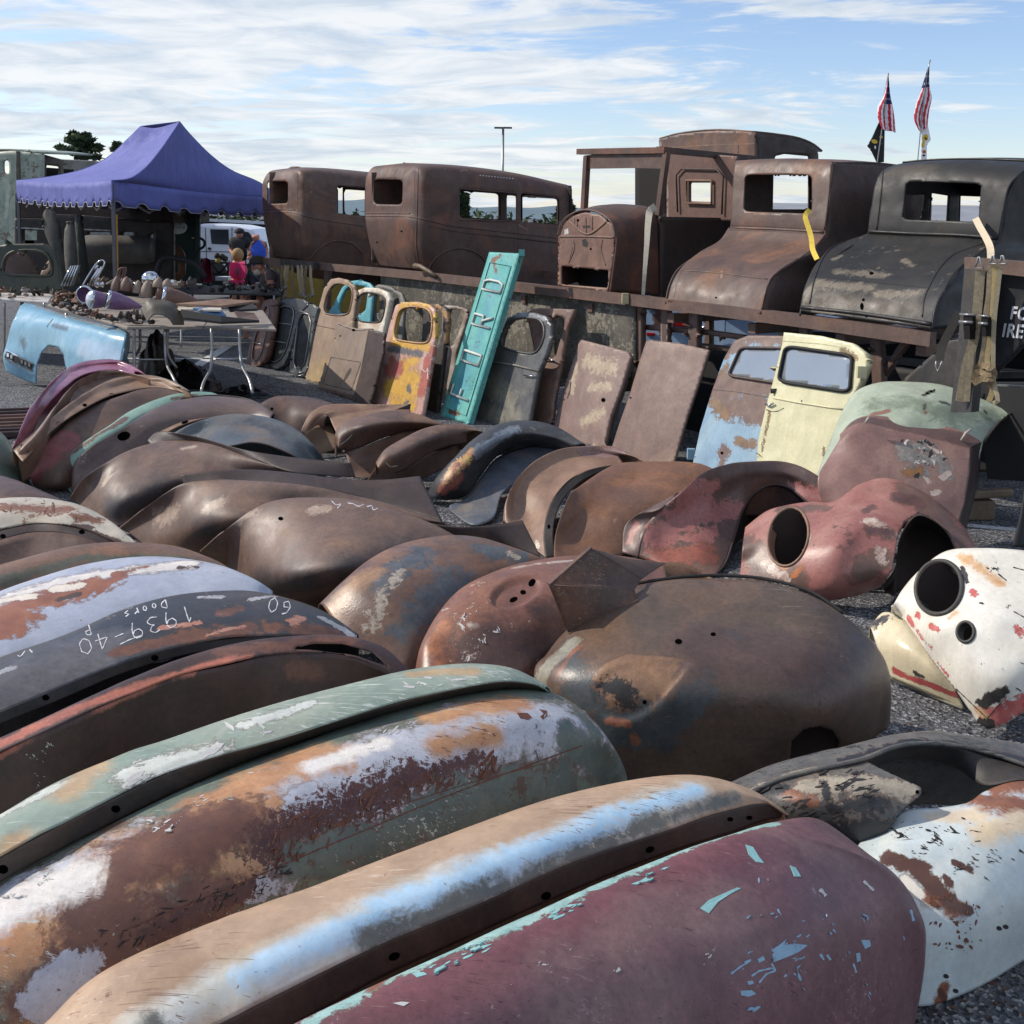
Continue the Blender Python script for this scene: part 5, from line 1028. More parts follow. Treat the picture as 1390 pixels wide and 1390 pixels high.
# cowl sweeping back from the firewall
far = [P0.shift(AD*.55).on(x, y) for x, y in [(800, 380), (799, 305), (800, 286), (812, 280), (830, 277), (856, 277.5), (880, 281), (894, 290), (898, 340), (898, 404)]]
mid = [a*.5+b*.5+np.array([0, 0, .012]) for a, b in zip(bx, far)]
sheet(f.mb, Surf([np.array(bx), np.array(mid), np.array(far)], 60, 30), BODY_BR2)
f.lip(np.array([p-AD*.01 for p in bx[1:8]]), .007, STEEL_BR); f.kids.append(('shade_backing', MB().prism([P0.shift(AD*.3).on(x, y) for x, y in [(758, 300), (840, 300), (840, 400), (758, 392)]], AD*.01, INNER), 0, None))  # last: dark sheet added to black out the firewall opening
P5 = TP.shift(AD*.6)
def cbar(name, a, b, w, h, mat=BODY_BR2, pl=P5):
    mb = MB(); mb.bar(pl.on(*a), pl.on(*b), w, h, mat); f.kids.append((name, mb, 0, None))
prpl(f, 'windshield_header', P5, '793,211 820,208 860,205 905,207 903,229 860,228 793,229', BODY_BR, .03)
cbar('roof_board', (786, 206), (905, 204), .06, .05); cbar('pillar', (797, 212), (793, 284), .05, .05); cbar('pillar', (905, 207), (894, 292), .045, .05, BODY_BR)
pplate(f, 'far_wall', TP.shift(AD*1.5), '862,222 905,222 905,300 862,300', INNER, cell=5)
BK = TP.shift(AD*1.25)
pplate(f, 'back_wall', BK, '905,205 1000,212 1000,300 905,300', W('cab_back', [(112, 84, 72), (98, 74, 66)]), holes=[rrect('936,247 966,247 966,275 936,274', .08)], cell=2.5, thick=.02)
wf = MB(); wf.tube([BK.on(x, y)-AD*.02 for x, y in [(934, 245), (968, 245), (968, 277), (934, 276)]], .012, R_TAN, 6, closed=True); f.kids.append(('window_frame', wf, 0, None))
wf = MB(); wf.tube([BK.on(x, y)-AD*.02 for x, y in [(922, 288), (920, 238), (928, 229), (975, 230), (984, 240), (982, 291)]], .008, R_DARK, 6); f.kids.append(('panel_bead', wf, 0, None))
sc_ = Rp(897, 400, .6); SPc = Plane(sc_, TD)
pplate(f, 'door_panel', SPc, '897,294 1000,296 1000,420 897,408', W('cab_side_shaded', [(58, 46, 42), (48, 38, 36)]), cell=4, thick=.03)  # darker copy of the cab brown: shade of this side put into colour
rb = MB(); rb.bar(P5.on(893, 203), P5.on(893, 203)+(SPc.on(1028, 216)-SPc.on(893, 203))*1.0, .05, .05, R_DARK); f.kids.append(('roof_rail', rb, 0, None))
f.done(.012)
f = T_('webbing_strap', 'pale grey webbing strap tied down over the truck cab cowl', plain('webbing_grey', (176, 168, 152), .9, scale=60), 'strap')
def strap(f, pts, w, mat=None):
    P = np.array(pts); T = np.gradient(P, axis=0); T /= np.linalg.norm(T, axis=1)[:, None]
    s = np.cross(T, (EYE-P)/np.linalg.norm(EYE-P, axis=1)[:, None]); s /= np.linalg.norm(s, axis=1)[:, None]; w = np.asarray(w)
    L = P+s*(w/2)[..., None] if w.ndim else P+s*w/2; R = P-s*(w/2)[..., None] if w.ndim else P-s*w/2
    n = len(P); f.mb.add(list(L)+list(R), [(i, i+1, n+i+1, n+i) for i in range(n-1)], mat or f.mat, False); return f
strap(f, crom([Rp(890, 280, .45), Rp(884, 284, .4), Rp(880, 300, .25), Rp(878, 330, .1), Rp(875, 370, .0), Rp(873, 400, -.02)], 20), np.linspace(.06, .025, 20)).done(.003)

# ------------------------------------------------------------------ panel truck roof behind
f = T_('panel_truck', 'tall brown truck body with an arched roof behind the truck cab', BODY_BR, 'truck body', 'old car bodies standing on the trailer rails')
PR = TP.shift(AD*2.2)
plate(f, PR, holes=['937,248 965,248 965,274 937,273'], poly='895,216 895,189 905,186 921,182 945,179 973,177 1000,177.5 1026,180 1026,222 1010,300 905,300', cell=3)
f.stroke('899,201 960,197 1024,195', 1.4, R_TAN).stroke('1002,196 1002,214', 1.2, R_DARK)
e = [PR.on(x, y) for x, y in [(1026, 230), (1026, 195), (1026, 180)]]; SPp = Plane(e[1], TD)
sheet(f.mb, psurf(SPp, [(1026, 180), (1116, 300)], cell=4), W('panel_shaded', [(62, 50, 46), (52, 42, 40)]), keep=PX('1026,179.5 1050,182.5 1087,189 1105,197 1116,206 1111,209 1111,221 1046,221 1046,300 1026,300'), holes=[PX('1052,212 1065,209 1098,212 1100,219 1052,219')])  # side in shade, painted as a darker copy of the body brown
rf = np.array([PR.on(x, y) for x, y in [(895, 189), (921, 182), (973, 177), (1026, 180)]]); e2 = [SPp.on(x, y)-rf[-1] for x, y in [(1050, 182.5), (1087, 189), (1105, 197), (1116, 206)]]; sheet(f.mb, Surf([rf]+[rf+v for v in e2], 20, 12), BODY_BR)
f.done(.015)

# ------------------------------------------------------------------ coupes
def coupe(label, mat, lid, cab, win, fronts, edge, side_mat, seams, chips=None, depth=2.0, roof=.25, name='coupe_shell'):
    f = T_(name, label, mat, 'car body', 'old car bodies standing on the trailer rails')
    L = [Rs(r) for r in lid]
    V, Q = sheet(f.mb, Surf(L, 90, 60), mat); bl = tree(V, Q); nf = len(f.mb.f)
    Cb = [Rs(r) for r in cab]
    V2, Q2 = sheet(f.mb, Surf(Cb, 90, 60), mat, holes=[rrect(win, .12)]); b2 = tree(V2, Q2)
    for q, w, c, t in seams:
        stroke(f.mb, bl if t == 'l' else b2, PX(q), w, c)
    f.bl, f.b2 = bl, b2
    E = crom(Rs(edge), 40)
    def sof(p): return (p-TP.p)@AD
    rows = [E]+[np.array([p+AD*(depth-sof(p))*k for p in E]) for k in (.25, .6, 1.0)]
    mb = MB(); sheet(mb, Surf(rows, 60, 24), side_mat); f.kids.append(('side_panel', mb, .012, None))
    W_ = np.linalg.norm(Cb[0][-1]-Cb[0][0])
    rows2 = [p+TD*W_*1.0 for p in rows]; mb = MB(); sheet(mb, Surf(rows2, 150, 90), side_mat, holes=[PX(h) for h in fronts]); f.kids.append(('far_side_panel', mb, .012, None))
    tp = Cb[-1]; mb = MB(); sheet(mb, Surf([tp, tp+AD*.5+np.array([0, 0, .02]), tp+AD*(depth-1.0)], 30, 12), mat); f.kids.append(('roof', mb, .012, None))
    f2 = T_('x', None, mat, None); FP = TP.shift(AD*(depth-.2)); bb = np.vstack([PX(win)]); x0, y0 = bb.min(0); x1, y1 = bb.max(0)
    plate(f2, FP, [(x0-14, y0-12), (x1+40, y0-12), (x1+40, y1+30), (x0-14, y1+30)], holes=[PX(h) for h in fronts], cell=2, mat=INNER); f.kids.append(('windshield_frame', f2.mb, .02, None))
    return f
f = coupe('brown coupe body with a smooth sloping trunk, left of the black coupe', BODY_BR,
  ['989,309,.78 1030,311,.78 1080,313,.78 1121,317,.78', '978,325,.66 1030,328,.68 1080,330,.68 1108,333,.66', '950,342,.42 1010,347,.45 1060,349,.45 1086,350,.42', '922,367,.14 970,371,.18 1010,375,.18 1047,378,.14', '911,388,.04 970,397,.07 1010,401,.07 1038,400,.04', '906,409,.0 965,417,.03 1000,421,.03 1033,426,.0'],
  ['991,311,.78 1030,312,.78 1080,315,.78 1121,317,.78', '992,300,.78 1030,300,.78 1080,303,.78 1121,307,.78', '994,260,.82 1030,258,.82 1080,259,.82 1126,265,.82', '996,235,.85 1030,232,.85 1080,232,.85 1129,236,.85', '998,221,.9 1030,219,.9 1080,218,.9 1130,221,.9', '1006,219,1.1 1035,217,1.1 1080,216.5,1.1 1129,220,1.1'],
  '1011,237 1102,237 1102,290 1009,287', ['1048,236 1098,236 1098,284 1047,284'],
  '1130,221,.9 1127,265,.82 1121,316,.78 1108,333,.66 1086,350,.42 1062,364,.25 1047,378,.14 1038,400,.04 1033,426,.0', W('coupe_side_shaded', [(84, 68, 62), (70, 57, 54), (92, 74, 66)], rough=(.6, .85)),  # body brown darkened for the side turned from the sun
  [('926,366 970,369 1041,378', 1.4, R_DARK, 'l'), ('926,366 918,386 915,404', 1.2, R_DARK, 'l'), ('1082,352 1062,364 1046,379 1038,400 1034,419', 1.4, R_DARK, 'l'), ('980,368 979,378', 4, R_TAN, 'l'), ('990,312 1050,314 1118,318', 1.6, R_DARK, 'l'), ('992,306 1050,308 1119,312', 1.2, R_DARK, 'c')])
bolt_hole(f.mb, f.bl, 972, 404, 1.6)
f.bead('991,309 1050,311 1118,315', .01, bv=f.b2).bead('924,367 970,370 1042,379', .005, bv=f.bl).bead('1083,351 1062,364 1046,379 1038,400 1034,420', .006, bv=f.bl).bead('1128,224 1125,265 1119,312', .006, bv=f.b2)
f.done(.012)
BLK = W('body_black', [(33, 32, 32), (26, 26, 27), (44, 41, 36)], layers=[('m1', (118, 108, 94), (96, 88, 76), .25, 12, 1.3), ('m2', (74, 66, 54), (64, 56, 48), .25, 9, 1.0)], chips=((110, 100, 86), .80, 26), rough=(.42, .68), var=.3)
f = coupe('black coupe body with scuffed trunk lid, rightmost on the trailer', BLK,
  ['1178,317,.78 1240,320,.78 1300,322,.78 1355,326,.78', '1136,332,.6 1215,336,.64 1280,339,.64 1334,340,.6', '1111,354,.34 1190,361,.38 1240,364,.38 1300,366,.34', '1098,376,.14 1185,384,.18 1230,388,.18 1284,391,.14', '1090,398,.05 1180,410,.08 1230,414,.08 1271,415,.05', '1087,422,.0 1175,434,.03 1220,440,.03 1265,447,.0'],
  ['1178,317,.78 1240,321,.78 1300,323,.78 1355,326,.78', '1179,306,.78 1240,310,.78 1300,312,.78 1357,315,.78', '1183,280,.8 1240,275,.8 1300,277,.8 1363,282,.8', '1188,250,.84 1240,242,.82 1300,243,.82 1372,250,.84', '1196,234,.9 1240,228,.88 1300,227,.88 1385,236,.9', '1208,226,1.0 1240,221.5,.98 1305,218.5,.98 1400,226,1.0', '1225,221.5,1.15 1258,218.3,1.15 1314,216.8,1.15 1400,219.5,1.15'],
  '1230,246 1332,249 1328,301 1225,298', ['1230,264 1256,264 1251,299 1228,298', '1263,262 1288,266 1286,301 1260,300', '1302,266 1331,267 1330,302 1301,302'],
  '1400,226,1.0 1385,236,.9 1363,282,.8 1355,326,.78 1334,340,.6 1300,366,.34 1284,391,.14 1271,415,.05 1265,447,.0', W('coupe_black_side', [(30, 29, 31), (24, 24, 26)], rough=(.4, .6)),
  [('1108,375 1185,383 1262,391', 1.4, BLACKISH, 'l'), ('1157,323 1123,342 1107,375 1099,412', 1.4, BLACKISH, 'l'), ('1334,331 1294,346 1275,365 1263,386 1255,405 1252,432', 1.4, BLACKISH, 'l'), ('1088,416 1175,425 1265,437', 1.8, BLACKISH, 'l'), ('1199,232 1197,270 1192,310', 1.2, BLACKISH, 'c'), ('1180,315 1240,317 1300,319 1354,323', 1.8, BLACKISH, 'c'), ('1382,232 1370,250 1362,282 1356,320', 1.2, BLACKISH, 'c')])
at = stains_of(np.array(f.mb.v), {'m1': [(1110, 383, 1180, 388, 7), (1135, 366, 1200, 371, 7), (1093, 405, 1105, 383, 6), (1190, 398, 1245, 396, 7), (1130, 350, 1140, 345, 4), (1225, 350, 1235, 360, 4), (1100, 421, 1130, 425, 3)], 'm2': [(1110, 405, 1240, 420, 12), (1210, 228, 1260, 226, 10)]})
for n, a in at.items(): f.mb.attr[n] = {i: float(x) for i, x in enumerate(a) if x > 0}
f.bead('1180,314 1240,317 1300,319 1353,323', .011, BLK, bv=f.b2).bead('1088,417 1175,426.5 1264,440', .014, BLK, bv=f.bl).bead('1199,232 1195,270 1190,312', .006, BLK, bv=f.b2).bead('1334,331 1294,346 1275,365 1263,386 1255,405 1252,430', .006, BLK, bv=f.bl).bead('1157,323 1123,342 1107,375 1099,412', .006, BLK, bv=f.bl)
for q in [(1183, 371, 3, 2), (1172, 407, 2, 2), (1170, 416, 2.5, 5), (1176, 429, 2, 2)]: bolt_hole(f.mb, f.bl, *q)
f.done(.012)
YEL = plain('webbing_yellow', (214, 186, 76), .85, scale=60); WHT = plain('webbing_white', (206, 190, 164), .85, scale=60)
f = T_('webbing_strap', 'yellow webbing strap hanging between brown and black coupe', YEL, 'strap'); strap(f, crom([Rp(1099, 284, .70), Rp(1093, 294, .62), Rp(1097, 308, .6), Rp(1101, 322, .58), Rp(1103, 338, .5), Rp(1109, 352, .42)], 16), .035).done(.003)
f = T_('webbing_strap', 'off white webbing strap hanging from the black coupe rear window', WHT, 'strap'); strap(f, crom([Rp(1324, 296, .74), Rp(1330, 308, .66), Rp(1338, 322, .6), Rp(1344, 336, .5), Rp(1345, 352, .4)], 16), .04).done(.003)

# ------------------------------------------------------------------ leaning doors, hoods and panels
DG = 'truck doors and panels leaning against the trailer'
def door(label, pl, poly, holes, mat, thick=.03, name='door_shell', cat='door', bulge=.0, st=None, **k):
    f = T_(name, label, mat, cat, DG); plate(f, pl, poly, holes, bulge=bulge, stains=st, **k); f.th = thick; return f
def rim(f, name, s, r, mat, off=.004, sm=2):
    ptube(f, name, onp(f.pl, PX(s, sm), off), r, mat, closed=True); return f
D_TAN = W('door_tan', [(146, 124, 106), (132, 110, 94), (158, 136, 112)], layers=[('m1', (168, 144, 104), (150, 128, 92), .25, 6, .6)], rough=(.5, .8))
W1 = '438,424 443,400 452,386 460,384 473,386.5 480,394 477,415 473,428 450,428'
f = door('tan door with open window frame, leftmost of the leaning doors', lean(432, 521, 16), PX('415,517 418,484 425,445 432,420 440,391 449,379 460,377 473,380 481,388 484,400 480,430 474,500 470,528'), [PX(W1, 1)], D_TAN, st={'m1': [(425, 510, 445, 500, 18)]})
f.stroke('427,441 455,447', 1.4, R_DARK); rim(f, 'window_edge', W1, .008, R_TAN).done(.03)
TEAL = W('door_teal', [(92, 164, 176), (82, 150, 164), (104, 172, 180)], rough=(.4, .6), chips=((80, 90, 88), .84, 30))
f = door('bright teal window frame door behind the leftmost tan door', lean(488, 512, 12), PX('444,428 455,409 464,391 473,382 488,380 501,384 507,391 503,430 496,520 440,516'), [PX('457,427 461,408 470,391 480,387 495,388 500,394 495,430', 1)], TEAL).done(.03)
WHD = W('door_white', [(212, 206, 190), (196, 188, 172), (170, 140, 110)], rough=(.4, .6), chips=((140, 96, 70), .78, 30))
f = door('door with a thick white window frame, behind the tan hatch panel', lean(505, 541, 14), PX('470,439 479,415 486,394 496,390 514,391 526,397 529,407 526,424 520,450 512,540 480,536 474,450'), [PX('478,435 485,407 492,397 507,397 522,403 524,411 520,433 514,439', 1)], WHD)
rim(f, 'window_edge', '478,435 485,407 492,397 507,397 522,403 524,411 520,433 514,439', .007, DKGREY).done(.05)
f = door('grey arched door frame behind the white framed door', lean(540, 524, 12), PX('500,400 505,391 514,386 529,389 545,398 549,410 545,470 540,530 505,520'), [PX('508,402 516,392 528,394 541,402 543,412 538,450 508,440', 1)], W('door_grey', [(120, 120, 116), (100, 98, 94)])).done(.03)
f = door('pinkish brown arched door frame farthest back of the leaning doors', lean(560, 512, 12), PX('532,396 538,390 554,388 561,394 564,411 558,470 550,520 530,515'), [PX('538,398 552,393 557,399 558,412 554,440 536,436', 1)], W('door_pinkbrown', [(150, 122, 112), (120, 98, 90)])).done(.03)
f = door('dark steel sheet edge standing right behind the tan hatch panel', lean(500, 552, 12), PX('500,447 512,449 522,452 520,480 508,530 500,560 478,545 490,500'), [], R_DARK, name='steel_sheet', cat='panel').done(.02)
f = door('tan hatch panel with an embossed square, in front of the white framed door', lean(470, 541, 17), PX('456.7,438 470,442 485,446 507,445.5 503,452 501.6,471 496,489.6 488.5,517.7 479,544 455,536 426.8,529.5 432.4,519.6 445.5,489.6 452,467 455.8,448.5'), [], W('panel_tan', [(136, 118, 104), (120, 104, 92), (146, 126, 108)], layers=[('m1', (84, 60, 52), (96, 70, 58), .15, 9, .7)]), name='hatch_cover', cat='panel', st={'m1': [(428, 526, 478, 541, 3)]})
f.stroke('449.5,485 490,492 477,530 438,521 449.5,485', 1.4, R_DARK).stroke('459,440 470,444.5 485,449 505,447', 1.6, R_DARK).chip('474,501 477,499 477,504 471,514 467,519 466,515 470,507', R_DARK).holes((480, 448, 2.5, 1.8), (462, 456, 1.3), (455, 459, 1), (499, 457, 1), (497, 468, 1)); f.done(.012)
YR = W('door_yellow_red', [(196, 158, 146), (182, 140, 128), (204, 170, 158)], layers=[('m1', (206, 164, 74), (190, 146, 66), .07, 14, 1.0), ('m2', (160, 84, 78), (172, 96, 84), .12, 12, 1.1), ('m3', (104, 104, 108), (88, 86, 88), .05, 22, 1.3)], rough=(.35, .55))
W7 = '533.4,459.7 539,429.8 544.6,418.6 557.7,415.8 578,417.6 585.8,424 587.6,439 584.8,459.7 578,467 548,463.5'
f = door('door with yellow and red paint patches, left of the turquoise tailgate', lean(545, 561, 15), PX('506,549 511,517.7 518.4,476.5 524,461.6 527.8,444.8 537,415 544.6,410 567,409.5 582,413 589.5,420 591.5,433.5 590.5,459.7 587.6,480 584,499 578,536 572.7,565 557.7,563 540,557'), [PX(W7, 1)], YR,
   st={'m1': [(530, 460, 541, 418, 6), (541, 415, 580, 414, 5), (588, 425, 589, 455, 4), (530, 466, 580, 472, 6), (525, 525, 560, 530, 14), (545, 495, 562, 488, 8), (530, 545, 560, 550, 6), (550, 510, 560, 515, 14)], 'm2': [(523, 500, 540, 500, 9), (528, 488, 535, 492, 5), (578, 490, 572, 530, 8), (585, 470, 586, 480, 4), (577, 505, 577, 520, 7)], 'm3': [(527, 472, 570, 479, 4), (552, 525, 555, 530, 4), (548, 548, 552, 545, 3)]})
f.chip('583,474 588,472 592,478 588,484 584,482', CH_DARK).chip('571,546 577,545 576,556 572,556', CH_DARK).stroke('572,500 578,506 581,499 580,515', 1.1, CH_WHITE); rim(f, 'window_edge', W7, .009, W('edge_yellow', [(186, 150, 96), (160, 120, 100)])).done(.035)
f = door('dark door with yellowish arched frame right behind the yellow and red door', lean(600, 563, 12), PX('575,420 584,412 597,413 606,419 608,437 602,480 592,563 570,566 572,470'), [PX('584,419 595,419 601,424 602,440 598,470 584,468', 1)], W('door_dark_yellow', [(60, 52, 46), (48, 42, 40)], layers=[('m1', (176, 140, 90), (150, 116, 84), .1, 18, 1.2)]), st={'m1': [(590, 415, 606, 428, 4), (606, 428, 603, 460, 2.5)]}).done(.04)
f = door('white arched window frame door beside the turquoise tailgate', lean(622, 548, 12), PX('600,420 604,414 623,415.5 634,420 634.5,432 625,462 619,480 615,550 592,548 600,470'), [PX('607,419 622,420 629,424 629,433 620,458 613,472 606,470', 1)], W('door_whitebrown', [(176, 168, 156), (120, 100, 88), (90, 74, 66)])).done(.03)
# FORD tailgate
TG = W('tailgate_teal', [(96, 172, 166), (84, 160, 156), (108, 180, 170)], layers=[('m1', (96, 62, 50), (124, 80, 58), .06, 16, 1.3), ('m2', (84, 156, 164), (90, 160, 168), .3, 6, .6)], chips=((90, 58, 48), .77, 34), rough=(.35, .55))
pt = lean(615, 570, 17)
f = door('turquoise tailgate reading FORD stood on its end among the doors', pt, PX('664,342 705,344 636,575 597,565'), [], TG, name='tailgate', cat='tailgate', st={'m1': [(648, 455, 658, 430, 4), (645, 470, 640, 480, 4), (667, 352, 676, 348, 3), (668, 356, 671, 368, 2.5), (610, 556, 622, 560, 3), (605, 545, 612, 520, 2)], 'm2': [(672, 380, 630, 520, 10), (640, 480, 620, 540, 12)]})
E0, E1, E2 = onp(pt, '616,570 684,343 597,565'); ax = (E1-E0); Lg = np.linalg.norm(ax); ax /= Lg
lt = onp(pt, '597,565')[0]-onp(pt, '636,575')[0]; Wg = np.linalg.norm(lt); lt = lt-ax*(lt@ax); lt /= np.linalg.norm(lt); nrm = pt.n if (EYE-pt.p)@pt.n > 0 else -pt.n
def tgp(u, v, o=.012): return E0+ax*u*Lg+lt*v*Wg+nrm*o
bd = MB(); bd.tube([tgp(u, v, .004) for u, v in [(.05, -.36), (.05, .36), (.93, .36), (.93, -.36)]], .007, TG, 6, closed=True); f.kids.append(('panel_bead', bd, 0, None))
LW = W('letter_white', [(206, 208, 200), (186, 190, 184)])
def letter(ch, c, hw=.030, hh=.31):
    S = {'F': [[(-1, -1), (-1, 1), (1, 1)], [(-1, 0), (.6, 0)]], 'O': [[(-1, -1), (-1, 1), (1, 1), (1, -1), (-1, -1)]], 'R': [[(-1, -1), (-1, 1), (1, 1), (1, 0), (-1, 0)], [(0, 0), (1, -1)]], 'D': [[(-1, -1), (-1, 1), (.6, 1), (1, .5), (1, -.5), (.6, -1), (-1, -1)]]}[ch]
    mb = MB()
    for s in S: mb.tube([tgp(c+x*hw, y*hh, .012) for x, y in s], .0115, LW, 6)
    f.kids.append(('letter', mb, 0, None))
for ch, c in zip('FORD', (.165, .37, .59, .80)): letter(ch, c)
tb = MB(); tb.box(onp(pt, '708,343')[0], (.05, .04, .05), TG); f.kids.append(('latch', tb, 0, None))
sd_ = MB(); a, b = onp(pt, '705,344')[0], onp(pt, '636,575')[0]; sd_.prism([a, b, b-nrm*.05, a-nrm*.05], lt*-.004, TG); f.kids.append(('edge', sd_, 0, None))
f.done(.04)
GB = W('door_greyblack', [(88, 88, 88), (72, 73, 74), (104, 102, 96)], layers=[('m1', (130, 126, 112), (112, 108, 96), .3, 9, 1.0), ('m2', (150, 154, 158), (132, 136, 140), .2, 8, .6)], rough=(.25, .45), chips=((170, 168, 160), .84, 26))
W11 = '679,465 688,441 697,432 728,431 738.4,439 739.7,457 730.6,477.7 717.7,481 684,472.5'
f = door('grey black door with a chrome moulding, right of the turquoise tailgate', lean(690, 582, 16), PX('645,577 650,545 662,493 670,475 689,431 702,424.5 725.5,424 741,429 748,439 748,459.6 741,483 730.6,506 718,572 690,586 661,582'), [PX(W11, 1)], GB, st={'m1': [(655, 560, 700, 565, 10), (665, 520, 690, 545, 14)], 'm2': [(695, 428, 738, 430, 4)]})
ptube(f, 'moulding', onp(pl := f.pl, '664,491 700,496 732,504', .008), .008, W('moulding', [(150, 146, 136), (110, 104, 96)])); ptube(f, 'handle', onp(pl, '713,510 721,511 730,511', .02), .006, CHROME); rim(f, 'window_edge', W11, .008, GB); f.done(.04)
f = door('brown door with an open window frame behind the grey black one', lean(742, 586, 13), PX('715,426 720,421 731,418 780,420 777,428.5 769.5,446.6 761.7,490.6 751,545 748,580 715,578 730,500'), [PX('738,428 762,428 768,436 759,467 754,486 745,486 735,470', 1)], W('door_brown_back', [(128, 102, 90), (108, 86, 78), (100, 64, 52)])); ptube(f, 'handle', onp(f.pl, '739,488 750,489 758,492', .02), .006, CHROME); f.done(.035)
f = door('pale green panel edge showing behind the scuffed pinkish brown panel', lean(840, 600, 15), PX('792,470 795,460 808,453 829,459 847,472 860,480 858,490 837,556 822,600 790,590'), [], W('panel_palegreen', [(160, 172, 158), (150, 130, 112), (176, 180, 164)]), name='body_sheet', cat='panel').done(.03)
f = door('pinkish brown body panel with pale scuffs and one round hole', lean(785, 598, 17), PX('750,582 769.5,514 785,467 789,461 821,469 852,477.5 856,485 844.6,524 829,566 819,608 785,602'), [], W('panel_pinkbrown', [(136, 112, 104), (120, 97, 90), (146, 122, 108)], layers=[('m1', (176, 160, 136), (160, 142, 120), .18, 16, 1.5)], rough=(.45, .7)), name='body_sheet', cat='panel', bulge=.03,
   st={'m1': [(795, 490, 830, 500, 10), (800, 525, 825, 525, 6), (780, 495, 775, 530, 5), (790, 570, 815, 560, 7)]}); f.stroke('775,518 774,530 770,541', 1.8, CH_DARK).holes((819, 543, 3, 3)); f.done(.04)
f = door('tall smooth brown body panel leaning right of the scuffed one', lean(875, 630, 18), PX('877,463.5 883.5,461.5 925,466.5 962.5,475 961,481 948,522 932.7,566 914.5,628 881,634 829,612 839.4,578.7 855,534.7 868,490.6'), [], W('panel_brown', [(128, 104, 94), (114, 92, 84), (138, 114, 98)], rough=(.45, .65)), name='body_sheet', cat='panel', bulge=.04); f.holes((856, 540, 1.5)); f.done(.02)
BB = W('door_blue_brown', [(136, 166, 186), (124, 154, 178), (148, 172, 184)], layers=[('m1', (122, 98, 88), (104, 82, 74), .05, 10, 1.1), ('m2', (134, 104, 72), (110, 88, 72), .08, 12, 1.3)], rough=(.35, .6))
W16 = '989.6,509 998,486 1013,473 1066,474.5 1058,519'
GLASS = plain('window_glass', (150, 158, 164), .03, 0.35, var=.08, spec=1.0, scale=2)
pl = lean(985, 668, 16)
f = door('half brown half pale blue door with glass, behind the cream one', pl, PX('938,640 950,585 966,532 983,486 996,463 1016,455 1070,456 1070,650 985,655'), [rrect('990,509 1006,473 1068,474 1058,520', .14)], BB, st={'m1': [(985, 480, 1010, 460, 9), (1010, 458, 1060, 460, 10), (975, 525, 1060, 525, 20), (980, 545, 1040, 560, 16), (1020, 540, 1050, 560, 22), (979, 613, 981, 614, 9), (978, 625, 976, 632, 5)], 'm2': [(965, 545, 985, 560, 7), (1000, 598, 1020, 605, 6), (980, 510, 985, 495, 4)]})
pplate(f, 'window_glass', pl, rrect('989,510 1006,472 1069,473 1059,521', .14), GLASS, cell=6, thick=.004); ptube(f, 'window_seal', onp(pl, rrect('989,510 1006,472 1069,473 1059,521', .14), .006), .01, R_DARK, closed=True)
f.stroke('968,529 1000,532 1045,540', 1.4, R_DARK).holes((980, 615, 2, 2)); hb = MB(); hb.box(onp(pl, '938,616')[0], (.05, .04, .07), BB); f.kids.append(('hinge', hb, 0, None)); f.done(.05)
CRM = W('door_cream', [(208, 203, 164), (198, 193, 154), (212, 208, 172)], layers=[('m1', (132, 108, 62), (110, 90, 60), .04, 30, 1.6)], chips=((104, 94, 66), .86, 26), rough=(.3, .45), bump=.05)
pl = lean(1070, 700, 17); WC = rrect('1057,518 1067,470 1158,483 1154,533', .16)
f = door('cream yellow door with black rubber sealed window and mirror bracket', pl, PX('1064,451 1115,456 1158,466 1175,479 1177,496 1168,519 1158,539 1145,559 1120,650 1070,660 1026,650 1029,598.5 1039,555.5 1049,519 1062,466'), [WC], CRM, st={'m1': [(1140, 474, 1160, 484, 4), (1118, 611, 1120, 618, 3), (1042, 560, 1034, 610, 2)]})
pplate(f, 'window_glass', pl, WC, GLASS, cell=6, thick=.004); ptube(f, 'rubber_seal', onp(pl, WC, .008), .011, BLACKISH, closed=True)
ptube(f, 'body_crease', onp(pl, '1050,540 1080,546 1125,553 1150,556', .002), .006, CRM); hb = MB(); hb.box(onp(pl, '1172,506', .02)[0], (.05, .03, .07), CRM); f.kids.append(('mirror_bracket', hb, 0, None))
ptube(f, 'handle', onp(pl, '1041,549 1046,551 1052,548', .015), .007, CHROME); kb = MB(); kb.box(onp(pl, '1052,531', .004)[0], (.05, .01, .03), DKGREY); f.kids.append(('lock_plate', kb, 0, None))
f.stroke('1040,556 1048,559 1057,558 1064,554', 1.4, CH_DARK).stroke('1088,543 1089,549', 1.4, CH_DARK).stroke('1063,463 1115,467 1150,473', 1.2, W('cream_line', [(160, 156, 116), (150, 146, 110)])); f.done(.05)
GRN = W('hood_green', [(170, 180, 160), (158, 168, 148), (180, 188, 170)], layers=[('m1', (132, 142, 122), (120, 130, 112), .3, 7, 1.2), ('m2', (128, 88, 74), (140, 100, 84), .05, 9, .6), ('m3', (60, 66, 58), (84, 88, 76), .08, 18, 1.0)], rough=(.3, .5), chips=((110, 100, 84), .85, 22))
f = T_('car_hood', 'pale green curved hood with two holes punched in its crown', GRN, 'hood', DG)
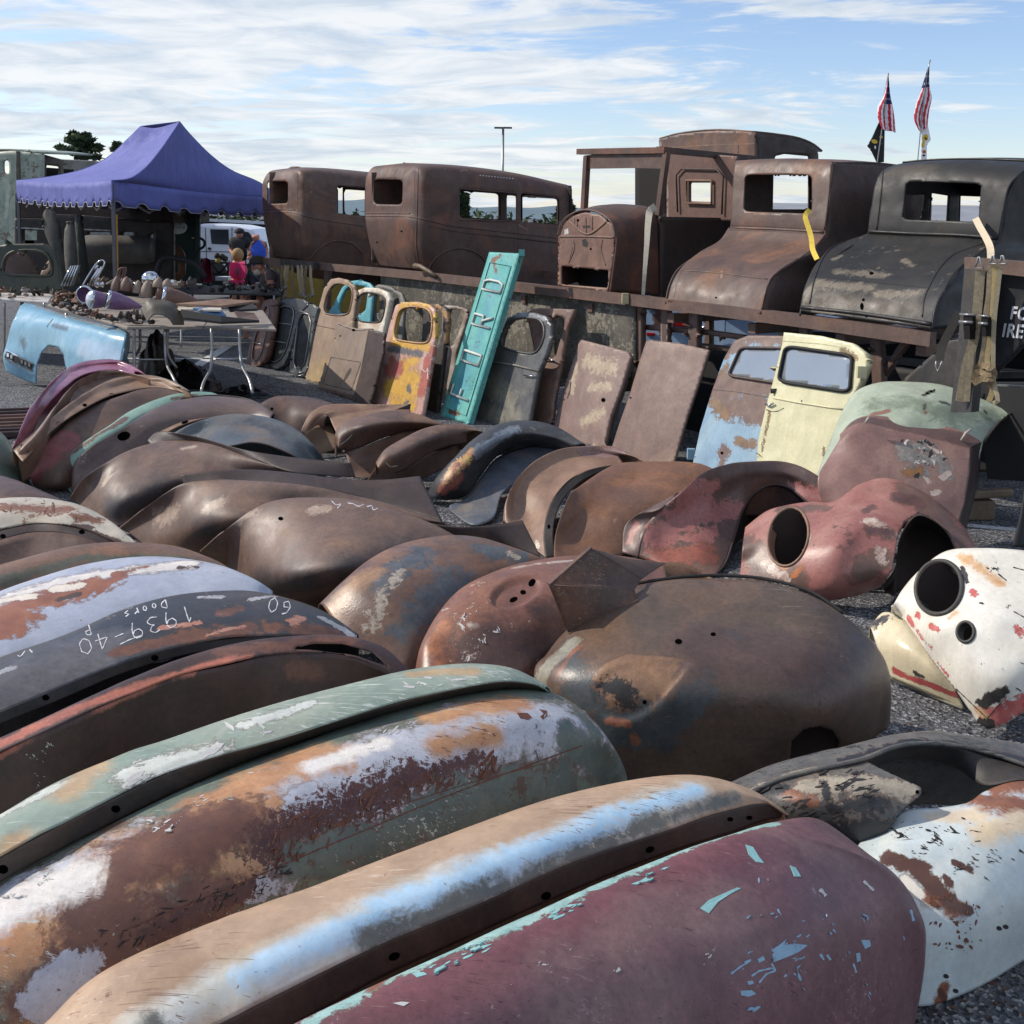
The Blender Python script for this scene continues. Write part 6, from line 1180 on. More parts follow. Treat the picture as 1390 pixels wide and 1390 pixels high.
f.skin(["1140,562,6.10 1161,532,6.15 1188,521,6.15 1228,517.5,6.15 1277,522,6.10 1327,539,6.00 1374,560,5.90", "1130,590,5.95 1165,560,5.90 1210,548,5.85 1260,550,5.80 1310,562,5.80 1365,575,5.85", "1118,620,5.85 1160,600,5.70 1210,590,5.65 1260,590,5.65 1310,600,5.65 1350,605,5.75", "1105,650,5.75 1160,645,5.60 1220,640,5.55 1280,650,5.55 1335,660,5.65"], nu=100, nv=50,
  keep=PX('1080,660 1109,643 1145,552 1150,500 1380,500 1380,556 1371,561 1357,572 1345,586 1334,601 1320,660'), stains={'m1': [(1190, 545, 1290, 560, 18), (1300, 560, 1350, 560, 10)], 'm2': [(1185, 560, 1205, 558, 4), (1256, 557, 1258, 558, 3)], 'm3': [(1255, 535, 1268, 530, 3), (1280, 545, 1290, 547, 3), (1338, 556, 1340, 558, 2), (1255, 545, 1254, 552, 2)]})
f.holes((1259, 534, 2, 1.5), (1264, 531, 2, 1.5), (1268, 529.5, 1.5, 1.2)).lip("1374,560,5.89 1357,573,5.81 1345,587,5.75 1336,600,5.7", .006, R_DARK); f.done(.012)
HB = W('hood_brown', [(140, 108, 100), (126, 96, 90), (150, 120, 108)], layers=[('m1', (104, 80, 76), (92, 72, 68), .04, 6, .12), ('m2', (112, 108, 104), (146, 140, 132), .03, 22, 1.3), ('m3', (200, 180, 168), (180, 160, 148), .03, 22, 1.1), ('m4', (152, 108, 66), (130, 96, 66), .1, 20, 1.0)], rough=(.35, .55))
f = T_('car_hood', 'pinkish brown hood with a torn silvery patch of filler', HB, 'hood', DG)
f.skin(["1140,590,5.72 1158,572,5.75 1175,565,5.75 1211,566,5.75 1261,572,5.72 1310,587,5.65 1333,600,5.60", "1139,597,5.64 1158,583,5.64 1211,584,5.64 1261,592,5.62 1318,608,5.58", "1125,620,5.60 1160,608,5.56 1211,610,5.54 1261,617,5.52 1318,630,5.50", "1110,650,5.50 1150,650,5.44 1211,655,5.40 1261,662,5.38 1312,672,5.38", "1120,700,5.45 1160,710,5.30 1211,715,5.26 1261,718,5.24 1297,720,5.24"], nu=100, nv=80,
  keep=PX('1090,660 1110,643 1135,592 1145,555 1340,570 1330,602 1317,612 1316,640 1308,690 1296,725 1100,725'), stains={'m1': [(1150, 572, 1215, 574, 9), (1215, 574, 1320, 596, 10)], 'm2': [(1225, 605, 1262, 602, 8), (1228, 618, 1262, 620, 9), (1240, 635, 1255, 640, 8), (1278, 622, 1285, 640, 9)], 'm4': [(1232, 640, 1248, 636, 6)], 'm3': [(1262, 600, 1275, 612, 3), (1258, 648, 1262, 652, 3), (1282, 648, 1290, 640, 4), (1268, 668, 1276, 665, 3)]})
f.flecks(21, '1215,600 1235,595 1270,600 1295,640 1290,650 1262,655 1225,645', 22, 2.6, 20, CH_WHITE, 2.5, 90).flecks(22, '1215,600 1235,595 1270,600 1295,640 1285,648 1258,650 1225,645', 16, 2.4, 20, CH_DARK, 2, 90)
f.part('side_flange', ["1318,608,5.58 1316,640,5.50 1308,680,5.40 1297,720,5.24", "1333,600,5.70 1330,640,5.70 1322,680,5.65 1310,725,5.60"], R_DARK, nu=30, nv=6)
for q in ('1175,574 1180,566', '1305,598 1311,588 1318,583'): ptube(f, 'hinge_pin', [f_ for f_ in [D(*map(float, t.split(',')), 5.6) for t in q.split()]], .008, W('pin_white', [(190, 188, 180), (160, 150, 140)]))
f.done(.012)
# ------------------------------------------------------------------ radiator grilles on the ground
def grille(label, pl, out, inn, m, mesh, bars, r=.012):
    f = T_('radiator_grille', label, m, 'grille', 'radiator grilles standing on the asphalt'); plate(f, pl, PX(out, 1), [PX(inn, 1)], cell=1.8)
    pplate(f, 'grille_mesh', pl.shift((0, .02, 0)), PX(inn, 1), mesh, cell=3)
    for b in bars: ptube(f, 'bar', onp(pl, b, .012), .005, CHROME if 'chrome' in label else TUBEG)
    ptube(f, 'frame_bead', onp(pl, PX(inn, 1), .005), .006, TUBEG, closed=True); f.done(.06)
MESH = W('mesh_dark', [(52, 56, 54), (40, 43, 42)], rough=(.6, .9))
grille('brown grille shell, leftmost of the three standing grilles', lean(345, 497, 14), '334,494 338,470 345,448 355,412 362,406 374,406 372,430 364,480 356,495 345,498', '341,488 345,462 352,440 360,415 366,416 362,445 355,482 348,490', W('grille_brown', [(110, 78, 66), (90, 64, 56)]), R_RED, ['345,465 358,468', '351,440 364,442'])
grille('black oval grille shell between the brown and the squared one', lean(372, 502, 14), '359,492 361,462 371,419 383,404 409,405 421,412 408,425 400,455 395,477 384,500 369,501', '364,482 368,455 378,420 386,415 397,417 400,425 395,450 388,478 378,491 368,491', W('grille_black', [(52, 54, 58), (40, 42, 46), (64, 66, 70)], rough=(.3, .5)), MESH, ['374,438 397,441', '366,462 390,466'])
grille('squared dark grille shell with a pale beaded foot, beside the tan door', lean(404, 512, 14), '392,509 396,462 402,418 407,413 433,413 428,432 422,470 416,511 403,513', '398,500 401,465 407,424 424,428 418,470 413,500', W('grille_grey', [(74, 80, 80), (60, 65, 66), (88, 92, 90)], rough=(.35, .5)), MESH, ['394,508 404,511 414,509', '395,504 404,507 414,505', '402,421 414,424 426,430'])
# ------------------------------------------------------------------ blue canopy tent
TB1 = W('tent_blue', [(100, 106, 172), (90, 97, 162)], rough=(.7, .9), bump=.05, dents=.35, var=.06, cvar=2)
t = empty('canopy_tent', D(152, 330, 12.0)*np.array([1, 1, 0]), 'blue pop up canopy tent with scalloped valances at the left', 'canopy')
LS = C("22,245,14 72,239,14.1 115,229,14.1 144,215,14.1 173,189,14.1 191,171.5,14.1"); HP = C("151,245,12 173,243,12.2 196,229,12.6 216,206,13 230,186,13.4 244,165,13.8"); RS = C("380,268,16.5 355,249,16.2 316,232,15.6 288,212,15 259,183,14.3 244,165,13.8")
BC = LS[0]+RS[0]-HP[0]
mid1 = C("88,250,13 125,240,13.1 155,227,13.4 180,207,13.7 205,187,13.9 213,173.5,13.95"); mid2 = C("262,264,14.25 262,255,14.2 257,235,14.1 251,210,14 247.5,185,13.9 244.3,166,13.8")
mb = MB(); sheet(mb, Surf([LS, mid1, HP], 40, 40), TB1); sheet(mb, Surf([HP, mid2, RS], 40, 40), TB1)
bk1 = crom(np.array([BC, BC*.7+LS[-1]*.3-np.array([0, 0, .12]), BC*.35+LS[-1]*.65-np.array([0, 0, .1]), LS[-1]]), 6); bk2 = crom(np.array([BC, BC*.5+RS[-1]*.5-np.array([0, 0, .15]), RS[-1]]), 6)
sheet(mb, Surf([LS, bk1], 20, 20), TB1); sheet(mb, Surf([bk2, RS], 20, 20), TB1); sheet(mb, Surf([bk1, bk2], 20, 20), TB1)
mb.build('canopy', parent=t, thick=.006)
def valance(a, b, drop, ns, side):
    a, b = np.array(a), np.array(b); n = ns*16; V = []; 
    out = np.cross(b-a, (0, 0, 1.0)); out /= np.linalg.norm(out)
    for i in range(n+1):
        u = i/n; p = a+(b-a)*u; sc = (i % 16)/16; dz = drop-(.055 if sc < .45 else 0)*(math.sin(min(1, sc/.45)*math.pi)**.4 if sc < .45 else 0)
        sag = -.035*math.sin(u*math.pi)
        for k in range(5):
            z = dz*k/4; V.append(p+np.array([0, 0, sag*(1 if k else 1)-z])+out*(.012*math.sin(u*23+k*.9)*k/4))
    m = MB(); m.add(V, [(i*5+k, (i+1)*5+k, (i+1)*5+k+1, i*5+k+1) for i in range(n) for k in range(4)], TB1, True)
    e = [V[i*5+4] for i in range(n+1)]; m.tube(e, .0045, W('piping_pale', [(190, 188, 196), (176, 174, 184)]), 5)
    m.build('valance', parent=t, thick=.003)
valance(HP[0], LS[0], .27, 13, 0); valance(HP[0], RS[0], .27, 9, 1); valance(LS[0], BC, .27, 9, 0); valance(BC, RS[0], .27, 13, 0)
LEGM = plain('tent_leg', (92, 92, 96), .4, .5)
for p in (LS[0], HP[0], RS[0], BC):
    m = MB(); q = np.array([p[0], p[1]+.04, 0]); m.bar(q+np.array([0, 0, gz(q[1])]), q+np.array([0, 0, p[2]-.03]), .035, .035, LEGM, up=(0, 1, 0)); m.build('leg', parent=t)
m = MB(); N = 6
for a, b in ((HP[0], RS[0]), (HP[0], LS[0])):
    for i in range(N):
        p, q = a+(b-a)*i/N, a+(b-a)*(i+1)/N; inw = ((LS[0]+RS[0])/2-(p+q)/2); inw = inw/np.linalg.norm(inw)*.12; z1 = inw+np.array([0, 0, -.12]); z2 = inw+np.array([0, 0, -.33])
        m.bar(p+z1, q+z2, .02, .02, LEGM); m.bar(p+z2, q+z1, .02, .02, LEGM)
m.build('truss', parent=t)
m = MB(); m.bar(D(157, 291, 12.1), D(158.5, 378, 12.1), .03, .03, W('yellow_pole', [(196, 140, 56), (180, 126, 50)])); m.build('levelling_pole', label='yellow wooden pole strapped upright against the tent leg', cat='pole')

# ------------------------------------------------------------------ folding tables
TOPM = W('table_top', [(150, 140, 130), (132, 122, 112)], rough=(.5, .7)); TOPW = W('table_white', [(200, 196, 192), (180, 176, 174)])
def table(label, quad, legs, bars, mat=TOPM, edge=None):
    P = [G(x, y, .74) for x, y in quad]; c = np.mean(P, 0)
    t = empty('folding_table', (c[0], c[1], 0), label, 'table'); mb = MB(); mb.prism([p-np.array([0, 0, .025]) for p in P], (0, 0, .025), mat); mb.build('tabletop', parent=t, bevel=.006)
    for l in legs:
        m = MB(); m.tube(crom(np.array([D(x, y, Y) for x, y, Y in l]), 12), .013, TUBEG, 8); m.build('leg', parent=t)
    for l in bars:
        m = MB(); m.tube(np.array([D(x, y, Y) for x, y, Y in l]), .008, TUBEG, 6); m.build('leg_brace', parent=t)
table('brown topped folding table heaped with headlight shells and rusty parts', [(65, 413), (172.7, 443.5), (276, 443.5), (292, 420), (110, 392)],
  [[(182, 446, 9.55), (182, 480, 9.55), (182, 499, 9.5), (177, 510, 9.4)], [(190, 446, 9.9), (190, 470, 9.9), (182, 486, 9.7)], [(224, 446, 9.6), (224.5, 480, 9.6), (227, 496, 9.5), (234, 510, 9.3), (240, 522, 9.2)], [(228, 446, 9.9), (228, 480, 9.9), (240, 500, 9.9)], [(90, 425, 10.6), (90, 505, 10.6)]], [[(184, 488, 9.5), (224, 488, 9.55)]])
table('folding table with loose sheet metal strips, beside the headlight shells', [(277, 443.5), (375, 446.5), (357, 421), (293, 420)],
  [[(287, 446, 9.55), (287.5, 480, 9.5), (286, 500, 9.4), (276, 520, 9.25), (273, 533, 9.15)], [(325, 447, 9.55), (326, 480, 9.5), (329, 498, 9.4), (338, 515, 9.3), (343, 534, 9.15)]], [[(288, 488, 9.5), (325, 488, 9.5)]])
table('white edged folding table under the green window frame, far left', [(-60, 402), (66, 409), (72, 399), (-60, 393)], [[(6, 411, 12.3), (6, 440, 12.3), (6, 478, 12.3)], [(60, 411, 12), (60, 440, 12), (60, 465, 12)]], [], TOPW)
table('dark topped folding table by the bearded man, strewn with small parts', [(236, 397), (382, 399), (372, 388), (240, 386)], [[(246, 399, 13.4), (246, 470, 13)], [(372, 401, 13.4), (372, 450, 13.2)]], [], plain('table_dark', (48, 48, 48), .6))

# ------------------------------------------------------------------ things on the tables
PUR = W('paint_purple', [(120, 92, 130), (104, 78, 116), (140, 110, 138)], rough=(.25, .4)); RB = W('shell_brown', [(120, 90, 78), (102, 76, 66)]); RTN = W('shell_tan', [(150, 132, 116), (130, 114, 100)])
HG = 'headlight shells laid out on the folding table'
def shell(label, c, tip, r, mat, ringm=CHROME, lens=False, Y=10.0):
    a = D(c[0], c[1], Y); b = D(tip[0], tip[1], Y+.12); ax = b-a; L = np.linalg.norm(ax); ax /= L; rr = r/FPX*Y
    mb = MB(); mb.lathe([(0, rr), (L*.12, rr*.99), (L*.3, rr*.9), (L*.55, rr*.66), (L*.8, rr*.33), (L*.95, rr*.1), (L, .002)], a, ax, mat, 20); f = T_('headlight_shell', label, mat, 'headlight', HG); f.mb = mb
    if ringm: m = MB(); m.lathe([(-.012, rr*.86), (-.016, rr), (0, rr*1.07), (.016, rr*1.04), (.016, rr*.98)], a, ax, ringm, 20); f.kids.append(('chrome_ring', m, 0, None))
    if lens: m = MB(); m.lathe([(-.05, .001), (-.045, rr*.4), (-.03, rr*.75), (-.01, rr*.95)], a, ax, GLASSL, 20); f.kids.append(('lens', m, 0, None))
    f.done(.002); return a
GLASSL = plain('lens_glass', (206, 210, 214), .12, .2, spec=1)
shell('purple headlight shell with an open chrome ring, pointing right', (147, 406.5), (195, 417), 12.5, PUR)
shell('purple headlight shell with its glass lens still in place', (124, 406), (160, 410), 12.5, PUR, lens=True, Y=10.15)
shell('bare chrome headlight ring standing behind the lensed headlight', (115, 400), (124, 399), 12, PUR, Y=10.3)
shell('long brown headlight shell with a half chrome ring, at the right', (222, 403), (279, 413), 14, RB, Y=10.2)
shell('stubby brown headlight bucket behind the long brown shell', (212, 398), (262, 407), 11, RB, None, Y=10.5)
for i, (x, y, r, h, m, l) in enumerate([(157, 392, 7, 20, RB, 'rust brown headlight cone standing upright, left one of the pair'), (170, 393, 8.5, 20, RB, 'rust brown headlight cone standing upright, right one of the pair'), (186, 396, 6.5, 18, RTN, 'narrow tan headlight cone standing before the chrome dome'), (198, 402, 9.5, 24, RTN, 'fat tan headlight cone standing right of the narrow one'), (214, 388, 7.5, 14, RTN, 'small pinkish tan headlight cone behind the table edge'), (226, 390, 8, 14, RTN, 'small pale headlight cone behind the long brown shell')]):
    Y = 10.5; p = D(x, y+2, Y); rr = r/FPX*Y; H = h/FPX*Y; p[2] = max(p[2], .742); mb = MB(); mb.lathe([(0, rr*.9), (H*.15, rr), (H*.5, rr*.86), (H*.8, rr*.5), (H*.96, rr*.2), (H, .002)], p, (0.1, .1, 1), m, 18); mb.build('headlight_shell', label=l, cat='headlight', group=HG)
mb = MB(); p = D(204, 379, 11); mb.lathe([(0, .085), (.03, .082), (.06, .062), (.08, .03), (.085, .001)], p, (-.3, -.4, 1), CHROME, 20); mb.build('headlight_reflector', label='ribbed chrome dome lying behind the tan headlight cones', cat='reflector')
# curved fender piece at the table's front edge
f = T_('fender_strip', 'dark curved strip of fender bent over the table edge', W('strip_olive', [(92, 84, 72), (76, 70, 62), (104, 90, 74)]), 'fender strip')
f.skin(["190,420,9.6 200,408,9.6 214,407,9.65 232,410,9.7 243,418,9.7 249,428,9.65 250,441,9.6", "196,430,9.5 206,417,9.5 216,416,9.52 230,420,9.55 237,428,9.55 239,441,9.5", "200,437,9.45 208,428,9.45 220,428,9.45 230,434,9.45 235,441,9.45"], nu=30, nv=14).done(.004)
# grilles standing on the back of the table
f = T_('chrome_grille', 'tall looped chrome grille leaning on the rusty parts heap', CHROME, 'grille'); f.mb.tube(crom(np.array([D(x, y, 10.9) for x, y in [(112, 388), (122, 371), (134, 355), (140, 353), (142, 357), (136, 370), (127, 388)]]), 30), .008, CHROME, 6)
for a, b in (((120, 388), (134, 364)), ((124, 388), (138, 362)), ((128, 366), (133, 360))): ptube(f, 'bar', np.array([D(*a, 10.9), D(*b, 10.9)]), .012, CHROME)
f.done(0)
f = T_('chrome_grille', 'broad teal backed chrome grille panel, left of the looped one', W('grille_teal', [(92, 112, 112), (84, 92, 84)]), 'grille'); q = [D(x, y, 11.1) for x, y in [(82, 388), (96, 361), (108, 360), (98, 388)]]; f.mb.prism(q, (0, .03, 0), f.mat)
for k in range(4): ptube(f, 'bar', np.array([q[0]*(1-k/4-.1)+q[3]*(k/4+.1)-[0, .01, 0], q[1]*(1-k/4-.1)+q[2]*(k/4+.1)-[0, .01, 0]]), .008, CHROME)
f.done(0)
f = T_('steering_rim', 'pair of thin brown hoops standing behind the yellow pole', RB, 'hoop')
for x in (162, 165): f.mb.tube(crom(np.array([D(a, b, 11.2) for a, b in [(x-3, 382), (x-1, 366), (x+6, 363), (x+6, 368), (x, 382)]]), 14), .007, RB, 6)
f.done(0)
RP = [W('part_a', [(96, 72, 58), (74, 58, 50)]), W('part_b', [(70, 60, 54), (52, 46, 44)]), W('part_c', [(134, 96, 72), (110, 78, 60)]), W('part_d', [(160, 154, 148), (120, 114, 108)])]
rnd = random.Random(5)
def lump(x, y, Y, s, mat, label, group, zmin=.742, name='engine_part'):
    p = D(x, y, Y); p[2] = max(p[2], zmin+s*.3); m = MB(); k = rnd.random()
    R = Matrix.Rotation(rnd.uniform(0, 6.28), 3, 'Z') @ Matrix.Rotation(rnd.uniform(-.7, .7), 3, 'X'); R = np.array(R)
    if k < .4:
        ax = R@np.array([1, 0, 0]); m.lathe([(-s*.8, s*.3), (-s*.5, s*.32), (-s*.5, s*.55), (-s*.2, s*.55), (-s*.1, s*.38), (s*.5, s*.34), (s*.5, s*.5), (s*.7, s*.5), (s*.7, .001)], p, ax, mat, 10)
    elif k < .75:
        m.box(p, (s*1.6, s*.9, s*.7), mat, R); m.box(p+R@np.array([s*.5, 0, s*.45]), (s*.6, s*.6, s*.5), mat, R); m.lathe([(0, s*.3), (s*.9, s*.22), (s*.9, .001)], p+R@np.array([-s*.4, 0, s*.2]), R@np.array([.3, .2, 1]), mat, 8)
    else:
        c = [p+R@np.array([s*1.1*math.cos(a), s*.8*math.sin(a), 0]) for a in np.linspace(0, 5, 10)]; m.tube(c, s*.22, mat, 6)
    m.build(name, label=label, cat='engine part', group=group, bevel=.0)
L1 = 'small rusty part in the heap left of the purple headlights'
for i in range(34):
    x = rnd.uniform(66, 118); fr = (x-66)/52; yb = 412+fr*14; y = yb-rnd.uniform(0, 22)*(1-abs(fr-.5)*.7); lump(x, y, 10.9-fr*.6+rnd.uniform(-.05, .4), rnd.uniform(.03, .055), rnd.choice(RP[:3]), L1, 'rusty parts heaped on the brown topped table')
for (x, y, s, k) in [(129, 427, .05, 2), (139, 429, .05, 1), (148, 430, .045, 2), (120, 422, .04, 0), (155, 433, .05, 1), (134, 431, .035, 0)]: lump(x, y, 9.85, s, RP[k], 'rusty block standing in front of the purple headlights', 'rusty blocks along the table edge')
for (x, y, s, k) in [(170, 428, .07, 1), (176, 434, .05, 1), (192, 430, .065, 1), (198, 424, .05, 1), (187, 437, .04, 0), (206, 437, .04, 1), (183, 425, .04, 0)]: lump(x, y, 9.65, s, RP[k], 'dark carburettor like casting near the front corner of the table', 'dark castings at the table corner')
for i in range(26): lump(rnd.uniform(-30, 66), rnd.uniform(391, 404), 12.3+rnd.uniform(-.1, .4), rnd.uniform(.02, .045), rnd.choice(RP), 'small pale or rusty piece on the white edged table', 'bits on the white edged table')
for i in range(44): lump(rnd.uniform(238, 378), rnd.uniform(384, 396), 13.6+rnd.uniform(-.05, .3), rnd.uniform(.025, .05), rnd.choice(RP[1:]) if i % 4 == 0 else plain('part_black', (40, 40, 42), .5, .3), 'small dark part strewn over the dark topped table', 'parts on the dark topped table')
L2 = 'small dark or chrome part crowding the back of the brown topped table'
for i in range(40): lump(rnd.uniform(118, 262), rnd.uniform(380, 392), 11.4+rnd.uniform(-.2, .3), rnd.uniform(.03, .06), rnd.choice([RP[1], RP[0], RP[3], plain('part_black', (40, 40, 42), .5, .3), CHROME]) , L2, 'parts crowding the back of the brown topped table', .742)
def strip(label, pts, mat, z=.02, name='sheet_strip'):
    P = [np.array(D(x, y, Y)) for x, y, Y in pts]; m = MB(); m.prism(P, (0, .004, z), mat); m.build(name, label=label, cat='metal strip')
strip('long tan metal strip lying over the sheet metal pile', [(238, 415, 9.7), (300, 409, 9.9), (352, 411, 10), (300, 418, 9.75)], R_TAN)
strip('bright blue piece of sheet metal on the folding table', [(262, 421, 9.6), (296, 419, 9.8), (307, 431, 9.6), (285, 428, 9.6)], W('sheet_blue', [(96, 134, 176), (80, 118, 160)]))
strip('long white piece of sheet metal beside the blue one', [(234, 418, 9.75), (300, 420, 9.7), (300, 423, 9.6), (245, 422, 9.6)], WHD, .015)
strip('dark pointed strip of sheet metal across the table', [(245, 423, 9.55), (300, 432, 9.5), (352, 438, 9.55), (300, 440, 9.45), (250, 434, 9.5)], BLACKISH)
strip('black sheet metal piece at the back of the sheet pile', [(306, 412, 9.9), (340, 411, 10), (350, 422, 9.8), (312, 424, 9.8)], BLACKISH)
strip('brown curled sheet metal at the right end of the table', [(318, 425, 9.7), (345, 428, 9.8), (352, 438, 9.6), (325, 436, 9.6)], R_BROWN)
# ------------------------------------------------------------------ light blue front fender
LB = W('paint_lightblue', [(128, 172, 194), (118, 162, 186), (140, 180, 200)], layers=[('m1', (150, 176, 196), (160, 182, 204), .2, 4, .5), ('m2', (80, 106, 122), (90, 112, 124), .3, 7, .8)], rough=(.22, .36), bump=.03, dents=.3)
f = T_('front_fender', 'light blue front fender with a chrome side trim, under the table edge', LB, 'fender')
f.skin(["33,411,11.4 45,413,11.3 93,428,10.6 130,438,10.15 166,447,9.75 173,450,9.7", "24,420,11.15 60,429,10.7 110,443,10.1 150,456,9.65 172,462,9.5", "17,436,11.0 55,440,10.62 105,455,10.05 145,474,9.6 168,482,9.45", "9,466,10.95 50,466,10.6 100,478,10.0 140,498,9.55 165,508,9.4", "4,485,10.9 50,497,10.6 100,512,10 150,530,9.5", "8,504,10.9 48,523,10.75 100,552,10 150,562,9.5"], nu=90, nv=70,
  keep=PX('33,405 50,405 175,445 170,462 168,470 164,487 160,560 90,560 89.8,501 86,482 78.6,471 67.3,468.5 56,478 49.6,497 49,521.5 18.7,512 7.5,503 0,484 0,465 10,450'), stains={'m1': [(110, 470, 150, 485, 14)], 'm2': [(28, 464, 30, 470, 6), (70, 440, 90, 444, 3)]})
f.stroke('48,415 100,432 165,449', 1.6, R_TAN).stroke('72,433 66,440 64,444', 1.4, CH_DARK).stroke('50,500 56,480 67,471 78,473 86,484 89,500', 1.6, W('lb_edge', [(150, 190, 208), (140, 182, 202)]))
tm = MB(); bvk = f.bv
stroke(tm, bvk, PX('8,481 26,489.5 45,498'), 10, CH_DARK, .006); stroke(tm, bvk, PX('9,475 26,483.5 46,493'), 2.2, CHROME, .012); stroke(tm, bvk, PX('8,487 26,495.5 44,503.5'), 2.2, CHROME, .012)
for x, y in ((12, 482), (17, 484.5), (31, 490.5), (36, 493), (41, 495)): decal(tm, bvk, [(x-1.4, y-2.6), (x+1.4, y-2), (x+1.4, y+2.6), (x-1.4, y+2)], CHROME, .012)
f.kids.append(('side_trim', tm, 0, None))
f.part('inner_flange', ["170,450,9.72 169,470,9.5 165,490,9.4", "176,452,10.0 176,470,9.9 172,490,9.8"], LB, nu=20, nv=5); f.done(.006)
# ------------------------------------------------------------------ black plastic heaps, strips on the ground
BAG = plain('black_plastic', (20, 20, 22), .25, bump=.6, scale=20)
def heap(name, label, cx, cy, w, h, hz, seed, mat, cat):
    p = G(cx, cy); r = random.Random(seed); n, m = 36, 14; s = p[1]/FPX; V = []
    for i in range(m+1):
        e = i/m; 
        for k in range(n):
            a = 2*math.pi*k/n; rad = (1-e**1.6)*(1+.16*math.sin(3*a+seed)+.1*math.sin(7*a+seed*2)); z = hz*(e**.7)*(1+.2*math.sin(5*a+i))+r.uniform(-.012, .012)
            V.append((p[0]+w*s/2*rad*math.cos(a), p[1]+h*rad*math.sin(a), max(0, z)))
    mb = MB(); mb.add(V, [(i*n+k, i*n+(k+1) % n, (i+1)*n+(k+1) % n, (i+1)*n+k) for i in range(m) for k in range(n)], mat, True); mb.build(name, label=label, cat=cat)
heap('plastic_bag', 'crumpled black plastic bag under the headlight table', 252, 530, 96, .38, .26, 3, BAG, 'plastic bag')
heap('plastic_bag', 'low black plastic bag lying right of the big one', 330, 538, 80, .22, .09, 8, BAG, 'plastic bag')
heap('cardboard_box', 'brown rag heap standing beneath the headlight table', 214, 508, 44, .2, .42, 5, W('box_brown', [(66, 56, 48), (54, 46, 40)]), 'rag heap')
for i, (y, m, l) in enumerate([(560, R_DARK, 'dark rusty strip at the back of the strip stack'), (569, W('strip_rose', [(112, 84, 74), (96, 72, 66)]), 'rose brown rusty strip in the middle of the stack'), (579, R_BROWN, 'brown rusty strip at the front of the stack'), (588, R_DARK, 'darkest rusty strip lowest in the stack')]):
    a, b = G(-60, y+4, .03), G(44-i*2, y, .03); mb = MB(); mb.bar(a, b, .09, .05, m); mb.bar(a+np.array([0, .01, .03]), b+np.array([0, .01, .03]), .03, .03, m); mb.build('rusty_strip', label=l, cat='metal strip', bevel=.008)
# ------------------------------------------------------------------ green window frame on the left table
f = T_('window_frame', 'dark green cab window frame standing on the white edged table', W('frame_green', [(58, 62, 48), (48, 52, 42), (70, 70, 54)], rough=(.35, .55)), 'window frame')
plate(f, Plane(D(40, 392, 12.75), (-.1, -1, .12)), PX('-30,392 -28,350 -14,336 12,331 60,330.5 74,338 78,360 83,394 40,397 -30,397'), [PX('2,372 5,352 14,342 30,339 58,340 68,350 72,371 66,375 30,374', 1)], cell=2.4); rim(f, 'window_edge', '2,372 5,352 14,342 30,339 58,340 68,350 72,371 66,375 30,374', .015, f.mat).done(.06)
# ------------------------------------------------------------------ the row of old cabs and panels behind, under the tent
def slab(name, label, cat, Y, poly, mat, holes=(), th=.05, tilt=(0, -1, 0), group=None, cell=4, bulge=0, strokes=()):
    f = T_(name, label, mat, cat, group); q = PX(poly) if isinstance(poly, str) else poly; c = q.mean(0); plate(f, Plane(D(c[0], c[1], Y), tilt), q, holes, cell=cell, bulge=bulge)
    for s, w_, m_ in strokes: f.stroke(s, w_, m_)
    f.th = th; return f
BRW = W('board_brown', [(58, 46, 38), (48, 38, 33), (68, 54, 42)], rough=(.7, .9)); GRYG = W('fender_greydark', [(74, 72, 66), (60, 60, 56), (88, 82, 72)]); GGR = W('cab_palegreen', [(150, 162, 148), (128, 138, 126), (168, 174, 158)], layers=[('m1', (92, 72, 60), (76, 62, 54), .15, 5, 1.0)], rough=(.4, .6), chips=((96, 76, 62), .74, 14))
f = slab('old_truck_cab', 'pale green old truck cab at the far left beyond the tent', 'truck cab', 18.5, '-80,206 0,206 17,204.5 40,206 58,209 58,345 -80,345', GGR, [rrect('3.5,217 12,217 13,236 4,236', .3)], tilt=(-.25, -1, 0), strokes=[('8,242 12,252 10,270 8,297', 7, W('cab_moulding', [(170, 180, 164), (156, 166, 150)])), ('-10,240 20,243 30,246', 3, GGR)])
cs = Plane(D(30, 280, 18.4), (.8, -.6, 0)); f.kids.append(('roof', MB(), 0, None)); f.kids.pop()
pplate(f, 'side_wall', Plane(f.pl.on(30, 280), (.6, -.8, 0)), '22,205 58,209 86,217 92,222 86,226 88,250 88,345 22,345', W('cab_side_green', [(96, 92, 80), (78, 74, 66), (70, 56, 48)]), holes=[rrect('36,221 60,223 60,244 36,243', .1), rrect('63,224 80,226 81,246 63,245', .1)], cell=3, thick=.04)
rfp = f.pl.on(np.array([-80., 17, 58]), np.array([206., 204.5, 209])); rm = MB(); sheet(rm, Surf([rfp, rfp+np.array([.3, 1.4, .05])], 12, 4), GGR); f.kids.append(('roof', rm, .03, None))
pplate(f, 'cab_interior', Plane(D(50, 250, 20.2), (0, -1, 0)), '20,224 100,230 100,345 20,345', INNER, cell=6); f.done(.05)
def pbox(name, label, cat, Y, poly, dep, mat, z0=None):
    q = PX(poly); P = [D(x, y, Y) for x, y in q]; m = MB(); m.prism(P, (0, dep, 0), mat); return m.build(name, label=label, cat=cat, bevel=.02)
pbox('box_trailer', 'grey roofed box trailer beyond the pale green cab', 'trailer', 24, '80,216 127,218 131,224 129,420 80,420', 6, W('trailer_grey', [(132, 132, 126), (110, 108, 102)]))
pbox('box_trailer', 'long dark brown trailer side standing under the tent', 'trailer', 16.6, '20,262 235,272 235,303 160,300 20,296', 2, BRW)
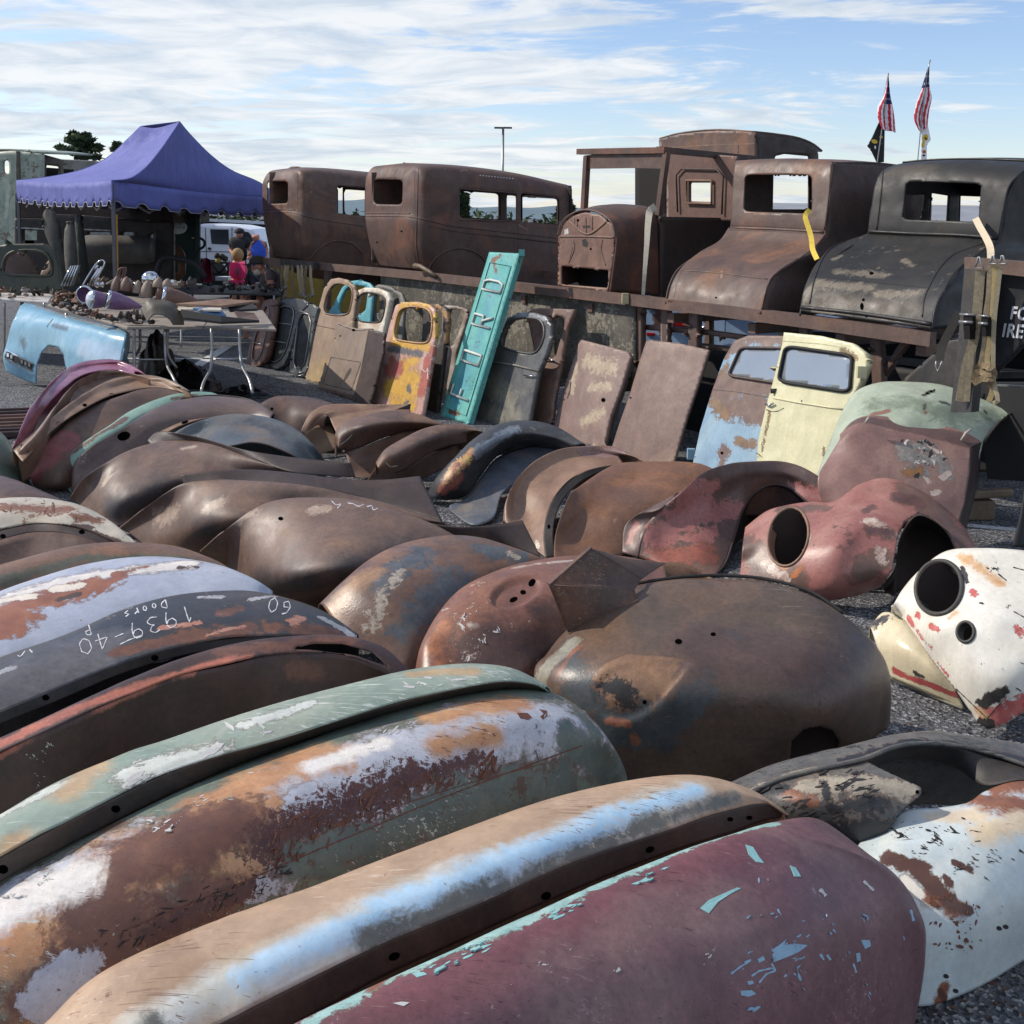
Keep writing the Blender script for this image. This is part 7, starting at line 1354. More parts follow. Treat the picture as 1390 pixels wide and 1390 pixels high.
slab('truck_bed', 'dark truck bed side with square openings beneath the tent', 'truck bed', 16.0, '20,296 60,297 60,290 108,292 235,302 235,402 20,402', W('bed_dark', [(46, 40, 36), (38, 34, 31), (56, 48, 40)]), [PX('165,315 181,315 181,330 165,330'), PX('202,318 208,318 208,326 202,326'), PX('118,315 150,315 150,325 118,325'), PX('30,312 50,313 50,326 30,326')], strokes=[('22,309 60,311', 2.5, TUBEG), ('108,311 150,313', 2.5, TUBEG), ('164,322 182,321', 1.4, BLACKISH), ('166,315 180,328', 1.2, BLACKISH), ('160,309 235,313', 5, BRW), ('185,350 185,315', 4, BRW), ('214,312 214,395', 5, BRW)]).done(.1)
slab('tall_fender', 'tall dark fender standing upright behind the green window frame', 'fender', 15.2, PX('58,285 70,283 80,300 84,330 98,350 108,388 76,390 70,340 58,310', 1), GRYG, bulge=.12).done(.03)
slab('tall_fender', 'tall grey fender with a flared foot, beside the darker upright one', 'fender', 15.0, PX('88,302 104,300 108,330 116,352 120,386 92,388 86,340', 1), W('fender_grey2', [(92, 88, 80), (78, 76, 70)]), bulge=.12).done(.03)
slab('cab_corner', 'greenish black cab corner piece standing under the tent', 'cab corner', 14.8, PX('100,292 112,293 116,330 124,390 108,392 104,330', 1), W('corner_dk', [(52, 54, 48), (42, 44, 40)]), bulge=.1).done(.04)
mb = MB(); mb.lathe([(0, .17), (.1, .2), (.9, .2), (1.0, .17), (1.0, .001)], D(110, 338, 15.6), (1, .05, 0), W('tank_grey', [(98, 94, 88), (84, 80, 74)]), 20); mb.build('fuel_tank', label='grey cylindrical tank lying behind the tent leg', cat='tank')
slab('tan_door_frame', 'small pale door garnish with a slot, inside the green frame opening', 'garnish', 13.4, PX('53,374 66,352 71,352 72,360 60,376', 1), W('garnish', [(186, 160, 136), (170, 146, 124)]), [PX('58,366 63,359 65,361 61,368')]).done(.02)
slab('brown_panel_sheet', 'rounded brown panel seen through the green window frame', 'panel', 13.8, PX('-20,345 20,343 44,348 52,372 50,400 -20,400', 1), W('rnd_brown', [(92, 72, 66), (78, 62, 58)]), bulge=.1).done(.03)
f = slab('portable_toilet', 'dark green portable toilet with a white oval sign', 'portable toilet', 17.3, '224,288 262,287 271,290 271,384 224,384', W('toilet_green', [(34, 62, 54), (28, 52, 47)], rough=(.4, .6), dents=.1), strokes=[('263,290 263,384', 1.2, BLACKISH), ('262,322 262,324', 3, WHD)])
pl = f.pl.shift((0, -.03, 0)); pplate(f, 'oval_sign', pl, ell(241, 308, 13, 9.8, 4), W('sign_pale', [(226, 236, 234), (216, 228, 226)], dents=0), cell=1.5, thick=.01)
tx = MB(); sbv = None
V_, Q_ = [], []
mtx = W('sign_ink', [(110, 136, 136), (100, 126, 126)])
for (x0, y0, txt, sx) in ((233, 304, 'CLOSERS', 2.1), (230.5, 308.3, 'GROUP', 2.0), (242, 309, 'OF', 2.0), (247, 309.5, 'SO', 2.2)):
    for i, ch in enumerate(txt):
        u, v = x0+i*sx, y0+i*.12; pp = pl.shift((0, -.02, 0)); a = [(u, v-1.1), (u, v+1.1)] ; b = [(u, v-1.1), (u+1.2, v-1.1)] if ch in 'CORSGPEF' else [(u, v+1.1), (u+1.2, v+1.1)]
        for s in (a, b, [(u+1.2, v-.9), (u+1.2, v+1)] if ch in 'OUR' else b): tx.bar(pp.on(*s[0]), pp.on(*s[1]), .005, .005, mtx)
f.kids.append(('sign_writing', tx, 0, None)); bx_ = MB(); bx_.prism([f.pl.on(x, y)+np.array([0, .06, 0]) for x, y in [(224, 288), (271, 290), (271, 384), (224, 384)]], (-.35, 1.0, 0), f.mat); f.kids.append(('cabin', bx_, 0, None)); f.done(.05)
slab('rusty_seat_frame', 'brown and orange rusty frame standing by the green toilet', 'frame', 16.6, PX('219,300 224,298 232,330 246,336 252,350 250,380 225,380 222,330', 1), W('orange_dk', [(120, 84, 52), (92, 68, 48)]), [PX('230,340 240,344 242,370 230,370')]).done(.05)
f = T_('black_hoop', 'black arched bumper hoop standing before the green toilet', BLACKISH, 'hoop'); f.mb.tube(crom(np.array([D(x, y, 14.2) for x, y in [(213, 372), (218, 355), (226, 350), (245, 352), (262, 358), (272, 366), (279, 378)]]), 24), .035, BLACKISH, 8); f.done(0)
f = T_('black_hoop', 'thin black hoop beside the white van', BLACKISH, 'hoop'); f.mb.tube(crom(np.array([D(x, y, 16.5) for x, y in [(266, 350), (269, 340), (277, 334), (277, 327), (271, 323)]]), 20), .02, BLACKISH, 8); f.done(0)
# ------------------------------------------------------------------ right: dark truck side, post and ratchet straps
RT = Plane(D(1320, 450, 5.55), AD); RTB = W('truck_black', [(34, 36, 42), (28, 30, 34), (44, 46, 50)], rough=(.35, .6))
f = T_('stake_truck', 'dark truck side with white lettering cut off at the right edge', RTB, 'truck'); dn = RT.shift(AD*.12)
plate(f, dn, '1330,362 1480,376 1480,420 1390,468 1352,505 1330,520', cell=5)
prpl(f, 'top_board', RT.shift(AD*.05), '1309,349 1480,362 1480,386 1309,366', W('wood_brown', [(112, 90, 78), (96, 78, 68)]), .06)
prpl(f, 'post', RT, '1309,365 1331,368 1330,420 1318,560 1290,560 1300,470', W('post_dark', [(72, 70, 68), (56, 55, 56), (92, 82, 66)], chips=((140, 120, 70), .82, 18)), .07)
prpl(f, 'lower_bar', RT.shift(AD*.2), '1352,505 1480,503 1480,512 1352,514', DKGREY, .04); prpl(f, 'lower_bar', RT.shift(AD*.25), '1352,522 1480,529 1480,531 1352,524', TUBEG, .03)
prpl(f, 'frame_side', RT.shift(AD*.5), '1325,520 1480,520 1480,660 1340,650', BLACKISH, .1)
def lettering(txt, x, y, hpx, par):
    c = bpy.data.curves.new('lettering', 'FONT'); c.body = txt; c.extrude = .001; c.offset = .0025; o = bpy.data.objects.new('lettering', c); COL.objects.link(o)
    p = dn.on(x, y)-AD*.004; q = dn.on(x+30, y+2.4)-AD*.004; h = hpx/FPX*(p[1])*1.38
    X = (q-p)/np.linalg.norm(q-p); Z = -AD; X = X-Z*(X@Z); X /= np.linalg.norm(X); Yv = np.cross(Z, X); c.size = h; c.shear = .18; c.space_character = 1.12
    c.materials.append(plain('letter_paint', (206, 208, 212), .6)); sx = .80
    M_ = Matrix(((X[0]*sx, Yv[0], Z[0], p[0]), (X[1]*sx, Yv[1], Z[1], p[1]), (X[2]*sx, Yv[2], Z[2], p[2]), (0, 0, 0, 1)))
    dg = bpy.context.evaluated_depsgraph_get(); me = bpy.data.meshes.new_from_object(o.evaluated_get(dg)); me.transform(M_); me.transform(Matrix.Translation(-wloc(par))); bpy.data.objects.remove(o)
    o = bpy.data.objects.new('lettering', me); COL.objects.link(o); o.parent = par
so_ = f.done(.03)
lettering('FO', 1371, 432.5, 17.5, so_); lettering('IRE', 1360, 456.5, 18.5, so_)
WEB = plain('webbing_tan', (158, 144, 118), .9, scale=60, var=.3); WEB2 = plain('webbing_olive', (124, 108, 82), .9, scale=60, var=.3); RS_ = RT.shift(-AD*.03); IRON = plain('ratchet_iron', (34, 32, 32), .5, .6)
SG = 'ratchet straps hanging from the truck board'
def hang(label, pts, w, mat, extra=None):
    f = T_('ratchet_strap', label, mat, 'strap', SG); P = crom(np.array([RS_.shift(-AD*(q[2] if len(q) > 2 else 0)).on(q[0], q[1]) for q in pts]), 24); strap(f, P, w)
    if extra: extra(f)
    return f.done(.004)
def hook(f, x, y, hgt=12):
    f.kids.append(('hook', MB().tube(np.array([RS_.on(a, b)-AD*.02 for a, b in [(x-5, y+hgt), (x-1, y+3), (x, y-3), (x+2, y-3), (x+3, y+3), (x+7, y+hgt), (x-5, y+hgt)]]), .005, TUBEG, 6), 0, None))
def ratchet(f, x, y, w=9, h=18):
    m = MB(); p = RS_.on(x, y)-AD*.03; q = RS_.on(x, y+h)-AD*.03; m.bar(p, p*.35+q*.65, w*1.5/FPX*5.5, .03, IRON, up=AD); m.bar(p*.6+q*.4, q, w*1.0/FPX*5.5, .045, IRON, up=AD); m.tube([RS_.on(x-w-1, y-2)-AD*.05, RS_.on(x+w+1, y-1)-AD*.05], .006, TUBEG, 6); m.tube([RS_.on(x-w, y+8)-AD*.06, RS_.on(x+w, y+9)-AD*.06], .008, TUBEG, 6); f.kids.append(('ratchet', m, 0, None))
hang('wide tan strap with a black ratchet, leftmost on the truck board', [(1331, 366), (1329, 390), (1326, 425), (1322, 460), (1311, 500), (1303, 545)], .046, WEB, lambda f: (hook(f, 1331, 352), ratchet(f, 1321, 428, 9, 32)))
hang('narrow folded tan strap behind the leftmost ratchet', [(1318, 440), (1318, 480), (1314, 520), (1312, 545)], .03, WEB)
hang('thin pale strap running into the second black ratchet', [(1344, 360), (1342, 400), (1338, 430), (1336, 470), (1330, 500)], .026, WEB, lambda f: (hook(f, 1350, 350, 8), ratchet(f, 1344, 430, 6, 26)))
hang('cream strap with an orange tinted tail between the ratchets', [(1351, 358), (1350, 385), (1347, 425), (1344, 460), (1340, 490), (1347, 530), (1342, 545)], .026, plain('webbing_cream', (190, 168, 120), .9, scale=60))
hang('long pale strap nearest the lettering', [(1358, 360), (1354, 395), (1350, 430), (1348, 480), (1349, 520), (1354, 545), (1348, 548)], .022, plain('webbing_pale', (166, 154, 126), .9, scale=60), lambda f: hook(f, 1363, 350, 8))
hang('olive strap rolled into loose loops below the ratchets', [(1325, 503), (1332, 496, .05), (1345, 499, .06), (1350, 505, .05), (1340, 508, .04), (1327, 504, .03), (1322, 520, .03), (1332, 514, .04), (1346, 516, .04), (1340, 524, .02)], .032, WEB2)
f = T_('webbing_strap', 'grey strap ending in a wire hook over the dark gusset plate', plain('webbing_dkgrey', (84, 80, 74), .9), 'strap'); strap(f, crom(np.array([TP.shift(-AD*.12).on(x, y) for x, y in [(1302, 424), (1290, 448), (1279, 470), (1275, 490)]]), 14), .045); ptube(f, 'hook', np.array([TP.shift(-AD*.14).on(x, y) for x, y in [(1271, 490), (1270, 497), (1273, 504), (1276, 498), (1279, 490)]]), .005, TUBEG); f.done(.004)
WOOD = W('wood_pale', [(120, 104, 82), (100, 88, 70)])
for i, (a, b, z, w_, l) in enumerate([((1296, 690), (1345, 690), .06, .12, 'squared wooden block on the ground beside the pinkish hood'), ((1305, 672), (1372, 668), .16, .05, 'rounded wooden stick lying on top of the wooden block')]):
    p, q = G(*a, z), G(*b, z); mb = MB(); mb.bar(p, q, w_, w_, WOOD); mb.build('wood_block', label=l, cat='wood', bevel=.012)
f = T_('door_edge', 'dark curved steel edge at the right border above the white fender', BLACKISH, 'steel sheet'); f.skin(["1396,640,5.2 1388,690,5.1 1376,742,5.0", "1440,640,5.3 1440,690,5.2 1440,745,5.1"], nu=20, nv=6).done(.01)
# ------------------------------------------------------------------ blue pickup behind the trailer
PB = W('pickup_blue', [(166, 194, 228), (156, 186, 222), (172, 198, 230)], layers=[('m1', (116, 84, 74), (100, 76, 70), .08, 8, .9)], rough=(.25, .4), bump=.03, dents=.2)
t = empty('parked_pickup', (2.2, 11.4, gz(11)), 'pale blue pickup seen between the posts beneath the trailer', 'pickup'); PP = Plane(D(950, 440, 10.4), (-.45, -1, 0))
f = T_('x', None, PB, None); plate(f, PP, '846,396 1052,404 1056,470 1050,520 850,520', cell=4, stains={'m1': [(891, 418, 893, 438, 7)]}); f.stroke('985,412 984,455', 1, BLACKISH).stroke('1030,420 1029,470', 1, BLACKISH); o = f.mb.build('tailgate', parent=t, thick=.03)
mb = MB(); P = list(PP.on(np.array([846., 1052, 1056, 850]), np.array([396., 404, 520, 520]))); mb.prism([p+np.array([0, .05, 0]) for p in P], (1.7, 3.8, 0), PB); mb.build('body', parent=t)
RL = plain('lamp_red', (150, 30, 34), .2)
for x0, y0, x1, y1 in ((913, 431, 934, 443.5), (1033, 439, 1048, 448), (877, 451, 889, 456)):
    mb = MB(); q = [PP.on(x, y)-np.array([0, .03, 0]) for x, y in [(x0, y0), (x1, y0+.5), (x1, y1), (x0, y1-.5)]]; mb.prism(q, (0, .03, 0), RL); lmp = mb.build('tail_lamp', parent=t, bevel=.008)
mb = MB(); mb.tube(list(PP.shift((0, -.08, 0)).on(np.array([946., 962, 968]), np.array([447., 444, 447]))), .03, CHROME, 8); mb.build('tailgate_latch', parent=t)
mb = MB(); mb.bar(PP.on(850, 484)-np.array([0, .12, 0]), PP.on(1052, 488)-np.array([0, .12, 0]), .08, .16, CHROME); mb.build('bumper', parent=t, bevel=.02)
for x in (880, 1020):
    mb = MB(); c = PP.on(x, 505)+np.array([0, .5, 0]); mb.lathe([(-.1, .001), (-.1, .3), (.1, .3), (.1, .001)], c, (1, 0, 0), BLACKISH, 24); mb.build('wheel', parent=t)
LT = TP.shift(AD*1.95); f = T_('shade_slab', 'black slab added for the dark behind the coupes', BLACKISH, 'trailer'); mb = MB(); mb.prism([LT.on(x, y) for x, y in [(1056, 447), (1480, 470), (1480, 625), (1056, 590)]], AD*1.2, BLACKISH); f.mb = mb  # black slab added to keep the view behind the coupes dark
for a, b in (((1060, 470), (1400, 505)), ((1180, 487), (1300, 500))): m = MB(); m.bar(LT.on(*a)-AD*.03, LT.on(*b)-AD*.03, .03, .03, TUBEG); f.kids.append(('side_pipe', m, 0, None))
f.done(0)
# ------------------------------------------------------------------ yellow trailer and the strap rack at the far end
YL = W('paint_yellow', [(176, 152, 72), (160, 138, 66), (186, 162, 84)])
pbox('cargo_trailer', 'dull yellow cargo trailer behind the far end of the rail', 'trailer', 17.2, '366,352 520,366 520,425 366,425', 2.2, YL)
LR = TP.shift(-AD*.06); f = T_('strap_rack', 'dark bracket rack of hanging straps at the far end of the rail', IRON, 'strap rack')
m = MB(); m.bar(LR.on(383, 356), LR.on(428, 361), .05, .09, DKGREY); f.mb = m
for i, (x, x2, yb) in enumerate([(387, 386, 392), (391, 392, 388), (395, 391, 400), (400, 402, 404), (408, 412, 396), (413, 416, 399), (419, 419, 401), (425, 428, 399)]):
    g = T_('x', None, WEB, None); strap(g, crom(np.array([LR.on(x, 360)-AD*.03, LR.on((x+x2)/2+.5, 376)-AD*.05, LR.on(x2, yb)-AD*.03]), 10), .035, WEB if i % 3 else WEB2); f.kids.append(('strap', g.mb, .004, None))
    f.kids.append(('hook', MB().tube([LR.on(x2-2, yb)-AD*.05, LR.on(x2, yb+4)-AD*.05, LR.on(x2+2.5, yb+1)-AD*.05], .012, TUBEG, 6), 0, None))
f.done(0)
mb = MB(); mb.prism([LR.on(x, y)-AD*.02 for x, y in [(367, 350), (384, 352), (384, 366), (367, 362)]], AD*.06, R_BROWN); mb.build('end_plate', label='brown plate closing the far end of the trailer rail', cat='plate')
mb = MB(); mb.tube([Rp(563, 361, -.06), Rp(571, 362, -.05), Rp(585, 370, -.04), Rp(592, 376, -.03)], [.03, .028, .02, .02], W('log', [(104, 84, 62), (84, 70, 56)]), 8); mb.build('wooden_peg', label='short round wooden peg resting on the rail below a sedan body', cat='peg')
# ------------------------------------------------------------------ white van, black trailer
VW = plain('van_white', (206, 212, 226), .3, var=.03, spec=.6); VG = plain('van_glass', (44, 50, 58), .08, var=.1)
t = empty('white_van', (-5.9, 27.5, gz(27)), 'white van parked behind the two standing men', 'van'); VP = Plane(D(300, 320, 27), (0, -1, 0))
q = PX('268,308 271,303.5 318,306 341,311 352,322 370,345 372,372 268,372'); mb = MB(); mb.prism(list(VP.on(q[:, 0], q[:, 1])), (0, 1.9, 0), VW); mb.build('body', parent=t, bevel=.08)
for w_ in ('285,311 310,311.5 311,332 287,331', '327,313.5 337,315 343,322 344,331 328,330'):
    q = PX(w_); mb = MB(); mb.prism(list(VP.shift((0, -.02, 0)).on(q[:, 0], q[:, 1])), (0, .03, 0), VG); mb.build('window', parent=t, bevel=.01)
mb = MB()
for a, b in (((315, 308), (315, 365)), ((272, 341), (366, 343)), ((279, 309), (281, 365))): mb.bar(VP.on(*a)-np.array([0, .005, 0]), VP.on(*b)-np.array([0, .005, 0]), .02, .012, DKGREY)
mb.build('door_seams', parent=t); mb = MB(); mb.bar(VP.on(283, 337)-np.array([0, .04, 0]), VP.on(287, 337.5)-np.array([0, .04, 0]), .04, .05, BLACKISH); mb.build('door_handle', parent=t)
for x in (290, 352):
    mb = MB(); mb.lathe([(-.12, .001), (-.12, .36), (.12, .36), (.12, .001)], D(x, 372, 27.1), (0, 1, 0), BLACKISH, 24); mb.build('wheel', parent=t)
pbox('black_trailer', 'black box trailer with a white roof line behind the white van', 'trailer', 30.5, '262,298.5 375,304 375,385 262,385', 2.4, BLACKISH)
mb = MB(); mb.bar(D(262, 297.5, 30.4), D(375, 303.5, 30.4), .06, .08, VW); mb.build('roof_trim', label='white roof line along the black box trailer', cat='trim')
# ------------------------------------------------------------------ people
SK = plain('skin', (176, 124, 104), .6, var=.06); SK2 = plain('skin_tan', (150, 106, 88), .6, var=.08)
def skinmesh(name, parent, nodes, edges, mat, sub=2, label=None):
    """nodes: (px, py, Y, radius); one continuous limb-joined surface"""
    me = bpy.data.meshes.new(name); P = [D(n[0], n[1], n[2]) for n in nodes]; o = bpy.data.objects.new(name, me); COL.objects.link(o)
    base = wloc(parent) if parent else vec((P[0][0], P[0][1], gz(P[0][1])))
    me.from_pydata([tuple(vec(p)-base) for p in P], edges, []); o.parent = parent
    if parent is None: o.location = base
    me.materials.append(mat); m = o.modifiers.new('skin', 'SKIN'); m.use_smooth_shade = True
    for i, n in enumerate(nodes): me.skin_vertices[0].data[i].radius = (n[3], n[3]); me.skin_vertices[0].data[i].use_root = (i == 0)
    s = o.modifiers.new('sub', 'SUBSURF'); s.levels = sub; s.render_levels = sub
    if label: o['label'] = label
    dg = bpy.context.evaluated_depsgraph_get(); dg.update(); m2 = bpy.data.meshes.new_from_object(o.evaluated_get(dg))
    for p in m2.polygons: p.use_smooth = True
    o.modifiers.clear(); o.data = m2; return o
def blob(name, parent, c, r, mat, sc=(1, 1, 1), cut=None):
    m = MB(); n, k = 20, 12; V = []
    for i in range(k+1):
        th = math.pi*i/k
        for j in range(n):
            a = 2*math.pi*j/n; z = math.cos(th); 
            if cut is not None: z = max(z, cut)
            V.append((c[0]+r*sc[0]*math.sin(th)*math.cos(a), c[1]+r*sc[1]*math.sin(th)*math.sin(a), c[2]+r*sc[2]*z))
    m.add(V, [(i*n+j, (i+1)*n+j, (i+1)*n+(j+1) % n, i*n+(j+1) % n) for i in range(k) for j in range(n)], mat, True); return m.build(name, parent=parent)
# man in the black t-shirt, seen from behind
Y = 24.0; BT = plain('tshirt_black', (26, 26, 30), .8, var=.2); JE = plain('trousers_dark', (40, 42, 50), .85)
p = skinmesh('person', None, [(325, 357, Y, .15), (325, 345, Y, .14), (325, 331, Y, .17), (325, 324, Y, .065), (325, 319.5, Y-.02, .085), (325, 315.5, Y-.02, .095), (316, 327.5, Y, .07), (312.5, 339, Y, .05), (318, 347, Y-.2, .04), (321, 348, Y-.3, .035), (334, 327.5, Y, .07), (339.5, 339, Y, .05), (341, 342, Y-.1, .042), (337, 346, Y-.3, .035),
  (320.5, 362, Y, .1), (320, 388, Y, .07), (320, 414, Y, .05), (319, 418, Y-.12, .045), (329.5, 362, Y, .1), (330, 388, Y, .07), (330, 414, Y, .05), (331, 418, Y-.12, .045)],
  [(0, 1), (1, 2), (2, 3), (3, 4), (4, 5), (2, 6), (6, 7), (7, 8), (8, 9), (2, 10), (10, 11), (11, 12), (12, 13), (0, 14), (14, 15), (15, 16), (16, 17), (0, 18), (18, 19), (19, 20), (20, 21)], SK2)
tag(p, 'man in a black t-shirt and dark cap standing with his back turned', 'person')
skinmesh('shirt', p, [(325, 358, Y, .19), (325, 345, Y, .18), (325, 331, Y, .2), (325, 326, Y, .1), (316, 327.5, Y, .11), (312.5, 337, Y, .09), (334, 327.5, Y, .11), (339, 337, Y, .09)], [(0, 1), (1, 2), (2, 3), (2, 4), (4, 5), (2, 6), (6, 7)], BT)
skinmesh('trousers', p, [(325, 360, Y, .18), (320.5, 366, Y, .13), (320, 388, Y, .1), (320, 413, Y, .08), (329.5, 366, Y, .13), (330, 388, Y, .1), (330, 413, Y, .08)], [(0, 1), (1, 2), (2, 3), (0, 4), (4, 5), (5, 6)], JE)
blob('cap', p, D(325, 315.5, Y), .115, BT, (1, 1.05, .85), -.1)
# man in the blue sleeveless shirt
BL = plain('shirt_blue', (38, 74, 178), .8, var=.15)
p = skinmesh('person', None, [(351, 362, Y, .15), (351, 350, Y, .14), (350.5, 334, Y, .17), (348.5, 327, Y, .07), (347, 322, Y-.04, .09), (346.5, 318, Y-.05, .1), (342.5, 331, Y, .07), (340, 340, Y-.05, .052), (340.5, 349, Y-.2, .04), (336, 351, Y-.35, .035), (359.5, 331, Y, .07), (361.5, 342, Y, .052), (360, 352, Y-.1, .04), (358, 355, Y-.2, .035),
  (346.5, 368, Y, .1), (346, 392, Y, .07), (346, 415, Y, .05), (345, 419, Y-.12, .045), (355.5, 368, Y, .1), (356, 392, Y, .07), (356, 415, Y, .05), (357, 419, Y-.12, .045)],
  [(0, 1), (1, 2), (2, 3), (3, 4), (4, 5), (2, 6), (6, 7), (7, 8), (8, 9), (2, 10), (10, 11), (11, 12), (12, 13), (0, 14), (14, 15), (15, 16), (16, 17), (0, 18), (18, 19), (19, 20), (20, 21)], SK)
tag(p, 'bald man in a bright blue sleeveless shirt, seen from behind', 'person')
skinmesh('shirt', p, [(351, 363, Y, .21), (351, 350, Y, .22), (350.5, 336, Y-.02, .25), (349.5, 329, Y-.02, .12), (345, 331, Y-.02, .12), (357, 331, Y-.02, .12)], [(0, 1), (1, 2), (2, 3), (2, 4), (2, 5)], BL)
skinmesh('shorts', p, [(351, 364, Y, .18), (346.5, 370, Y, .13), (346, 388, Y, .11), (355.5, 370, Y, .13), (356, 388, Y, .11)], [(0, 1), (1, 2), (0, 3), (3, 4)], JE)
# seated in the pink chair
Y = 20.0; p = skinmesh('person', None, [(323, 378, Y, .15), (323, 368, Y, .15), (323, 359, Y, .15), (323, 353, Y, .06), (322.5, 349, Y, .085), (322.5, 345.5, Y, .095), (315, 360, Y, .06), (313, 370, Y, .045), (316, 376, Y+.2, .04), (331, 360, Y, .06), (333, 370, Y, .045), (330, 376, Y+.2, .04), (318, 380, Y+.4, .08), (317, 404, Y+.45, .05), (317, 406, Y+.6, .045), (328, 380, Y+.4, .08), (329, 404, Y+.45, .05), (329, 406, Y+.6, .045)],
  [(0, 1), (1, 2), (2, 3), (3, 4), (4, 5), (2, 6), (6, 7), (7, 8), (2, 9), (9, 10), (10, 11), (0, 12), (12, 13), (13, 14), (0, 15), (15, 16), (16, 17)], SK)
tag(p, 'person with fair hair seated in the pink camp chair, seen from behind', 'person'); blob('hair', p, D(322.5, 346, Y-.015), .115, plain('hair_fair', (150, 120, 84), .8, var=.3, scale=60), (.95, 1, 1.1))
skinmesh('shirt', p, [(323, 379, Y, .18), (323, 368, Y, .17), (323, 360, Y, .17), (316, 361, Y, .08), (314, 367, Y, .07), (330, 361, Y, .08), (332, 367, Y, .07)], [(0, 1), (1, 2), (2, 3), (3, 4), (2, 5), (5, 6)], JE)
PK = plain('fabric_pink', (206, 42, 110), .8, var=.12)
f = T_('camp_chair', 'pink folding camp chair with a dark logo patch on its back', PK, 'chair'); Y = 19.75
f.skin(["310.5,355,19.75 322,356.5,19.8 333.5,354.5,19.75", "312,366,19.72 323,367,19.8 334,366,19.72", "311,377,19.7 322,379,19.85 333,378,19.7"], nu=16, nv=12); f.stroke('321,364 323,374', 5, plain('grey_patch', (96, 90, 100), .8))
f.part('seat', ["311,379,19.72 322,382,19.9 333,380,19.72", "313,381,20.2 322,383,20.2 332,381,20.2"], PK, nu=12, nv=4); f.part('seat_flap', ["311,379,19.7 322,381,19.75 333,380,19.7", "313,386,19.72 322,387,19.75 331,386,19.72"], PK, nu=12, nv=4)
for a, b in (((311, 354, 19.75), (313, 405, 19.8)), ((333.5, 354, 19.75), (331, 405, 19.8)), ((312, 380, 20.3), (314, 404, 20.3)), ((332, 380, 20.3), (331, 404, 20.3))): ptube(f, 'leg', np.array([D(*a), D(*b)]), .014, BLACKISH)
f.done(.01)
# bearded man bent over the far table
Y = 15.0; GS = plain('shirt_grey', (92, 82, 84), .85, var=.15); WB = plain('beard_white', (196, 186, 174), .9, var=.2, scale=80); CP = plain('cap_dark', (52, 48, 46), .85, var=.2)
p = skinmesh('person', None, [(373, 403, Y+.1, .15), (371, 391, Y+.05, .15), (366, 378, Y, .16), (359, 370, Y, .06), (354, 366, Y, .075), (351, 361.5, Y, .095), (350, 357, Y, .085), (365, 374, Y-.2, .07), (368, 388, Y-.25, .05), (361, 395, Y-.35, .038), (356, 396, Y-.4, .032), (352, 397, Y-.42, .02), (366, 374, Y+.2, .07), (362, 388, Y+.3, .05), (352, 393, Y+.2, .038), (348, 394, Y+.15, .03),
  (356, 404, Y-.15, .085), (353, 408, Y-.2, .07), (354, 428, Y-.1, .05), (353, 458, Y-.1, .04), (349, 460, Y-.25, .04), (358, 404, Y+.3, .085), (335, 405, Y+.2, .07), (334, 428, Y+.3, .05), (336, 456, Y+.3, .04), (331, 458, Y+.2, .04)],
  [(0, 1), (1, 2), (2, 3), (3, 4), (4, 5), (5, 6), (2, 7), (7, 8), (8, 9), (9, 10), (10, 11), (2, 12), (12, 13), (13, 14), (14, 15), (0, 16), (16, 17), (17, 18), (18, 19), (19, 20), (0, 21), (21, 22), (22, 23), (23, 24), (24, 25)], SK)
tag(p, 'white bearded man in dark cap and grey shirt bent over the table', 'person')
skinmesh('shirt', p, [(373, 402, Y+.1, .19), (371, 391, Y+.05, .19), (366, 378, Y, .2), (361, 372, Y, .1), (365, 374, Y-.2, .1), (368, 385, Y-.24, .085), (366, 374, Y+.2, .1), (363, 385, Y+.28, .085)], [(0, 1), (1, 2), (2, 3), (2, 4), (4, 5), (2, 6), (6, 7)], GS)
skinmesh('shorts', p, [(373, 404, Y+.1, .18), (358, 404, Y-.12, .12), (353, 412, Y-.18, .1), (360, 404, Y+.28, .12), (338, 405, Y+.2, .1)], [(0, 1), (1, 2), (0, 3), (3, 4)], JE)
skinmesh('beard', p, [(349, 366, Y-.02, .07), (350, 370, Y-.03, .07), (351.5, 375, Y-.04, .035)], [(0, 1), (1, 2)], WB)
h = D(351, 356.5, Y); blob('cap', p, h, .125, CP, (1.05, .95, .8), -.15); mb = MB(); mb.prism([h+np.array(q) for q in [(-.08, -.09, -.02), (-.2, -.08, -.04), (-.22, 0, -.045), (-.2, .07, -.04), (-.08, .09, -.02)]], (0, 0, .015), CP); mb.build('cap_visor', parent=p, bevel=.004)
mb = MB(); mb.lathe([(0, .02), (.03, .012), (.035, .001)], D(343.5, 363, Y-.02), (-1, -.2, -.3), SK, 8); mb.build('nose', parent=p)
for yy in (-.035, .03): blob('eye', p, D(345, 360.5, Y)+np.array([0, yy, 0]), .012, BLACKISH)
blob('ear', p, D(352.5, 363, Y-.095), .03, SK, (.7, .4, 1.1))
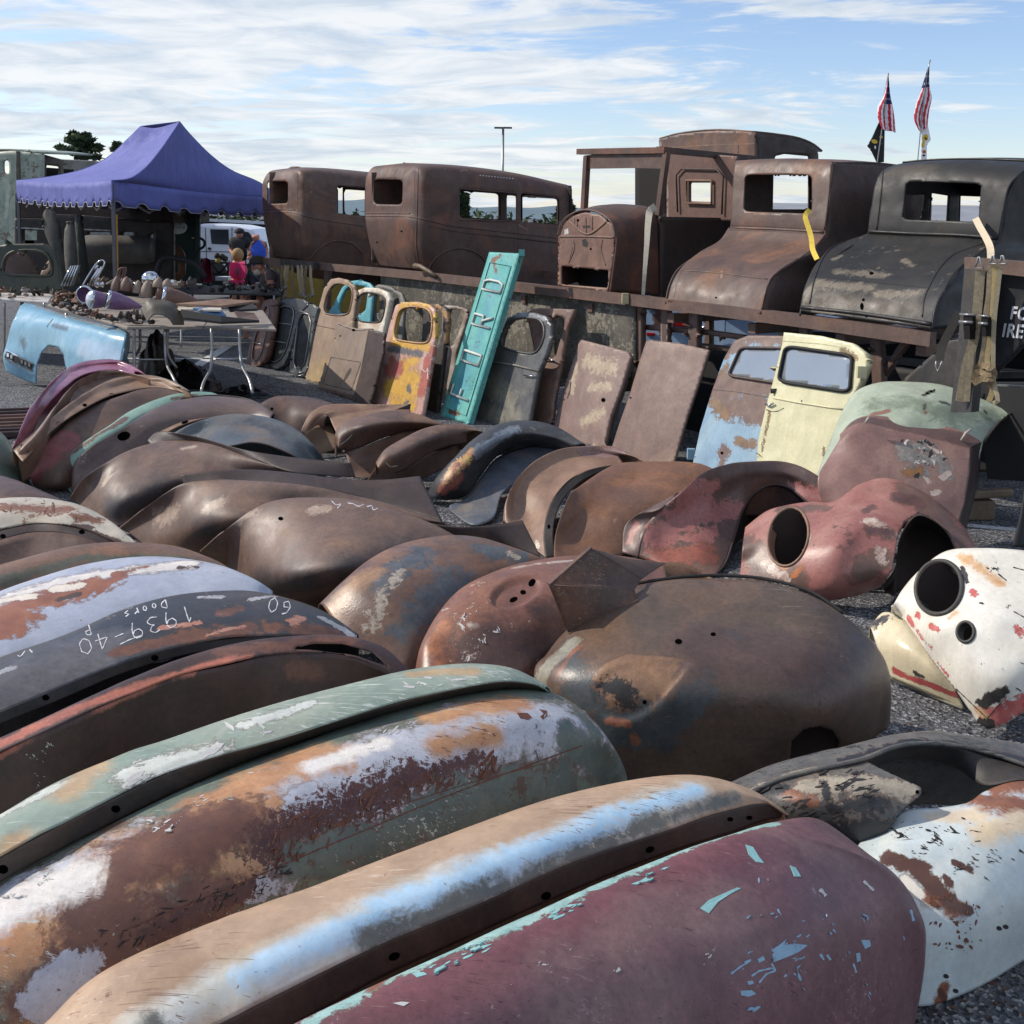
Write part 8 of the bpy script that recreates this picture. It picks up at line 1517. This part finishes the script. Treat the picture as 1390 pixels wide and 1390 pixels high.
# small stand with pots beyond
f = T_('display_stand', 'black wire stand with small pots beside the pink chair', BLACKISH, 'stand'); PS = Plane(D(296, 362, 19), (0, -1, 0))
for a, b in (((286, 356), (310, 357)), ((286, 356), (287, 386)), ((310, 357), (309, 386)), ((288, 371), (309, 372)), ((287, 357), (298, 371)), ((298, 371), (309, 358))): f.mb.tube([PS.on(*a), PS.on(*b)], .02, BLACKISH, 6)
for x, y, m in ((294, 348, DKGREY), (300.5, 349, DKGREY), (305, 352, DKGREY), (296, 354, YL)): g = MB(); g.lathe([(0, .03), (.02, .05), (.08, .05), (.1, .02), (.1, .001)], PS.on(x, y+3), (.2, 0, 1), m, 10); f.kids.append(('pot', g, 0, None))
f.done(0)
mb = MB(); mb.box(D(303, 378, 18.6), (.22, .2, .07), VW); mb.build('white_box', label='small white box on the dark table next to the pink chair', cat='box', bevel=.01)
f = T_('folded_chair', 'dark red folded camp chair beside the green toilet', plain('fabric_red', (120, 24, 54), .8), 'chair'); f.skin(["272,352,17.5 280,350,17.6 286,354,17.5", "272,366,17.4 280,366,17.5 287,368,17.4", "273,382,17.4 281,384,17.4 290,381,17.4"], nu=10, nv=8); ptube(f, 'leg', np.array([D(274, 350, 17.5), D(276, 386, 17.5)]), .012, BLACKISH); ptube(f, 'leg', np.array([D(285, 352, 17.5), D(284, 386, 17.5)]), .012, BLACKISH); f.done(.01)
# ------------------------------------------------------------------ flags and light pole
FR, FW, FN = plain('flag_red', (190, 40, 60), .8, var=.08), plain('flag_white', (238, 236, 240), .8, var=.05), plain('flag_navy', (34, 40, 84), .8)
def usflag(label, rows, canton_v, canton_u, pole, Y, amp):
    t = empty('flag_pole', pole[-1][:2] and D(pole[-1][0], pole[-1][1], Y), label, 'flag pole')
    mb = MB(); pts = np.array([D(x, y, Y) for x, y in pole]); b = pts[-1].copy(); b[2] = gz(Y); d = (pts[-1]-pts[-2]); b[0] += d[0]/d[2]*(b[2]-pts[-1][2]); mb.tube(list(pts)+[b], .012, TUBEG, 6); mb.build('pole', parent=t)
    L = crom(np.array([D(r[0], r[1], Y) for r in rows]), 27); R = crom(np.array([D(r[2], r[3], Y) for r in rows]), 27); n = 26; V = []
    for i in range(27):
        for j in range(n+1): u = j/n; V.append(L[i]*(1-u)+R[i]*u+np.array([0, amp*math.sin(u*11+i*.15)*(.3+i/27), 0]))
    mb = MB(); [mb.slot(m) for m in (FR, FW, FN)]
    for i in range(26):
        for j in range(n):
            u, v = (j+.5)/n, (i+.5)/26; nav = v < canton_v and (canton_u[0] < u < canton_u[1]); k = int(u*7+v*2.5) % 2
            mb.v += []; mb.f.append([i*(n+1)+j, i*(n+1)+j+1, (i+1)*(n+1)+j+1, (i+1)*(n+1)+j]); star = nav and (i % 3 == 1) and (j % 4 == 1); mb.mi.append(1 if star else (2 if nav else (0 if k == 0 else 1))); mb.sm.append(True)
    mb.v = [tuple(p) for p in V]; mb.build('flag', parent=t); return t
def subflag(t, name, poly, m, Y, blobs):
    q = PX(poly); f = T_(name, None, m, None); plate(f, Plane(D(q[0][0], q[0][1], Y), (0, -1, 0)), q, cell=1.5)
    for x, y, rx, ry, r, mm in blobs: f.chip(ell(x, y, rx, ry, r, 10), mm)
    f.mb.build('pennant', parent=t, thick=.003)
YF, OF = plain('flag_yellow', (214, 178, 60), .8), plain('flag_orange', (196, 92, 60), .8)
t = usflag('flag pole with a striped flag above a black pennant', [(1204.5, 104, 1206, 104), (1200, 128, 1208.5, 130), (1191, 148, 1212.5, 146), (1193, 165, 1215, 160), (1197, 176, 1217, 180)], .5, (.3, 1.0), [(1206, 99), (1202, 140), (1190, 226)], 24.0, .04)
subflag(t, 'p', '1197,158 1201,166 1201,180 1200,220 1190,221 1183,206 1177,198 1184,186 1191,170', BLACKISH, 24.05, [(1188, 183, 6, 2.2, -45, OF), (1187, 192, 4.5, 2.8, 20, YF), (1196, 186, 2.4, 2, 0, YF), (1181, 196, 2.2, 2.8, 20, FW), (1196, 195, 2.5, 1.4, 0, DKGREY), (1188, 200, 1.2, 2.4, 0, FW)])
t = usflag('flag pole with a striped flag above a white and yellow pennant', [(1260.5, 88, 1261.5, 88), (1251, 120, 1261.5, 115), (1243, 142, 1265, 133), (1241, 163, 1262, 150), (1247, 178, 1260, 173)], .33, (0, 1.0), [(1263, 81), (1260, 92), (1252, 150), (1245, 226)], 24.0, .03)
subflag(t, 'p', '1250,172 1258,160 1260,172 1263.5,189 1258,198 1258,222 1250,220 1251,190', FW, 24.05, [(1256, 187, 4, 5, 20, YF), (1253, 196, 2.2, 5, 10, YF), (1257, 188, 2.4, 1.4, 40, BLACKISH), (1254.5, 206, 2.6, 2.4, 0, OF), (1254, 211, 2, 1.4, 0, BLACKISH)])
t = empty('light_pole', D(681, 300, 85), 'tall parking lot light pole with two lamp heads', 'light pole'); mb = MB(); a, b = D(683, 175, 85), D(681, 330, 85); b[0] = a[0]; b[2] = gz(85); mb.tube([a, b], [.09, .14], TUBEG, 8); mb.build('pole', parent=t)
for x in (677, 689): mb = MB(); c = D(x, 173.5, 85); mb.bar(c-np.array([.34, 0, 0]), c+np.array([.34, 0, 0]), .4, .12, plain('lamp_head', (70, 74, 78), .5)); mb.build('lamp_head', parent=t, bevel=.02)
# ------------------------------------------------------------------ far: hills, woods, building, trees
HM = plain('hill_hazy', (92, 112, 122), .95, var=.12, scale=.02); mb = MB(); r = random.Random(2); n = 160; V = []  # bluish tone: distance haze put into the hill colour
for i in range(n+1):
    x = -900+1800*i/n; h = 14+6*math.sin(i*.11+1)+4*math.sin(i*.31)+1.5*math.sin(i*.9); hh = 4+h*.7
    V += [(x, 1300, -3), (x*1.02, 1420, hh*.75), (x*1.05, 1560, hh*1.2), (x*1.1, 1900, -3)]
mb.add(V, [(4*i+k, 4*i+k+1, 4*i+k+5, 4*i+k+4) for i in range(n) for k in range(3)], HM); mb.build('hills', kind='structure', origin=(0, 1300, -3))
LF = [plain('leaf_dark', (44, 58, 36), .9, var=.4, scale=3), plain('leaf_mid', (62, 78, 48), .9, var=.4, scale=3)]
def leaves(mb, c, rad, n, size, r, mat):
    for _ in range(n):
        d = np.array([r.gauss(0, 1), r.gauss(0, 1), r.gauss(0, 1)]); d /= np.linalg.norm(d); p = np.array(c)+d*np.array(rad)*r.random()**.4
        a = np.array([r.gauss(0, 1), r.gauss(0, 1), r.gauss(0, .6)]); a /= np.linalg.norm(a); b = np.cross(a, d); b /= np.linalg.norm(b)+1e-9; s = size*r.uniform(.6, 1.4)
        mb.add([p-a*s, p+b*s*.45, p+a*s, p-b*s*.45], [(0, 1, 2, 3)], mat, False)
r = random.Random(4); mb = MB()
for i in range(150): x = -75+i*1.6+r.uniform(-.8, .8); h = r.uniform(2.0, 5.2); leaves(mb, (x, 240+r.uniform(-8, 8), -1.84+h*.5), (1.6, 1.6, h*.55), 26, .8, r, r.choice(LF))
mb.build('far_woods', kind='stuff', label='distant band of green trees below the hills', cat='woods')
def ptree(label, clusters, trunk, Y, seed, size, tw, dens=1.0):
    r = random.Random(seed); b = D(trunk[0], trunk[1], Y); t = empty('conifer_tree', (b[0], b[1], gz(Y)), label, 'tree'); top = D(trunk[2], trunk[3], Y); mb = MB(); g = np.array([b[0], b[1], gz(Y)]); BK_ = plain('bark', (70, 58, 48), .95)
    mb.tube([g, (g+top)/2, top], [tw, tw*.7, tw*.25], BK_, 8)
    for cx_, cy_, rx, ry in clusters[::2]: c = D(cx_, cy_, Y); k = min(1, max(0, (c[2]-g[2])/(top[2]-g[2])-.04)); mb.tube([g+(top-g)*k, c], [tw*.3, tw*.1], BK_, 5)
    mb.build('trunk', parent=t); mb = MB(); s = Y/FPX
    for cx_, cy_, rx, ry in clusters: leaves(mb, D(cx_, cy_, Y)+np.array([0, r.uniform(-1, 1)*rx*s*.8, 0]), (rx*s, rx*s, ry*s), int(90*dens), size, r, r.choice(LF))
    mb.build('crown', parent=t)
ptree('ragged dark conifer rising behind the tent and green cab', [(104, 184, 9, 4), (110, 187, 14, 4), (98, 190, 10, 4), (122, 191, 9, 4), (112, 195, 14, 4), (91, 203, 12, 3), (84, 200, 7, 2), (106, 203, 16, 4), (124, 202, 12, 3), (131, 198, 6, 2), (108, 210, 12, 5), (116, 212, 10, 4), (100, 182, 5, 3), (118, 184, 5, 3)], (110, 300, 109, 185), 60, 7, .2, .22, 1.9)
ptree('tiny tree top showing behind the tent peak', [(159, 196, 4, 3), (161, 199, 5, 3), (157, 202, 5, 3), (164, 205, 6, 4), (133, 213, 5, 3), (128, 214, 5, 2)], (160, 300, 160, 197), 70, 8, .25, .2)
cl = []; r = random.Random(9)
for k in range(15):
    y = 256+k*3.2; w_ = 1+k*1.2
    for s_ in (-1, 0, 1): cl.append((768+s_*w_*.6+r.uniform(-1, 1), y+abs(s_)*1.5, max(1.5, w_*.55), 1.4))
ptree('pointed spruce tree standing between sedan and truck cab', cl, (768, 320, 768, 254), 60, 10, .16, .22, .6)
cl = [(x+2*math.sin(x), 262+abs(x-628)*1.0+k, 3, 3) for k in range(0, 36, 5) for x in (622, 627, 631)]
ptree('dark conifer glimpsed through the sedan side window', cl, (627, 320, 627, 262), 60, 12, .2, .25)
BG = W('roof_grey', [(150, 152, 156), (136, 139, 144)], dents=.05, cvar=.6); t = empty('long_building', (38, 95, gz(95)), 'long grey roofed building seen through the coupe windows', 'building')
mb = MB(); mb.add([D(950, 300, 85), D(1480, 309, 85), D(1480, 281, 100), D(950, 274, 100)], [(0, 1, 2, 3)], BG, False); a = np.array(mb.v); back = [tuple(a[3]), tuple(a[2]), (a[1][0], 115, a[1][2]), (a[0][0], 115, a[0][2])]; mb.add(back, [(0, 1, 2, 3)], BG, False); mb.build('roof', parent=t, thick=.2)
mb = MB(); x0, x1, zt = a[0][0], a[1][0], a[0][2]; mb.box(((x0+x1)/2, 100, (zt+gz(90))/2-.1), (x1-x0-.6, 28, zt-gz(90)), W('wall_pale', [(150, 146, 138), (138, 134, 128)])); mb.build('wall', parent=t)

# ------------------------------------------------------------------ litter on the asphalt
r = random.Random(77); mb = MB(); LM = [W('flake_rust', [(96, 62, 46), (76, 52, 42)]), W('flake_dark', [(40, 36, 34), (56, 50, 46)]), W('flake_pale', [(150, 146, 138), (120, 116, 108)])]
for x0, y0, x1, y1, n in ((1190, 930, 1390, 1060, 90), (1240, 1320, 1390, 1390, 60), (1130, 800, 1230, 880, 30), (560, 670, 700, 720, 40), (330, 500, 520, 570, 60), (1290, 680, 1390, 740, 40), (60, 650, 200, 720, 30)):
    for _ in range(n):
        p = G(r.uniform(x0, x1), r.uniform(y0, y1), .003); s = r.uniform(.002, .009); a = r.uniform(0, 6.28); k = r.randint(3, 6)
        mb.prism([p+s*r.uniform(.5, 1.3)*np.array([math.cos(a+6.283*i/k), math.sin(a+6.283*i/k), 0]) for i in range(k)], (0, 0, r.uniform(.001, .004)), r.choice(LM))
mb.build('ground_litter', kind='stuff', label='scattered rust flakes and grit on the asphalt', cat='litter')
